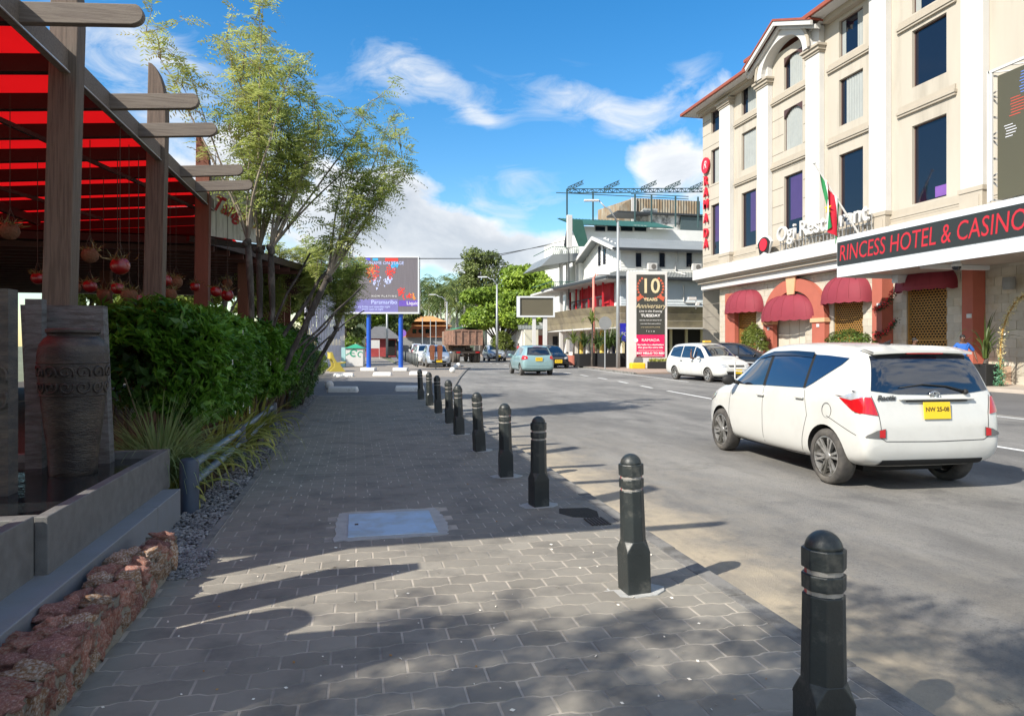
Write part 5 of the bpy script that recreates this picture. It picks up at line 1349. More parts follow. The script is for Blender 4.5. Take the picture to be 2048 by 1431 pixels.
# gable wall towards the street
gy0, gy1 = BY, BY+10.; gp = (gy0+gy1)/2; 
def gz0(z): return BY if z < zg else BY+(z-zg)/(zr+.2-zg)*(gp-BY)
def gz1(z): return gy1 if z < zg else gy1-(z-zg)/(zr+.2-zg)*(gy1-gp)
clap_wall('w', None, zlow-.6, zr-.1, M_CLAP, cb, 'x', BX-.01, .3, gz0, gz1)
b = MB(); b.prism([(gy0, zlow-.6), (gy1, zlow-.6), (gy1, zg), (gp, zr), (gy0, zg)], BX+.0, BX+.3, 'x'); b.build('gable_core', M_CLAP, cb)
def ribbed(nm, p00, p10, p01, p11, ribs, m, parent, th=.04):
    """sheet with standing ribs running from the p0x edge to the p1x edge"""
    p00, p10, p01, p11 = map(Vector, (p00, p10, p01, p11)); nrm = (p10-p00).cross(p01-p00).normalized()
    if nrm.z < 0: nrm = -nrm
    q = MB(); q.grid(lambda s, t: p00.lerp(p10, s).lerp(p01.lerp(p11, s), t)+nrm*(th if (round(s*ribs*4) % 4) in (0,) else 0), ribs*4, 1); q.add([p00-nrm*.05, p10-nrm*.05, p11-nrm*.05, p01-nrm*.05], [(0, 3, 2, 1)])
    return q.build(nm, m, parent)
ribbed('main_roof', (BX-.9, BY-.7, zg-.1), (X1, BY-.7, zg-.1), (BX-.9, gp, zr), (X1, gp, zr), 44, M_GROOF, cb)
ribbed('main_roof', (BX-.9, gy1+.7, zg-.1), (X1, gy1+.7, zg-.1), (BX-.9, gp, zr), (X1, gp, zr), 44, M_GROOF, cb)
b = MB()
for (ya_, yb_) in ((BY-.75, gp), (gy1+.75, gp)): b.bar((BX-.95, ya_, zg-.2), (BX-.95, yb_, zr-.05), .08, .32)
b.build('barge_board', M_TRIM, cb)
b = MB()
for k in range(6): t_ = k/6+.08; b.box(BX-.92, BX, BY+(gp-BY)*t_-.1, BY+(gp-BY)*t_+.35, zg+(zr-zg)*t_-.25, zg+(zr-zg)*t_-.12)
b.build('eave_bracket', M_DGREY, cb)
MB().box(X0-1, X1, BY-.85, BY-.7, zg-.3, zg-.08).build('gutter', M_DGREY, cb)
# lower skirt roof
ribbed('skirt_roof', (X0-1.6, BY-1.2, zl), (X1, BY-1.2, zl), (X0-.2, BY-.01, zlow+.1), (X1, BY-.01, zlow+.1), 44, M_GROOF, cb)
ribbed('skirt_roof', (X0-1.6, BY-1.2, zl), (X0-3.4, BY+13, zl-.1), (X0-.2, BY-.01, zlow+.1), (X0-.5, BY+13, zlow+.1), 30, M_GROOF, cb)
b = MB(); b.box(X0-1.6, X1, BY-1.3, BY-1.2, zl-.22, zl); b.bar((X0-1.65, BY-1.2, zl-.1), (X0-3.45, BY+13, zl-.2), .1, .22); b.build('skirt_gutter', M_DGREY, cb)
b = MB(); b.prism([(X0-1.55, BY-1.15), (X0-3.3, BY+13), (X0, BY+13), (X0, BY-1.15)], zl-.28, zl-.22); b.build('skirt_soffit', M_TRIM, cb)
def win(parent, y, u0, u1, v0, v1, m=M_GLASS, f=.07, frame=M_TRIM):
    x0, za = WY(u0, v1, y); x1, zb2 = WY(u1, v0, y); q = MB(); q.box(x0-f, x1+f, y-.08, y-.037, za-f, za); q.box(x0-f, x1+f, y-.08, y-.037, zb2, zb2+f); q.box(x0-f, x0, y-.08, y-.037, za, zb2); q.box(x1, x1+f, y-.08, y-.037, za, zb2)
    o = q.build('window', frame, parent); MB().box(x0, x1, y-.06, y-.04, za, zb2).build('pane', m, o); return o
for (u0, u1) in ((1271, 1282), (1318, 1329), (1372, 1383)): win(cb, BY, u0, u1, 506, 534)
b = MB()
for u in (1200, 1210):
    yy = WX(u, 500, BX)[0]; b.box(BX-.09, BX-.05, yy-.3, yy+.3, zg-.9, zg+.9)
b.build('window', M_GLASS, cb)
for i, (u, v) in enumerate(((1305, 533), (1394, 534))):
    x, z = WY(u, v, BY-.4); a = thing('air_conditioner', ['white air conditioner unit between the first two windows of the clapboard wall', 'white air conditioner unit at the hotel end of the clapboard wall'][i], 'air conditioner', (x, BY-.3, z), 0, 'wall air conditioners')
    MB().box(-.42, .42, -.18, .18, -.3, .3).build('casing', M_TRIM, a, w=False, bevel=.03); MB().lathe([(.22, -.2), (.22, -.183)], 20, (.08, 0, 0), ax='y').build('fan_grille', mat('fan_grey', (.15, .14, .13), .7), a, w=False)
b = MB(); xp, _ = WY(1354, 500, BY-.1); b.tube([(xp, BY-.12, zg-.2), (xp, BY-.12, zg-1.), (xp-.15, BY-.12, zg-1.3), (xp-.15, BY-.12, zlow+.1), (xp+.4, BY-.9, zlow-.2)], .06, 8)
xq, zq = WY(1368, 570, BY-.5); b.tube([(xq, BY-.45, zq), (xq, BY-.45, zq-1.4), (xq+.2, BY-.45, zq-1.5), (xq+1.6, BY-.45, zq-1.5)], .05, 8); b.build('drainpipe', M_TRIM, cb)
# red balcony bay towards the street
RBX = 20.9
yb0, yb1 = WX(1204, 600, RBX)[0], WX(1139, 600, RBX)[0]; zf = WX(1204, 615, RBX)[1]; zc_ = zl-.28
b = MB(); b.box(RBX+.8, BX, yb0+.1, yb1, zf, zc_); b.build('balcony_back_wall', M_REDW, cb)
b = MB(); b.box(RBX, BX+.5, yb0-.05, yb1+.2, zf-.25, zf-.003); b.build('balcony_floor', M_TRIM, cb)
for k in range(6): yy = yb0+(yb1-yb0)*k/5; MB().box(RBX+.02, RBX+.16, yy-.07, yy+.07, zf, zc_).build('balcony_post', M_REDW, cb)
b = MB(); b.box(RBX+.05, RBX+.12, yb0, yb1, zf+.95, zf+1.05); b.box(RBX+.05, RBX+.12, yb0, yb1, zf+.1, zf+.16)
for k in range(40): yy = yb0+(yb1-yb0)*k/39; b.box(RBX+.07, RBX+.09, yy-.012, yy+.012, zf+.16, zf+.95)
b.build('balcony_railing', M_DGREY, cb)
for k in range(5): 
    yy = yb0+(yb1-yb0)*(k+.5)/5; MB().lathe([(.34, -.01), (.34, .01)], 16, (RBX+.2, yy, zf+.5), ax='x').build('round_panel', mat('grey_disc', (.12, .11, .1), .7), cb)
# tan fascia canopy over the shop fronts, rounded at the corner
def band(z0, z1, out0, out1, nm, m, lab=None):
    q = MB(); path = [(X1, BY-1.2)]+[(X0+.2-1.2*math.sin(a)*1.0, BY-1.2+1.2*(1-math.cos(a))) for a in np.linspace(0, PI/2*.9, 7)]+[(RBX-.9, BY+4), (RBX-1.2, BY+15)]
    n_ = len(path); out = []
    for i, (x, y) in enumerate(path):
        d = Vector(path[min(i+1, n_-1)])-Vector(path[max(i-1, 0)]); d.normalize(); nx, ny = -d.y, d.x
        if ny > 0 and i == 0: nx, ny = -nx, -ny
        out.append((x, y, (nx, ny)))
    for x, y, (nx, ny) in out:
        s_ = 1 if (nx*(-1)+ny*(-1)) > 0 else -1
        q.v += [(x+nx*s_*out0, y+ny*s_*out0, z0), (x+nx*s_*out1, y+ny*s_*out1, z1), (x+nx*s_*(out1-.2), y+ny*s_*(out1-.2), z1), (x+nx*s_*(out0-.2), y+ny*s_*(out0-.2), z0)]
    for i in range(n_-1):
        for k in range(4): q.f.append((4*i+k, 4*i+(k+1) % 4, 4*i+4+(k+1) % 4, 4*i+4+k)); q.mi.append(0)
    return q.build(nm, m, cb)
zm_ = (zt+zb_)/2
band(zb_, zb_+(zt-zb_)*.32, .1, .25, 'fascia_course', M_TAN); band(zb_+(zt-zb_)*.33, zb_+(zt-zb_)*.66, .2, .45, 'fascia_course', M_TAN); band(zb_+(zt-zb_)*.67, zt-.02, .4, .75, 'fascia_course', M_TAN)
b = MB(); b.box(X0-1., X1, BY-1.5, BY, zb_-.12, zb_-.01); b.box(RBX-1.2, BX, BY-.5, BY+15, zb_-.13, zb_-.015); b.build('shop_soffit', M_TRIM, cb)
b = MB(); b.box(X0+.1, X1, BY-.02, BY+.015, .05, zb_-.13); b.build('shopfront', M_DARKIN, cb)
for k in range(8): x = X0+.2+k*1.45; MB().box(x-.1, x+.1, BY-.2, BY-.025, .05, zb_-.13).build('shop_pillar', mat('cream_paint', (.55, .48, .30), .8, var=.08), cb)
for k in range(7): y = BY+.6+k*2.; MB().box(BX-.25, BX-.02, y-.25, y+.25, .05, zb_-.14).build('shop_pillar', [MATS['cream_paint'], M_TRIM, mat('yellow_pillar', (.6, .45, .1), .8)][k % 3], cb)
b = MB()
for k in range(6): y = BY+1.+k*2.; b.box(BX-.1, BX-.03, y+.1, y+1.2, .3, 2.7)
b.build('shop_window', M_GLASS, cb)
bb = thing('banner', 'blue vinyl banner with white text behind the red and black totem', 'banner', (25, 54.3, 2))
x0, z1_ = WY(1238, 646, 54.2); x1, z0_ = WY(1275, 675, 54.2); MB().box(x0, x1+.8, 54.2, 54.23, z0_-.3, z1_).build('cloth', mat('banner_blue', (.02, .02, .42), .6), bb)
text_obj('text', 'FREE\nFOR ALL', .42, M_TRIM, bb, ((x0+x1)/2+.2, 54.19, (z0_+z1_)/2-.1), FS, .002, w=True, bold=.01)

# rear block with green roof, frame and brown box
rb = thing('green_roofed_building', 'building with a green metal roof rising behind the white clapboard building', 'building', (26, 70, 0))
Y2 = 68.
gx0, gz_ = WY(1135, 440, Y2); gx1, _ = WY(1290, 440, Y2); _, gzb = WY(1200, 470, Y2)
b = MB(); b.box(gx0+1.9, 44, Y2+.6, Y2+16, 0, gzb+.95); b.build('walls', M_CLAP, rb)
ribbed('roof', (gx0+.3, Y2-.6, gzb+.9), (gx1+3, Y2-.6, gzb+.9), (gx0+.3, Y2+5, gz_+1.1), (gx1+3, Y2+5, gz_+1.1), 30, M_GREEN, rb)
# steep dormer like roof on the street side
p = [WY(u, v, Y2-1.) for u, v in ((1137, 438), (1165, 440), (1178, 492), (1158, 493))]
b = MB(); b.prism([(q[0], q[1]) for q in p], Y2-1.0, Y2-.85, 'y'); b.build('dormer_roof', M_GREEN, rb)
p = [WY(u, v, Y2-.9) for u, v in ((1137, 438), (1128, 490), (1135, 500), (1142, 470))]
b = MB(); b.prism([(q[0], q[1]) for q in p], Y2-.95, Y2-.8, 'y'); b.build('barge_board', M_DGREY, rb)
for (u0, u1) in ((1190, 1210), (1214, 1236), (1241, 1265), (1268, 1292)): win(rb, Y2+.6, u0, u1, 453, 462, f=.1)
x0, z0_ = WY(1157, 555, Y2-1.5); x1, z1_ = WY(1178, 500, Y2-1.5); b = MB(); b.box(x0, x1+3, Y2-1.5, Y2+.5, 2, z1_); b.build('stair_wall', M_CLAP, rb)
# balconies with green railing
for (u0, u1, v0, v1) in ((1103, 1155, 500, 530), (1100, 1140, 560, 575)):
    pass
for i, (zz_v, rail_v, out) in enumerate(((512, 492, 3.6), (578, 562, 2.8))):
    x1, zz = WY(1157, zz_v, Y2-2); x0, _ = WY(1103 if i == 0 else 1100, zz_v, Y2-2); _, zr2 = WY(1120, rail_v, Y2-2)
    q = MB(); q.box(x0, x1, Y2-2, Y2+6, zz-.25, zz); q.build('balcony_slab', M_TRIM, rb, bevel=.1)
    q = MB(); q.box(x0+.2, x1, Y2-1.95, Y2-1.9, zr2-.06, zr2); q.box(x0+.2, x0+.25, Y2-1.9, Y2+6, zr2-.06, zr2)
    for k in range(14): xx = x0+.2+(x1-x0-.2)*k/13; q.box(xx-.02, xx+.02, Y2-1.94, Y2-1.91, zz, zr2-.06); q.bar((xx, Y2-1.925, zz), (min(xx+.35, x1), Y2-1.925, zr2-.06), .025)
    q.build('balcony_railing', mat('green_iron', (.03, .1, .07), .6), rb)
x0, z0_ = WY(1082, 530, Y2-2.5); x1, z1_ = WY(1157, 512, Y2-2.5)
b = MB(); b.prism([(x0, z0_-.1), (x1, z1_-.4), (x1, z1_+.3), (x0+1.2, z1_+.1)], Y2-2.5, Y2+5, 'y'); b.build('awning_roof', M_GROOF, rb)
b = MB(); 
for u in (1122, 1135, 1152): x, z = WY(u, 560, Y2-1); b.box(x-.15, x+.15, Y2-1.2, Y2-.9, 0, z+3)
b.build('balcony_column', M_TRIM, rb)
# antenna panel
ant = thing('antenna', 'tall white antenna panel beside the green roof', 'antenna', (0, 0, 0)); x, z = WY(1139, 463, Y2-3); ant.location = (x, Y2-3, z)
MB().box(-.28, .28, -.12, .12, -1.6, 1.6).build('panel', M_TRIM, ant, w=False, bevel=.05); b = MB(); b.tube([(0, .2, -7.5), (0, .2, 1.4)], .06, 8); b.build('mast', M_DGREY, ant, w=False)
# brown corrugated box on the roof
Y3 = 80.
x0, zt_ = WY(1240, 412, Y3); x1, zt2 = WY(1266, 396, Y3); x2, _ = WY(1400, 396, Y3); _, zb3 = WY(1300, 452, Y3); _, zb4 = WY(1300, 436, Y3)
M_CORR = mat('rusty_corrugated', (.22, .16, .10), .8, var=.3, scale=.8, stretch=(1, 1, .3), col2=(.30, .27, .21), c2scale=1.2)
tk = thing('rooftop_plant_room', 'brown rusty corrugated plant room on the roof behind the green roofed building', 'plant room', (32, Y3, zb3))
q = MB(); n = int((x2-x1)/.35); q.grid(lambda s, t: (x1+(x2-x1)*s, Y3-(.09 if round(s*n*2) % 2 else 0), zb3+(zt2-zb3)*t), n*2, 1); q.build('front_sheet', M_CORR, tk)
q = MB(); q.add([(x1, Y3, zb3), (x1, Y3, zt2), (x0, Y3+8, zt2), (x0, Y3+8, zb3)], [(0, 1, 2, 3)]); q.add([(x2, Y3, zb3), (x2, Y3, zt2), (x2, Y3+8, zt2), (x2, Y3+8, zb3)], [(0, 1, 2, 3)]); q.add([(x1, Y3, zt2), (x2, Y3, zt2), (x2, Y3+8, zt2), (x0, Y3+8, zt2)], [(0, 1, 2, 3)])
q.prism([(x0, zb3), (x1-.2, zb3), (x1-.2, zt2-.1), (x0, zt_)], Y3+.3, Y3+.5, 'y'); q.build('side_sheet', M_CORR, tk)
q = MB(); q.box(x1-.3, x1+.35, Y3-.25, Y3-.12, zb3-.5, zt2); q.build('white_pilaster', M_TRIM, tk)
q = MB(); xa, za = WY(1270, 433, Y3-3); xb, zb5 = WY(1315, 417, Y3-3); q.prism([(xa, za-.8), (xb, za-.8), (xb, zb5), (xb-1.6, zb5), (xa, za)], Y3-3, Y3-2.6, 'y'); q.build('stair_parapet', mat('stained_white', (.5, .5, .47), .9, var=.3, scale=1, col2=(.15, .15, .14), c2scale=1.2), tk)
q = MB(); xa, za = WY(1302, 470, Y3-4); xb, zb5 = WY(1405, 434, Y3-4); q.box(xa, xb+3, Y3-4, Y3-1, 0, zb5); q.build('lower_block', MATS['stained_white'], tk); xa, _ = WY(1362, 470, Y3-4.3); q = MB(); q.box(xa, xb+3, Y3-4.3, Y3-4.05, za-4, zb5-.1); q.build('dark_shutter', mat('teal_dark', (.05, .075, .08), .6), tk); q = MB(); q.box(xa-8, xb+3, Y3-4.6, Y3-1, zb5, zb5+.2); q.build('roof_edge', M_DGREY, tk)
# steel frame with trusses
YT = 72.
fm = thing('steel_roof_frame', 'open green steel roof frame with lattice trusses above the green roof', 'steel frame', (28, YT, 14))
M_ST = mat('steel_green', (.045, .085, .085), .6, .2)
def truss(b, a, c, h, n, w=.07):
    a, c = Vector(a), Vector(c); up = Vector((0, 0, h)); b.bar(a, c, w); b.bar(a+up, c+up, w)
    for i in range(n):
        p, q = a.lerp(c, i/n), a.lerp(c, (i+1)/n); b.bar(p, q+up, w*.7) if i % 2 else b.bar(p+up, q, w*.7); b.bar(p, p+up, w*.6)
b = MB(); xa, z1_ = WY(1133, 386, YT); xb, z2_ = WY(1410, 384, YT); _, z0_ = WY(1133, 445, YT)
for u in (1134, 1186, 1270, 1303, 1351, 1396): x, _ = WY(u, 400, YT); b.bar((x, YT, z0_), (x, YT, z1_+.3), .15)
b.build('columns', M_ST, fm)
b = MB(); truss(b, (xa, YT, z1_), (xb, YT, z2_), .42, 34, .09); b.build('long_truss', M_ST, fm)
for u in (1134, 1206, 1280, 1328, 1378):
    x, z = WY(u, 383, YT); x2_, z2b = WY(u+31, 369, YT); b = MB(); truss(b, (x, YT-.3, z), (x2_, YT-.3, z2b), .4, 9, .07); b.build('rafter_truss', M_ST, fm)
b = MB(); b.bar((xa, YT+4, z1_+.9), (xb, YT+4, z1_+.9), .08); b.bar((xa+9, YT+4, z1_+1.2), (xb, YT+4, z1_+1.2), .08); b.build('purlins', M_ST, fm)

# low shop building further on, left of the clapboard building
ls = thing('shop_row', 'low white shop row with a metal awning and a red entrance beyond the dark screen', 'building', (20, 84, 0))
b = MB(); b.box(18.6, 30, 78, 100, 0, 4.2); b.build('walls', M_TRIM, ls)
ribbed('awning', (17.2, 74, 3.3), (24, 74, 3.4), (18.5, 80, 4.2), (26, 80, 4.2), 20, M_GROOF, ls); MB().box(19.1, 21.6, 77.9, 77.98, .1, 2.7).build('red_door', mat('dark_red_door', (.25, .03, .02), .6), ls)
b = MB(); b.box(22.2, 27, 77.9, 77.98, .6, 2.6); b.build('shop_window', M_GLASS, ls)
b = MB(); b.add([(19, 92, 5.), (27, 92, 5.), (23, 95, 7.6), (19, 98, 5), (27, 98, 5)], [(0, 1, 2), (3, 2, 4), (0, 2, 3), (1, 4, 2)]); b.build('tiled_roof', mat('pale_red_tile', (.35, .15, .1), .85, var=.2), ls)

# ------------------------------------------------------------ totem sign
xt, yt = AT(1303, 46); tt = thing('totem_sign', 'tall white totem sign with black anniversary poster above a red panel', 'totem sign', (xt, yt, 0), 0)
al = -R(11)
def TP(u, v, d=0.): return None
ppm = FPX/46; hw = 32/ppm; ztp = ZV(542, 46)
tt.rotation_euler = (0, 0, al)
MB().box(-hw-.52, hw, -.0, .62, 0, ztp).build('casing', M_TRIM, tt, w=False, bevel=.03)
zm1 = ZV(669, 46); zm0 = ZV(713, 46); zp1 = ZV(549, 46); pw = hw-.2
xs0 = -hw+.05+.0
MB().box(xs0, hw-.2, -.045, -.003, zm1+.01, zp1).build('poster', mat('poster_black', (.045, .045, .038), .4, var=.1, scale=2), tt, w=False)
MB().box(xs0, hw-.2, -.047, -.003, zm0, zm1).build('red_panel', mat('panel_red', (.58, .012, .09), .4), tt, w=False)
xc = (xs0+hw-.2)/2
M_POSTG = mat('poster_gold', (.60, .50, .30), .5); M_POSTR = mat('poster_orange', (.5, .10, .05), .5); M_PW = mat('poster_white', (.75, .74, .72), .5)
zz = lambda v: ZV(v, 46)
def tt_text(s, size, v, m, sx=1., shear=0., bold=0.): 
    o = text_obj('poster_text', s, size, m, tt, (xc, -.052, zz(v)), (PI/2, 0, 0), .002, sx=sx, shear=shear, bold=bold); return o
tt_text('10', 1.35, 573, M_POSTG, .95, 0, .02); tt_text('YEARS', .27, 599, M_POSTG, 1.2, 0, .008); tt_text('Anniversary', .44, 612, M_POSTG, .92, .3)
tt_text('Live in the Evening', .20, 622, M_PW, 1., .3); tt_text('TUESDAY', .25, 631, M_PW, 1.2, 0, .005); tt_text('with live music and dinner for all', .11, 640, M_PW); tt_text('every week from seven until late', .10, 647, M_PW); tt_text('at the terrace and the poolside', .10, 654, M_POSTG); tt_text('f  o  t  w', .16, 662, M_PW)
tt_text('RAMADA', .25, 680, M_PW, 1.15); tt_text('Say hello to a destination', .155, 689, M_PW, 1.1, 0, .004); tt_text('that goes the extra mile', .155, 694.5, M_PW, 1.1, 0, .004); tt_text('SAY HELLO TO RED', .18, 706, M_PW, 1.15, 0, .008)
b = MB()
for sg_ in (-1, 1):
    for k in range(9):
        a = -1.25+k*.27; x = xc+sg_*(.78*math.cos(a)); z = zz(577)+.75*math.sin(a); b.add([(x, -.05, z), (x+sg_*.16, -.05, z+.02), (x+sg_*.1, -.05, z+.17), (x-.02, -.05, z+.1)], [(0, 1, 2, 3)])
b.prism([(xc-.85, zz(603)), (xc-.55, zz(596)), (xc-.6, zz(590)), (xc-.95, zz(594))], -.053, -.049, 'y'); b.prism([(xc+.85, zz(603)), (xc+.55, zz(596)), (xc+.6, zz(590)), (xc+.95, zz(594))], -.053, -.049, 'y'); b.build('laurel', M_POSTR, tt, w=False)
b = MB()
for v in (700.5, 711): b.box(xc-.8, xc+.8, -.05, -.047, zz(v)-.01, zz(v)+.012)
b.build('rule_line', M_PW, tt, w=False)
b = MB(); b.lathe([(.13, -.005), (.13, .005)], 20, (xc-.95, -.052, zz(680)), ax='y'); b.build('logo_dot', M_PW, tt, w=False)
kb = thing('planter_kerb', 'yellow painted kerb blocks around the foot of the totem sign', 'kerb', (xt, yt-.6, 0), al)
b = MB(); b.box(-1.7, -.75, -.6, .1, 0, .42); b.build('yellow_block', mat('yellow_paint', (.72, .42, .01), .7, var=.1), kb, w=False, bevel=.08); b = MB(); b.box(1.05, 1.5, -.6, .1, 0, .42); b.build('yellow_block', MATS['yellow_paint'], kb, w=False, bevel=.08)
tp = thing('planter', 'long black planter with low seedlings at the foot of the totem sign', 'planter', (xt, yt-1.0, 0), al); MB().box(-.62, .98, -.35, .3, 0, .5).build('box', M_BLACK, tp, w=False)
n = 240; P = np.stack([rng.uniform(-.55, .9, n), rng.uniform(-.3, .25, n), np.full(n, .5)], 1); D = rng.normal(size=(n, 3))*.5; D[:, 2] = 1; objmesh('seedlings', quads_mesh('seedlings', leaves(P, D, rand_unit(n), rng.uniform(.12, .3, n), np.full(n, .06)), M_BRONZ), tp, False)

# dark billboard on posts
xs, ys = AT(1072, 52); sc1 = thing('screen_billboard', 'blank grey brown screen billboard in a white frame on two posts', 'billboard', (xs, ys, 0), -R(9))
z0_, z1_ = ZV(634, 52), ZV(592, 52); hw = 38/FPX*52
b = MB(); b.box(-hw, hw, 0, .5, z1_-.12, z1_); b.box(-hw, hw, 0, .5, z0_, z0_+.12); b.box(-hw, -hw+.22, 0, .5, z0_+.12, z1_-.12); b.box(hw-.12, hw, 0, .5, z0_+.12, z1_-.12); b.box(-hw+.22, hw-.12, .45, .5, z0_+.12, z1_-.12); b.build('frame', M_ACM, sc1, w=False)
MB().box(-hw+.22, hw-.12, .1, .3, z0_+.12, z1_-.12).build('display', mat('blank_screen', (.105, .092, .06), .5, var=.06, scale=3), sc1, w=False)
b = MB(); b.box(-.25, .0, .1, .4, 0, z0_-.002); b.box(.55, .85, .1, .4, 0, z0_-.002); b.build('post', M_TRIM, sc1, w=False)
# white pillar / gate by it
x, y = AT(1062, 56); gp_ = thing('gate_pillar', 'pale cream gate pillar below the dark screen', 'pillar', (x, y, 0)); MB().box(-.5, .6, 0, .5, 0, 2.8).build('pillar', mat('cream_pillar', (.62, .60, .48), .8), gp_, w=False)

# large LED billboard over the plaza
xl, yl_ = AT(733, 42); lb_ = thing('led_billboard', 'large screen billboard with colourful advert on two blue posts over the plaza', 'billboard', (xl, yl_, 0), -R(12.5))
k = 42/FPX
px_ = lambda u: (u-733)*k
zz = lambda v: ZV(v, 42)
x0, x1 = px_(684), px_(838); z0_, z1_ = zz(627), zz(513)
b = MB(); b.box(x0, x1, 0, .55, z0_, z0_+.09); b.box(x0, x1, 0, .55, z1_-.06, z1_); b.box(x0, x0+.07, 0, .55, z0_+.09, z1_-.06); b.box(x1-.07, x1, 0, .55, z0_+.09, z1_-.06); b.box(x0+.07, x1-.07, .3, .55, z0_+.09, z1_-.06); b.build('cabinet', M_ACM, lb_, w=False)
def led_mat(nm, col, e=.25): return mat(nm, col, .5, emit=e, var=.25, scale=3)
MB().box(x0+.07, x1-.07, .05, .2, z0_+.09, z1_-.06).build('display', mat('screen_grey', (.095, .085, .095), .5, emit=.5, var=.25, scale=2.5, stretch=(6, 1, .4)), lb_, w=False)
def led_rect(u0, u1, v0, v1, m, d=.045): return MB().box(px_(u0), px_(u1), d, d+.004, zz(v1), zz(v0)).build('advert_patch', m, lb_, w=False)
led_rect(797, 836, 600, 612, led_mat('led_purple', (.10, .055, .30)), .04); led_rect(686, 796, 598, 624, led_mat('led_violet', (.13, .12, .30)), .042)
led_rect(770, 796, 515, 522, led_mat('led_bright_red', (.65, .03, .02)), .04); led_rect(745, 756, 515, 521, led_mat('led_cyan', (.03, .3, .55)), .04); led_rect(731, 740, 515, 520, led_mat('led_blue', (.06, .05, .5)), .04)
led_rect(699, 796, 622, 626, MATS['led_violet'], .041)
def blotch(u, v, r, m, n=26, asp=1.2):
    b = MB()
    for i in range(n):
        a = rng.random()*6.28; q = rng.random()**.6*r; x = px_(u)+math.cos(a)*q*k; z = zz(v)+math.sin(a)*q*k*asp; s = rng.uniform(.04, .13)
        an = rng.random()*3; b.add([(x, .043-.0002*i, z), (x+s*math.cos(an), .043-.0002*i, z+s*math.sin(an)), (x+s*math.cos(an+1), .043-.0002*i, z+s*math.sin(an+1.)*1.6)], [(0, 1, 2)])
    b.build('advert_picture', m, lb_, w=False)
for a in ((745, 545, 13, MATS['led_bright_red'], 60, 1.3), (740, 548, 12, led_mat('led_orange', (.6, .2, .03)), 30, 1.2), (780, 545, 10, MATS['led_bright_red'], 50, 1.4), (790, 532, 6, MATS['led_cyan'], 30), (776, 560, 8, led_mat('led_pale', (.4, .45, .7)), 30), (710, 525, 10, MATS['led_cyan'], 30), (803, 583, 7, MATS['led_bright_red'], 30), (826, 595, 8, MATS['led_orange'], 12), (815, 594, 12, MATS['led_bright_red'], 24, .3), (760, 566, 20, MATS['led_pale'], 26, .5)): blotch(*a)
def lt(s, size, u, v, m): o = text_obj('advert_text', s, size, m, lb_, (px_(u), .036, zz(v)), (PI/2, 0, 0), .001)
lt('SURINAME ON STAGE', .26, 765, 526, MATS['led_pale']); lt('N O W  P L A Y I N G', .16, 768, 592, M_PW); lt('Paramaribo', .34, 768, 604, MATS['led_pale']); lt('Liquid', .3, 825, 606, M_PW); lt('every friday and saturday night', .17, 745, 613, MATS['led_pale']); lt('doors open at eight', .16, 745, 618, MATS['led_pale'])
for u in (735.5, 800):
    b = MB(); b.lathe([(.14, 0.18), (.135, zz(627)-.02)], 18, (px_(u), .3, 0)); b.build('post', mat('blue_post', (.012, .085, .45), .4, var=.08), lb_, w=False, auto=30)
    MB().box(px_(u)-.42, px_(u)+.42, -.12, .72, 0, .2).build('footing', M_WP, lb_, w=False, bevel=.03)

# street lamps
M_POLE = mat('galvanised_pole', (.36, .38, .39), .5, .4, var=.1, scale=2)
def lamp(u, D, vtop, lab, arm_du=-40, col=M_POLE, hw_=1., r=.11, head_dv=-8):
    x, y = AT(u, D); z1 = ZV(vtop, D); t = thing('street_lamp', lab, 'street lamp', (x, y, 0), 0, 'street lamps')
    rt = Vector((CT, -ST, 0)); b = MB(); b.tube([(0, 0, 0), (0, 0, z1*.5), (0, 0, z1)], [r*1.2, r, r*.7], 10); b.build('pole', col, t, w=False, smooth=True)
    if arm_du:
        L = arm_du*D/FPX; e = rt*L+Vector((0, 0, -head_dv*D/FPX)); b = MB(); b.tube([(0, 0, z1-.1), e*.45+Vector((0, 0, z1+.2)), e*.7+Vector((0, 0, z1)), e+Vector((0, 0, z1))], [r*.6, r*.5, r*.45, r*.4], 8); b.build('arm', col, t, w=False, smooth=True)
        c = e+Vector((0, 0, z1)); d = rt*(.45*hw_ if arm_du > 0 else -.45*hw_); b = MB(); b.obox(c+d, d, Vector((ST, CT, 0))*.14, Vector((0, 0, .06))); b.build('lamp_head', M_ACM, t, w=False, bevel=.04)
    return t
lamp(1236, 46, 443, 'tall galvanised street lamp beside the totem sign', -38, head_dv=-42, hw_=1.1)
lamp(994, 66, 568, 'street lamp in front of the bright green tree', -19, head_dv=-14)
lamp(894, 96, 603, 'distant street lamp between palms and truck', -22, head_dv=-14)
lamp(774, 92, 600, 'distant lamp post seen between the blue billboard posts', 0, r=.14)
lamp(1187, 54, 556, 'salmon pink lamp post in front of the red balcony', 10, mat('salmon_paint', (.6, .22, .17), .7), head_dv=-8)
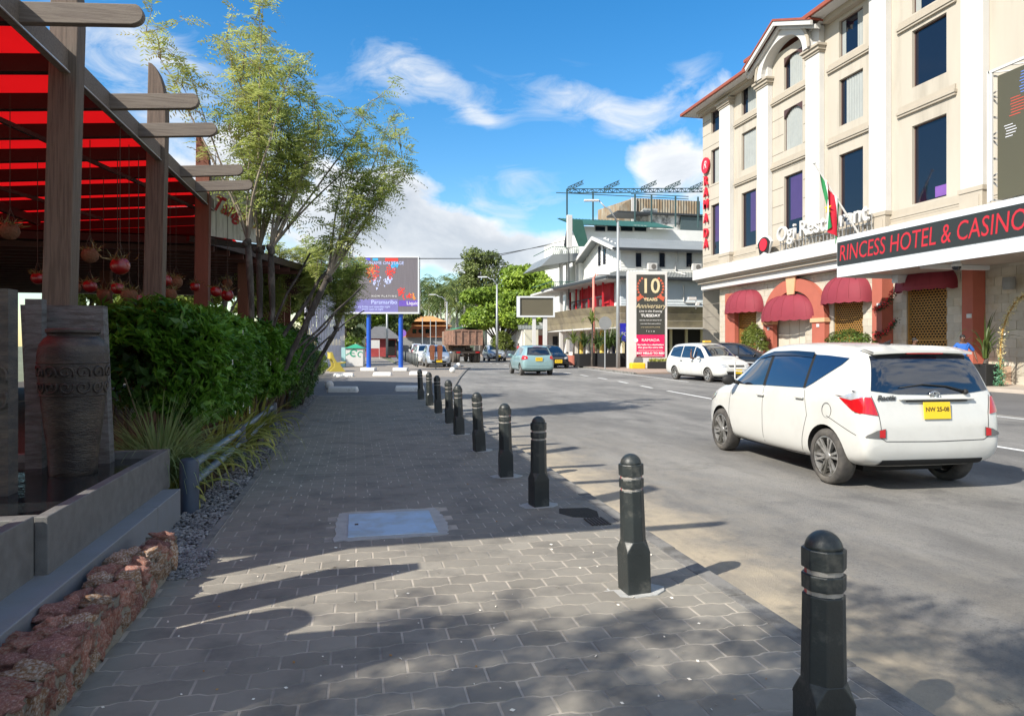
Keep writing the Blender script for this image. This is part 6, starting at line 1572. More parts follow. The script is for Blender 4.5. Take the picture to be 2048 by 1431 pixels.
# round sign back, no-parking sign, white board
def post_sign(u, D, v, r, lab, m, mp, nm='traffic_sign'):
    x, y = AT(u, D); z = ZV(v, D); t = thing(nm, lab, 'sign', (x, y, 0), 0); b = MB(); b.tube([(0, 0, 0), (0, 0, z)], .04, 8); b.build('post', mp, t, w=False)
    b = MB(); b.lathe([(r, -.05), (r, -.03)], 24, (0, 0, z), ax='y'); b.build('disc', m, t, w=False)
post_sign(1210, 44, 646, .42, 'round grey sign seen from behind on a pink-footed post', mat('sign_grey', (.25, .26, .26), .5), M_POLE)
post_sign(805, 80, 666, .42, 'round purple blue no parking sign at the far end of the plaza', mat('sign_violet', (.25, .12, .5), .5), M_POLE)
x, y = AT(750, 84); nb = thing('notice_board', 'white notice board on two legs at the far end of the plaza', 'board', (x, y, 0)); MB().box(-.55, .55, 0, .05, 1.2, 2.2).build('board', M_TRIM, nb, w=False); b = MB(); b.bar((-.5, .02, 0), (-.5, .02, 1.2), .05); b.bar((.5, .02, 0), (.5, .02, 1.2), .05); b.build('leg', M_TRIM, nb, w=False)

# recycling kiosk
x, y = AT(709, 50.5); rk = thing('recycling_kiosk', 'white recycling kiosk with green roof and green swirl by the blue posts', 'kiosk', (x, y, 0), R(-8))
MB().box(-.62, .62, 0, 1.1, .02, 1.32).build('casing', M_TRIM, rk, w=False, bevel=.03); b = MB(); b.add([(-.7, -.1, 1.34), (.7, -.1, 1.34), (.7, 1.2, 1.34), (-.7, 1.2, 1.34), (0, .5, 1.66)], [(0, 1, 4), (1, 2, 4), (2, 3, 4), (3, 0, 4), (0, 3, 2, 1)]); b.build('roof', mat('kiosk_green', (.04, .30, .18), .5), rk, w=False)
b = MB()
for (cx_, cz, r, a0, a1) in ((-.05, 1.0, .24, .5, 5.2), (.42, .9, .18, .6, 4.8), (-.2, .45, .55, 1.2, 2.4)):
    pts = [(cx_+r*math.cos(a), -.012, cz+r*math.sin(a)) for a in np.linspace(a0, a1, 14)]
    for p, q in zip(pts, pts[1:]): b.bar(p, q, .01, .10, up=(0, 1, 0)) if False else b.obox(((p[0]+q[0])/2, -.008, (p[2]+q[2])/2), ((q[0]-p[0])/2, 0, (q[2]-p[2])/2), (0, .006, 0), (-(q[2]-p[2])*.6, 0, (q[0]-p[0])*.6))
b.build('green_swirl', MATS['kiosk_green'], rk, w=False)
MB().box(-.95, -.66, .1, 1.0, 0, 1.4).build('side_panel', mat('pale_teal', (.3, .5, .5), .6), rk, w=False)
# yellow bench
x, y = AT(676, 41); yb_ = thing('bench', 'yellow bench with curved side panel beside the hedge', 'bench', (x, y, 0), R(10)); M_Y = mat('bench_yellow', (.45, .36, .06), .6, var=.1)
for yy in (-.0, 1.3):
    b = MB(); b.prism([(-.5, 0), (.45, 0), (.2, .3), (.12, .45), (.45, .5), (.45, .58), (-.05, .55), (-.2, .8), (-.32, 1.15), (-.45, 1.15), (-.35, .8), (-.22, .5), (-.2, .3)], yy, yy+.1, 'y'); b.build('side_panel', M_Y, yb_, w=False, bevel=.01)
MB().box(-.1, .45, .102, 1.298, .5, .56).build('seat', M_WP, yb_, w=False); MB().box(-.42, -.34, .102, 1.298, .75, 1.1).build('backrest', M_Y, yb_, w=False)
# orange twin bins on post
x, y = AT(872, 44.5); ob = thing('litter_bins', 'pair of orange litter bins on one post in front of the silver parked car', 'litter bin', (x, y, 0))
M_OR = mat('bin_orange', (.62, .22, .10), .6, var=.1)
for sx in (-.24, .24): b = MB(); b.lathe([(.14, .62), (.19, 1.42), (.2, 1.45), (.13, 1.56)], 12, (sx, 0, 0)); b.build('bin', M_OR, ob, w=False, auto=30)
b = MB(); b.bar((0, .1, 0), (0, .1, 1.2), .06); b.bar((-.3, .1, .62), (.3, .1, .62), .05); b.build('post', M_DGREY, ob, w=False)
# far bollard row
M_FB = mat('grey_bollard', (.10, .11, .11), .6)
pts = [G(837, 732), G(800, 712)]; p0, p1 = Vector((*pts[0], 0)), Vector((*pts[1], 0))
fb = None
for i in range(16):
    q = i/15; D0, D1 = 50., 82.; u = 835-40*q**.85; D = 50+32*q; x, y = AT(u, D)
    if fb is None:
        b = MB(); b.tube([(0, 0, 0), (0, 0, .9)], .06, 8); b.sphere((0, 0, .9), .065, 8, 6); fb = b.build('slim_bollard', M_FB, smooth=True); o = fb
    else: o = fb.copy(); C.objects.link(o)
    o.location = (x, y, 0); tag(o, 'slim grey bollard in the far row beside the parked cars', 'bollard', 'slim far bollards beside the parked cars')
# white slatted screen
M_SLAT = mat('white_slat', (.62, .60, .68), .6, var=.06)
sf_ = thing('slatted_screen', 'tall white vertical slat screen behind the hedge', 'fence', (-5, 52, 0))
for i in range(26):
    u = 688-2.6*i-(.02*i*i); x, y = AT(u, 54-.15*i); MB().box(x-.04, x+.04, y-.12, y+.12, 0, ZV(566+rng.random()*4, 54)).build('slat', M_SLAT, sf_)
# red kiosk hut and orange building
hu = thing('kiosk_hut', 'small hut with grey hipped roof and red front at the end of the plaza', 'kiosk', (0, 92, 0))
x, y = AT(762, 96); hu.location = (x, y, 0); b = MB(); b.box(-2., 2, 0, 4, 0, 2.5); b.build('walls', mat('red_front', (.35, .05, .05), .7, var=.3, scale=2), hu, w=False); b = MB(); b.add([(-2.7, -.7, 2.5), (2.7, -.7, 2.5), (2.7, 4.7, 2.5), (-2.7, 4.7, 2.5), (-.8, 2, 4.2), (.8, 2, 4.2)], [(0, 1, 5, 4), (1, 2, 5), (2, 3, 4, 5), (3, 0, 4), (0, 3, 2, 1)]); b.build('roof', mat('slate_grey', (.12, .12, .125), .8, var=.2), hu, w=False)
b = MB(); b.box(.9, 1.9, -.05, -.01, .2, 2.3); b.build('doorway', M_DARKIN, hu, w=False)
ob2 = thing('orange_building', 'orange walled building with layered orange roof at the end of the street', 'building', (0, 0, 0)); x, y = AT(862, 118); ob2.location = (x, y, 0); k = 118/FPX
M_OB = mat('orange_plaster', (.38, .13, .06), .8, var=.1); M_OT = mat('orange_tile', (.55, .27, .10), .8, var=.15)
zz = lambda v: ZV(v, 118)
b = MB(); b.box((812-862)*k, (900-862)*k, 0, 8, zz(674), zz(652)); b.build('upper_wall', M_OB, ob2, w=False); b = MB(); b.box((800-862)*k, (905-862)*k, .4, 8, 0, zz(674)-.01); b.build('lower_wall', mat('grey_plaster', (.3, .3, .3), .8), ob2, w=False)
for (ua, ub, uc, ud, va, vb) in ((804, 903, 812, 893, 652, 643), (808, 893, 838, 868, 643, 631)):
    b = MB(); y0_, y1_ = -1., 9; b.add([((ua-862)*k, y0_, zz(va)), ((ub-862)*k, y0_, zz(va)), ((ub-862)*k, y1_, zz(va)), ((ua-862)*k, y1_, zz(va)), ((uc-862)*k, 2, zz(vb)), ((ud-862)*k, 2, zz(vb)), ((ud-862)*k, 6, zz(vb)), ((uc-862)*k, 6, zz(vb))],
        [(0, 1, 5, 4), (1, 2, 6, 5), (2, 3, 7, 6), (3, 0, 4, 7), (4, 5, 6, 7), (0, 3, 2, 1)]); b.build('roof', M_OT, ob2, w=False)
for u in (829, 841, 855): 
    b = MB(); (b.lathe([(.35, -.1), (.35, -.02)], 16, ((u-862)*k, 0, zz(662)), ax='y') if u == 841 else b.box((u-862)*k-.32, (u-862)*k+.32, -.1, -.02, zz(662)-.35, zz(662)+.35)); b.build('window', M_GLASS, ob2, w=False)
x, y = AT(876, 80)
for i, (u, D) in enumerate(((845, 88), (861, 88), (872, 90))):
    x, y = AT(u, D); t = thing('flagpole', 'thin bare pole before the orange building', 'pole', (x, y, 0), 0, 'thin bare poles before the orange building'); b = MB(); b.tube([(0, 0, 0), (0, 0, ZV(636+i*2, D))], .06, 6); b.build('pole', M_POLE, t, w=False)
# planters opposite
def fan_plant(lab, x, y, z, n, L, W, m, pot=None, potm=None, trunk=0., cat='plant', nm='potted_palm', grp=None, up=1.2):
    t = thing(nm, lab, cat, (x, y, 0), 0, grp)
    if pot: 
        b = MB(); w_, h_ = pot
        if potm == 'round': b.lathe([(w_*.7, z-.0), (w_, z+h_*.9), (w_*1.05, z+h_), (w_*.9, z+h_)], 20); b.build('pot', mat('terracotta_pot', (.5, .17, .12), .7), t, w=False, auto=30)
        else: b.box(-w_, w_, -w_, w_, z, z+h_); b.build('pot', potm, t, w=False, bevel=.02)
        z = z+h_
    if trunk: b = MB(); b.tube([(0, 0, z), (.05, 0, z+trunk)], [.09, .06], 8); b.build('trunk', M_BARK, t, w=False); z += trunk
    s = strap_plant('leaves', '', '', 0, 0, n, L, W, m, 1., up=up); ch = s.children[0]; bpy.data.objects.remove(s); ch.parent = t; ch.location = (0, 0, z); return t
M_PALM = leafmat('palm_leaf', (.03, .06, .015), (.12, .17, .04), .3, .45, 1.5)
M_PALMY = leafmat('palm_leaf_light', (.08, .12, .02), (.24, .28, .06), .35, .45, 1.5)
for i, (u, D, kind_) in enumerate(((1147, 52, 0), (1168, 50, 1), (1196, 50, 2), (1218, 48, 2), (1234, 48.5, 2))):
    x, y = AT(u, D)
    if kind_ == 0: fan_plant('small palm in a round terracotta pot in front of the shops', x, y, .05, 40, 1.3, .10, M_PALMY, (.45, .75), 'round', .9)
    elif kind_ == 1: fan_plant('spiky plant in a dark square planter behind the round sign', x, y, .05, 70, 1.5, .08, M_PALM, (.55, .9), M_BLACK, .5)
    else: fan_plant(['left', 'middle', 'right'][i-2]+' one of three spiky screw pines in dark planters left of the totem sign', x, y, .05, 90, 1.9, .09, M_PALM, (.62, .95), M_BLACK, .3, grp='screw pines in dark planters left of the totem')
x, y = AT(1184, 49); fan_plant('tall slender palm leaning left beside the pink lamp post', x, y, .05, 26, 1.3, .12, M_PALMY, trunk=3.0)
# hotel front plants
x, y = AT(1971, 25.3); fan_plant('potted palm in a black round pot between the column and the golden garland', x, y, .08, 30, 2.1, .06, M_PALM, (.36, .78), M_BLACK, .2, up=2.2)
x, y = WX(1697, 700, 22.9)[0], 0
def bush(lab, x, y, z, rx, ry, rz_, n, m, L=.09, W=.05, grp=None, nm='bush'):
    t = thing(nm, lab, 'bush', (x, y, 0), 0, grp); D = rand_unit(n); D[:, 2] = np.abs(D[:, 2])*1.2-.2
    k = np.array([1+.25*noise.noise(Vector(d)*2.4) for d in D])*(.6+.4*rng.random(n)**.4); P = D*np.array([rx, ry, rz_])*k[:, None]+np.array([0, 0, z])
    kind(objmesh('foliage', quads_mesh('foliage', rosette_cloud(P, unit(D), 5, L, W), m), t, False), 'stuff')
    b = MB(); [b.tube([(rng.normal()*.1, rng.normal()*.1, 0), (rng.normal()*rx*.5, rng.normal()*ry*.5, z)], [.03, .012], 5) for _ in range(6)]; b.build('stems', M_STEM, t, w=False); return t
M_BUSH = leafmat('bush_leaf', (.03, .07, .01), (.16, .24, .04), .3, .5, 2)
bush('round topped green bush in front of the third awning window of the hotel', 22.7, WX(1697, 700, 22.7)[0], 1.5, .8, 1.5, .75, 900, M_BUSH)
bush('yellow green bush in front of the first awning window of the hotel', 22.7, WX(1508, 700, 22.7)[0], 1.5, .7, .8, 1.2, 600, M_PALMY, .2, .05)
bush('small light green bush far behind the white recycling kiosk', *AT(705, 72), 1.2, 1.3, 1., 1.2, 500, MATS['bright_shrub'], .16, .09)
bush('light green bush at the roadside below the green tree', *AT(1005, 72), 1.4, 1.2, 1., 1.5, 500, M_PALMY, .3, .09)
# golden garland arch and column garlands
gd = thing('garland', 'golden glittering garland arch rising from the ground beside the potted palm', 'garland', (20.5, 20.5, 0))
pts = []
for u, v in ((1998, 780), (2000, 740), (2001, 700), (2005, 660), (2015, 630), (2030, 605), (2048, 590), (2075, 575), (2110, 570)): x, y = AT(u, 25.0); pts.append(Vector((x, y, ZV(v, 25.0))))
M_GG = leafmat('gold_tinsel', (.35, .26, .06), (.85, .75, .40), .0, .3, 9., 1.); P = []
for a, c in zip(pts, pts[1:]):
    for k in range(150): P.append((a.lerp(c, rng.random())+Vector(rng.normal(size=3)*.05))[:])
P = np.array(P); objmesh('tinsel', quads_mesh('tinsel', leaves(P, rand_unit(len(P)), rand_unit(len(P)), rng.uniform(.04, .11, len(P)), np.full(len(P), .03)), M_GG), gd)
b = MB(); b.tube(pts, .03, 6); b.build('frame', M_GOLD, gd)
x, y = AT(1998, 24.9); n = 300; P = rng.normal(size=(n, 3))*np.array([.09, .09, .25])+np.array([x, y, .4]); objmesh('green_base', quads_mesh('green_base', leaves(P, rand_unit(n), rand_unit(n), np.full(n, .1), np.full(n, .04)), leafmat('tinsel_green', (.01, .12, .05), (.2, .4, .25), 0, .4, 9)), gd)
for j, (v0, v1) in enumerate(((578, 618), (640, 668))):
    cgn = thing('garland', ['upper dark green garland with red ribbon around the first canopy column', 'lower dark green garland with red ribbon around the first canopy column'][j], 'garland', (23, 28, 2)); P = []
    a = FP(1752, v1, 23.28); c = FP(1794, v0, 23.28)
    for s_ in np.linspace(0, 1, 500): P.append((a.lerp(c, s_)+Vector((-.05, 0, -.25*math.sin(PI*s_)))+Vector(rng.normal(size=3)*.05))[:])
    P = np.array(P); objmesh('needles', quads_mesh('needles', leaves(P, rand_unit(500), rand_unit(500), np.full(500, .13), np.full(500, .03)), leafmat('fir_green', (.008, .03, .012), (.03, .08, .03), 0, .6, 9)), cgn)
    P2 = P[::5]+np.array([-.08, 0, 0]); objmesh('red_ribbon', quads_mesh('red_ribbon', leaves(P2, rand_unit(100), rand_unit(100), np.full(100, .1), np.full(100, .06)), M_RED3), cgn)

# ------------------------------------------------------------ background trees
M_TG = leafmat('tree_green', (.055, .13, .014), (.36, .48, .06), .3, .5, .35)
M_TD = leafmat('tree_dark', (.06, .10, .03), (.26, .31, .09), .3, .5, .4)
def crown_tree(lab, u, D, vtop, vbot, w_px, n, m, seed, L=.42, lobes=14, grp=None, trunk_r=.35, nm='broadleaf_tree', flat=1., stuffy=.5, x=None, y=None):
    if x is None: x, y = AT(u, D)
    k = D/FPX; z1 = ZV(vtop, D); z0 = ZV(vbot, D); rx = w_px*k/2; t = thing(nm, lab, 'tree', (x, y, 0), 0, grp); zc = (z0+z1)/2; rzv = (z1-z0)/2
    rs_ = np.random.default_rng(seed); b = MB(); P = []; O = []
    b.tube([(0, 0, 0), (rs_.normal()*.3, 0, z0*.5), (rs_.normal()*.5, 0, zc)], [trunk_r, trunk_r*.7, trunk_r*.4], 8)
    for i in range(lobes):
        a = rs_.random()*2*PI; q = rs_.random()**.5*.72; el = rs_.uniform(-.75, .8); c = np.array([math.cos(a)*q*rx, math.sin(a)*q*rx*.8, zc+el*rzv*.8*math.sqrt(1-q*q*.6)]); r = rs_.uniform(.22, .40)*rx; 
        b.tube([(0, 0, max(z0*.6, .5)), (c[0]*.5, c[1]*.5, (z0*.6+c[2])/2), tuple(c)], [trunk_r*.4, trunk_r*.22, .05], 5, cap=False)
        m_ = n//lobes; d = unit(rs_.normal(size=(m_, 3))); d[:, 2] = d[:, 2]*.8+.1; rr_ = r*(1-np.abs(rs_.normal(size=m_))*.22); kk = 1+.35*np.array([noise.noise(Vector(v)*2.2+Vector((i*3.3, seed, 0))) for v in d])
        P.append(c+d*(rr_*kk)[:, None]*np.array([1, 1, min(1, rzv/rx)*flat])); O.append(d)
    P = np.concatenate(P); O = np.concatenate(O); b.build('trunk', M_BARK, t, w=False, smooth=True)
    kind(objmesh('crown', quads_mesh('crown', rosette_cloud(P, O, 3, L, L*.55), m), t, False), 'stuff'); return t
crown_tree('broad bright green tree behind the dump truck', 1000, 84, 560, 675, 210, 12000, M_TG, 3, .42, 20)
crown_tree('bright green tree crown behind the dark screen billboard', 1068, 88, 502, 650, 200, 12000, M_TG, 5, .45, 18)
crown_tree('tall dark crowned tree rising above the others against the clouds', 968, 104, 486, 600, 120, 3600, M_TD, 8, .34, 22)
crown_tree('green tree beyond the balconies of the green roofed building', 1120, 98, 520, 620, 120, 5000, M_TG, 12, .5, 12)
crown_tree('dark green tree between the palms and the kiosk hut', 790, 112, 610, 668, 110, 5000, M_TD, 13, .5, 12)
crown_tree('green tree above the grey hipped hut', 745, 110, 590, 660, 90, 4000, M_TG, 14, .5, 10)
crown_tree('dark tree behind the white slat screen', 700, 90, 610, 690, 90, 4000, M_TD, 15, .45, 10)
for i, (u, D, vt, vb, w) in enumerate(((300, 48, 520, 650, 200), (430, 44, 510, 640, 200), (560, 52, 540, 650, 190), (180, 50, 530, 660, 160), (640, 62, 560, 670, 130))):
    crown_tree(['yellow green tree seen under the terrace roof behind the hanging pots', 'bright yellow green tree behind the red balls under the roof', 'green tree seen between the stems of the feathery tree', 'green tree at the left under the terrace roof', 'green tree behind the slat screen beside the roof corner'][i], u, D, vt, vb, w, 5000, leafmat('sunny_leaf', (.06, .10, .015), (.30, .36, .07), .35, .5, .5), 20+i, .3, 12)
def palm(lab, u, D, vtop, seed, grp, sc_=1.):
    rs_ = np.random.default_rng(seed); x, y = AT(u, D); z = ZV(vtop, D)-1.2; t = thing('palm_tree', lab, 'palm', (x, y, 0), 0, grp)
    b = MB(); b.tube([(0, 0, 0), (.1, 0, z*.5), (0, 0, z)], [.28, .2, .16], 7); b.build('trunk', mat('palm_trunk', (.33, .31, .28), .9, var=.1), t, w=False, smooth=True)
    P = []; Dd = []
    q_ = []
    for i in range(17):
        a = rs_.random()*2*PI; el = rs_.uniform(-.5, 1.2); L = rs_.uniform(2.2, 3.0)*sc_; d = np.array([math.cos(a)*math.cos(el), math.sin(a)*math.cos(el), math.sin(el)]); p = np.array([0, 0, z]); s = np.cross(d, [0, 0, 1]); s /= np.linalg.norm(s)
        for k in range(12):
            p = p+d*L/12; d = d+np.array([0, 0, -.13]); d /= np.linalg.norm(d)
            for sg_ in (-1, 1): P.append(p.copy()); Dd.append(s*sg_*.7+d*.4-np.array([0, 0, .55]))
    P = np.array(P); Dd = np.array(Dd); kind(objmesh('fronds', quads_mesh('fronds', leaves(P, Dd, rand_unit(len(P)), np.full(len(P), .8*sc_), np.full(len(P), .13)), M_TD if seed % 2 else M_PALM), t, False), 'stuff'); return t
for i in range(26):
    u = 842+i*5.1+rng.normal()*3; D = rng.uniform(120, 165); palm('tall royal palm in the dense grove at the end of the street', u, D, 552+max(0, (i-14))*1.+rng.uniform(0, 48), i, 'royal palms at the end of the street', 1.5)
kind(MB().box(0, 60, 190, 192, 0, 9).build('distant_building_mass', mat('distant_haze_wall', (.1, .13, .09), .95, var=.2)), 'structure')
fw = thing('wall', 'grey wall with railing closing the plaza before the hut', 'wall', (2, 100, 0)); MB().box(-14, 9, 100, 100.3, 0, 1.6).build('wall', mat('grey_wall_far', (.22, .22, .22), .9, var=.2), fw)
# overhead wires
wr = MB(); wr.tube([AT(838, 42)+(ZV(517, 42),), AT(950, 60)+(ZV(517, 60),), AT(1100, 75)+(ZV(490, 75),)], .03, 5); wr.tube([AT(960, 70)+(ZV(520, 70),), AT(1135, 72)+(ZV(480, 72),)], .03, 5)
tag(wr.build('overhead_wire', M_BLACK), 'thin black wires from the large billboard towards the green roofed building', 'wire')
# ------------------------------------------------------------ cars
def paint(nm, col, rough=.25, metal=0., dirt=(.3, .27, .22)):
    return mat(nm, col, rough, metal, var=.03, scale=1., coat=.7, spec=.5, col2=tuple(c*.82+d*.1 for c, d in zip(col, dirt)), c2scale=1.3, c2lo=.5, c2hi=.75)
M_TYRE = mat('tyre_rubber', (.045, .042, .04), .85, var=.2, scale=6, bump=.2, col2=(.12, .11, .095), c2scale=3, c2lo=.4, c2hi=.7)
M_RIM = mat('alloy_rim', (.55, .54, .52), .35, .75, var=.15, scale=8, col2=(.22, .21, .19), c2scale=6)
M_WELL = mat('wheel_well', (.012, .012, .012), .9, var=0)
M_CGL = mat('car_glass', (.008, .013, .024), .03, var=0, spec=1., coat=1.)
M_CGB = mat('tinted_car_glass', (.006, .014, .045), .03, var=0, spec=1., coat=1.)
M_SEAM = mat('panel_gap', (.02, .02, .02), .8, var=0)
M_RLAMP = mat('red_lamp', (.45, .008, .012), .12, var=.15, scale=20, coat=1.)
M_CLAMP = mat('clear_lamp', (.50, .52, .54), .08, .35, var=.3, scale=18, coat=1.)
M_PLATE = mat('yellow_plate', (.75, .50, .02), .5, var=.03); M_CHR = mat('chrome', (.6, .6, .6), .12, .95, var=0); M_PTXT = mat('plate_ink', (.10, .07, .01), .6, var=0)
def hull(st):
    """closed car body from stations (y, zlow, zbelt, ztop, w, wt)"""
    bm = bmesh.new(); rings = []
    for (y, zl, zb, zt, w, wt) in st:
        h = zb-zl
        half = [(0, zl), (w*.72, zl), (w*.93, zl+.05), (w*.985, zl+h*.25), (w, zl+h*.5), (w*.985, zl+h*.8), (w*.955, zb), ((w*.93+wt)/2, (zb+zt)/2+.01), (wt, zt-.05 if zt-zb > .12 else zt-.012), (wt*.86, zt-.004), (wt*.5, zt+.012), (0, zt+.02)]
        ring = [bm.verts.new((x, y, z)) for x, z in half]+[bm.verts.new((-x, y, z)) for x, z in half[1:-1]][::-1]
        rings.append(ring)
    n = len(rings[0])
    for a, b_ in zip(rings, rings[1:]):
        for i in range(n): bm.faces.new((a[i], a[(i+1) % n], b_[(i+1) % n], b_[i]))
    bm.faces.new(rings[0][::-1]); bm.faces.new(rings[-1]); bmesh.ops.recalc_face_normals(bm, faces=bm.faces)
    me = bpy.data.meshes.new('hull'); bm.to_mesh(me); bm.free(); return me
def evaluated(o):
    bpy.context.view_layer.update(); return bpy.data.meshes.new_from_object(o.evaluated_get(bpy.context.evaluated_depsgraph_get()))
def interp(p, t):           # point at parameter t of a polyline (by index)
    k = min(len(p)-2, int(t*(len(p)-1))); f = t*(len(p)-1)-k
    return (p[k][0]+(p[k+1][0]-p[k][0])*f, p[k][1]+(p[k+1][1]-p[k][1])*f)
def patch(bvh, side, bot, top, off=.006, nu=16, nv=8):
    """sheet lying on the hull: side 'l','r','b'(ack),'f'(ront); bot/top polylines of (y|x, z)"""
    q = MB(); ok = True
    def f(s, t):
        a, c = interp(bot, s), interp(top, s); u = a[0]+(c[0]-a[0])*t; z = a[1]+(c[1]-a[1])*t
        if side in 'lr': o = Vector((-3 if side == 'l' else 3, u, z)); d = Vector((1 if side == 'l' else -1, 0, 0))
        else: o = Vector((u, -5 if side == 'b' else 5, z)); d = Vector((0, 1 if side == 'b' else -1, 0))
        h = bvh.ray_cast(o, d)
        if h[0] is None:
            h = bvh.find_nearest(o+d*(2.2 if side in 'lr' else 3.1)); return h[0]+h[1]*off
        n = h[1]; return h[0]+n*off if n.dot(d) < 0 else h[0]-n*off
    q.grid(f, nu, nv); return q
def wheel(t, x, y, r, w, spokes=10, rimm=None, side=1):
    b = MB(); tw = w/2; pr = [(r*.73, -tw*.92), (r*.8, -tw), (r*.94, -tw*.9), (r*.985, -tw*.7), (r, -tw*.3), (r, tw*.3), (r*.985, tw*.7), (r*.94, tw*.9), (r*.8, tw), (r*.73, tw*.92)]
    b.lathe(pr, 40, (0, 0, 0), ax='x', capb=False, capt=False)
    o = b.build('wheel', M_TYRE, t, w=False, auto=50); o.location = (x, y, r)
    rb = MB(); s = side; rr = r*.735
    rb.lathe([(rr, s*tw*.86), (rr*.93, s*tw*.9), (rr*.9, s*tw*.5), (rr*.86, s*-tw*.5)], 36, ax='x', capb=False, capt=False)
    rb.lathe([(rr*.2, s*tw*.45), (rr*.17, s*tw*.72), (.001, s*tw*.75)], 16, ax='x', capb=False, capt=False)
    for k in range(spokes):
        a = 2*PI*k/spokes+.1; a2 = a+(.10 if k % 2 else -.10) if spokes >= 10 else a
        p0 = Vector((s*tw*.58, math.cos(a)*rr*.12, math.sin(a)*rr*.12)); p1 = Vector((s*tw*.84, math.cos(a2)*rr*.93, math.sin(a2)*rr*.93)); d = (p1-p0); tn = Vector((1, 0, 0)).cross(d).normalized()
        wd = rr*(.06 if spokes >= 10 else .13); n0 = Vector((s*.016, 0, 0)); vs = [p0-tn*wd*.9, p0+tn*wd*.9, p1+tn*wd, p1-tn*wd]; rb.add([v-n0 for v in vs]+[v+n0*.3 for v in vs], [(0, 3, 2, 1), (4, 5, 6, 7), (0, 1, 5, 4), (1, 2, 6, 5), (2, 3, 7, 6), (3, 0, 4, 7)])
    q = rb.build('rim', rimm or M_RIM, o, w=False, auto=35)
    db = MB(); db.lathe([(rr*.86, -s*tw*.4), (.001, -s*tw*.4)], 24, ax='x', capb=False, capt=False); db.lathe([(rr*.6, s*tw*.1), (.001, s*tw*.1)], 20, ax='x', capb=False, capt=False); db.build('brake_disc', M_WELL, o, w=False)
    return o
def plate(t, loc, rz_, txt, size=(.33, .165), tilt=0., col=None):
    o = MB().box(-size[0]/2, size[0]/2, -.012, 0, -size[1]/2, size[1]/2).build('number_plate', col or M_PLATE, t, w=False, bevel=.004); o.location = loc; o.rotation_euler = (tilt, 0, rz_)
    x = text_obj('plate_text', txt, .066*size[0]/.33, M_PTXT, o, (0, -.0135, .012), (PI/2, 0, 0), .0006, bold=.002)
    return o
def seam(t, bvh, side, pts, w=.007, m=None, nm='panel_gap'):
    pts = list(pts); L_ = []; Rr = []
    for i, p in enumerate(pts):
        a = pts[max(i-1, 0)]; c = pts[min(i+1, len(pts)-1)]; dx, dz = c[0]-a[0], c[1]-a[1]; l = math.hypot(dx, dz) or 1; nx, nz = -dz/l*w/2, dx/l*w/2
        L_.append((p[0]+nx, p[1]+nz)); Rr.append((p[0]-nx, p[1]-nz))
    return patch(bvh, side, L_, Rr, .003, max(8, (len(pts)-1)*4), 1).build(nm, m or M_SEAM, t, w=False)
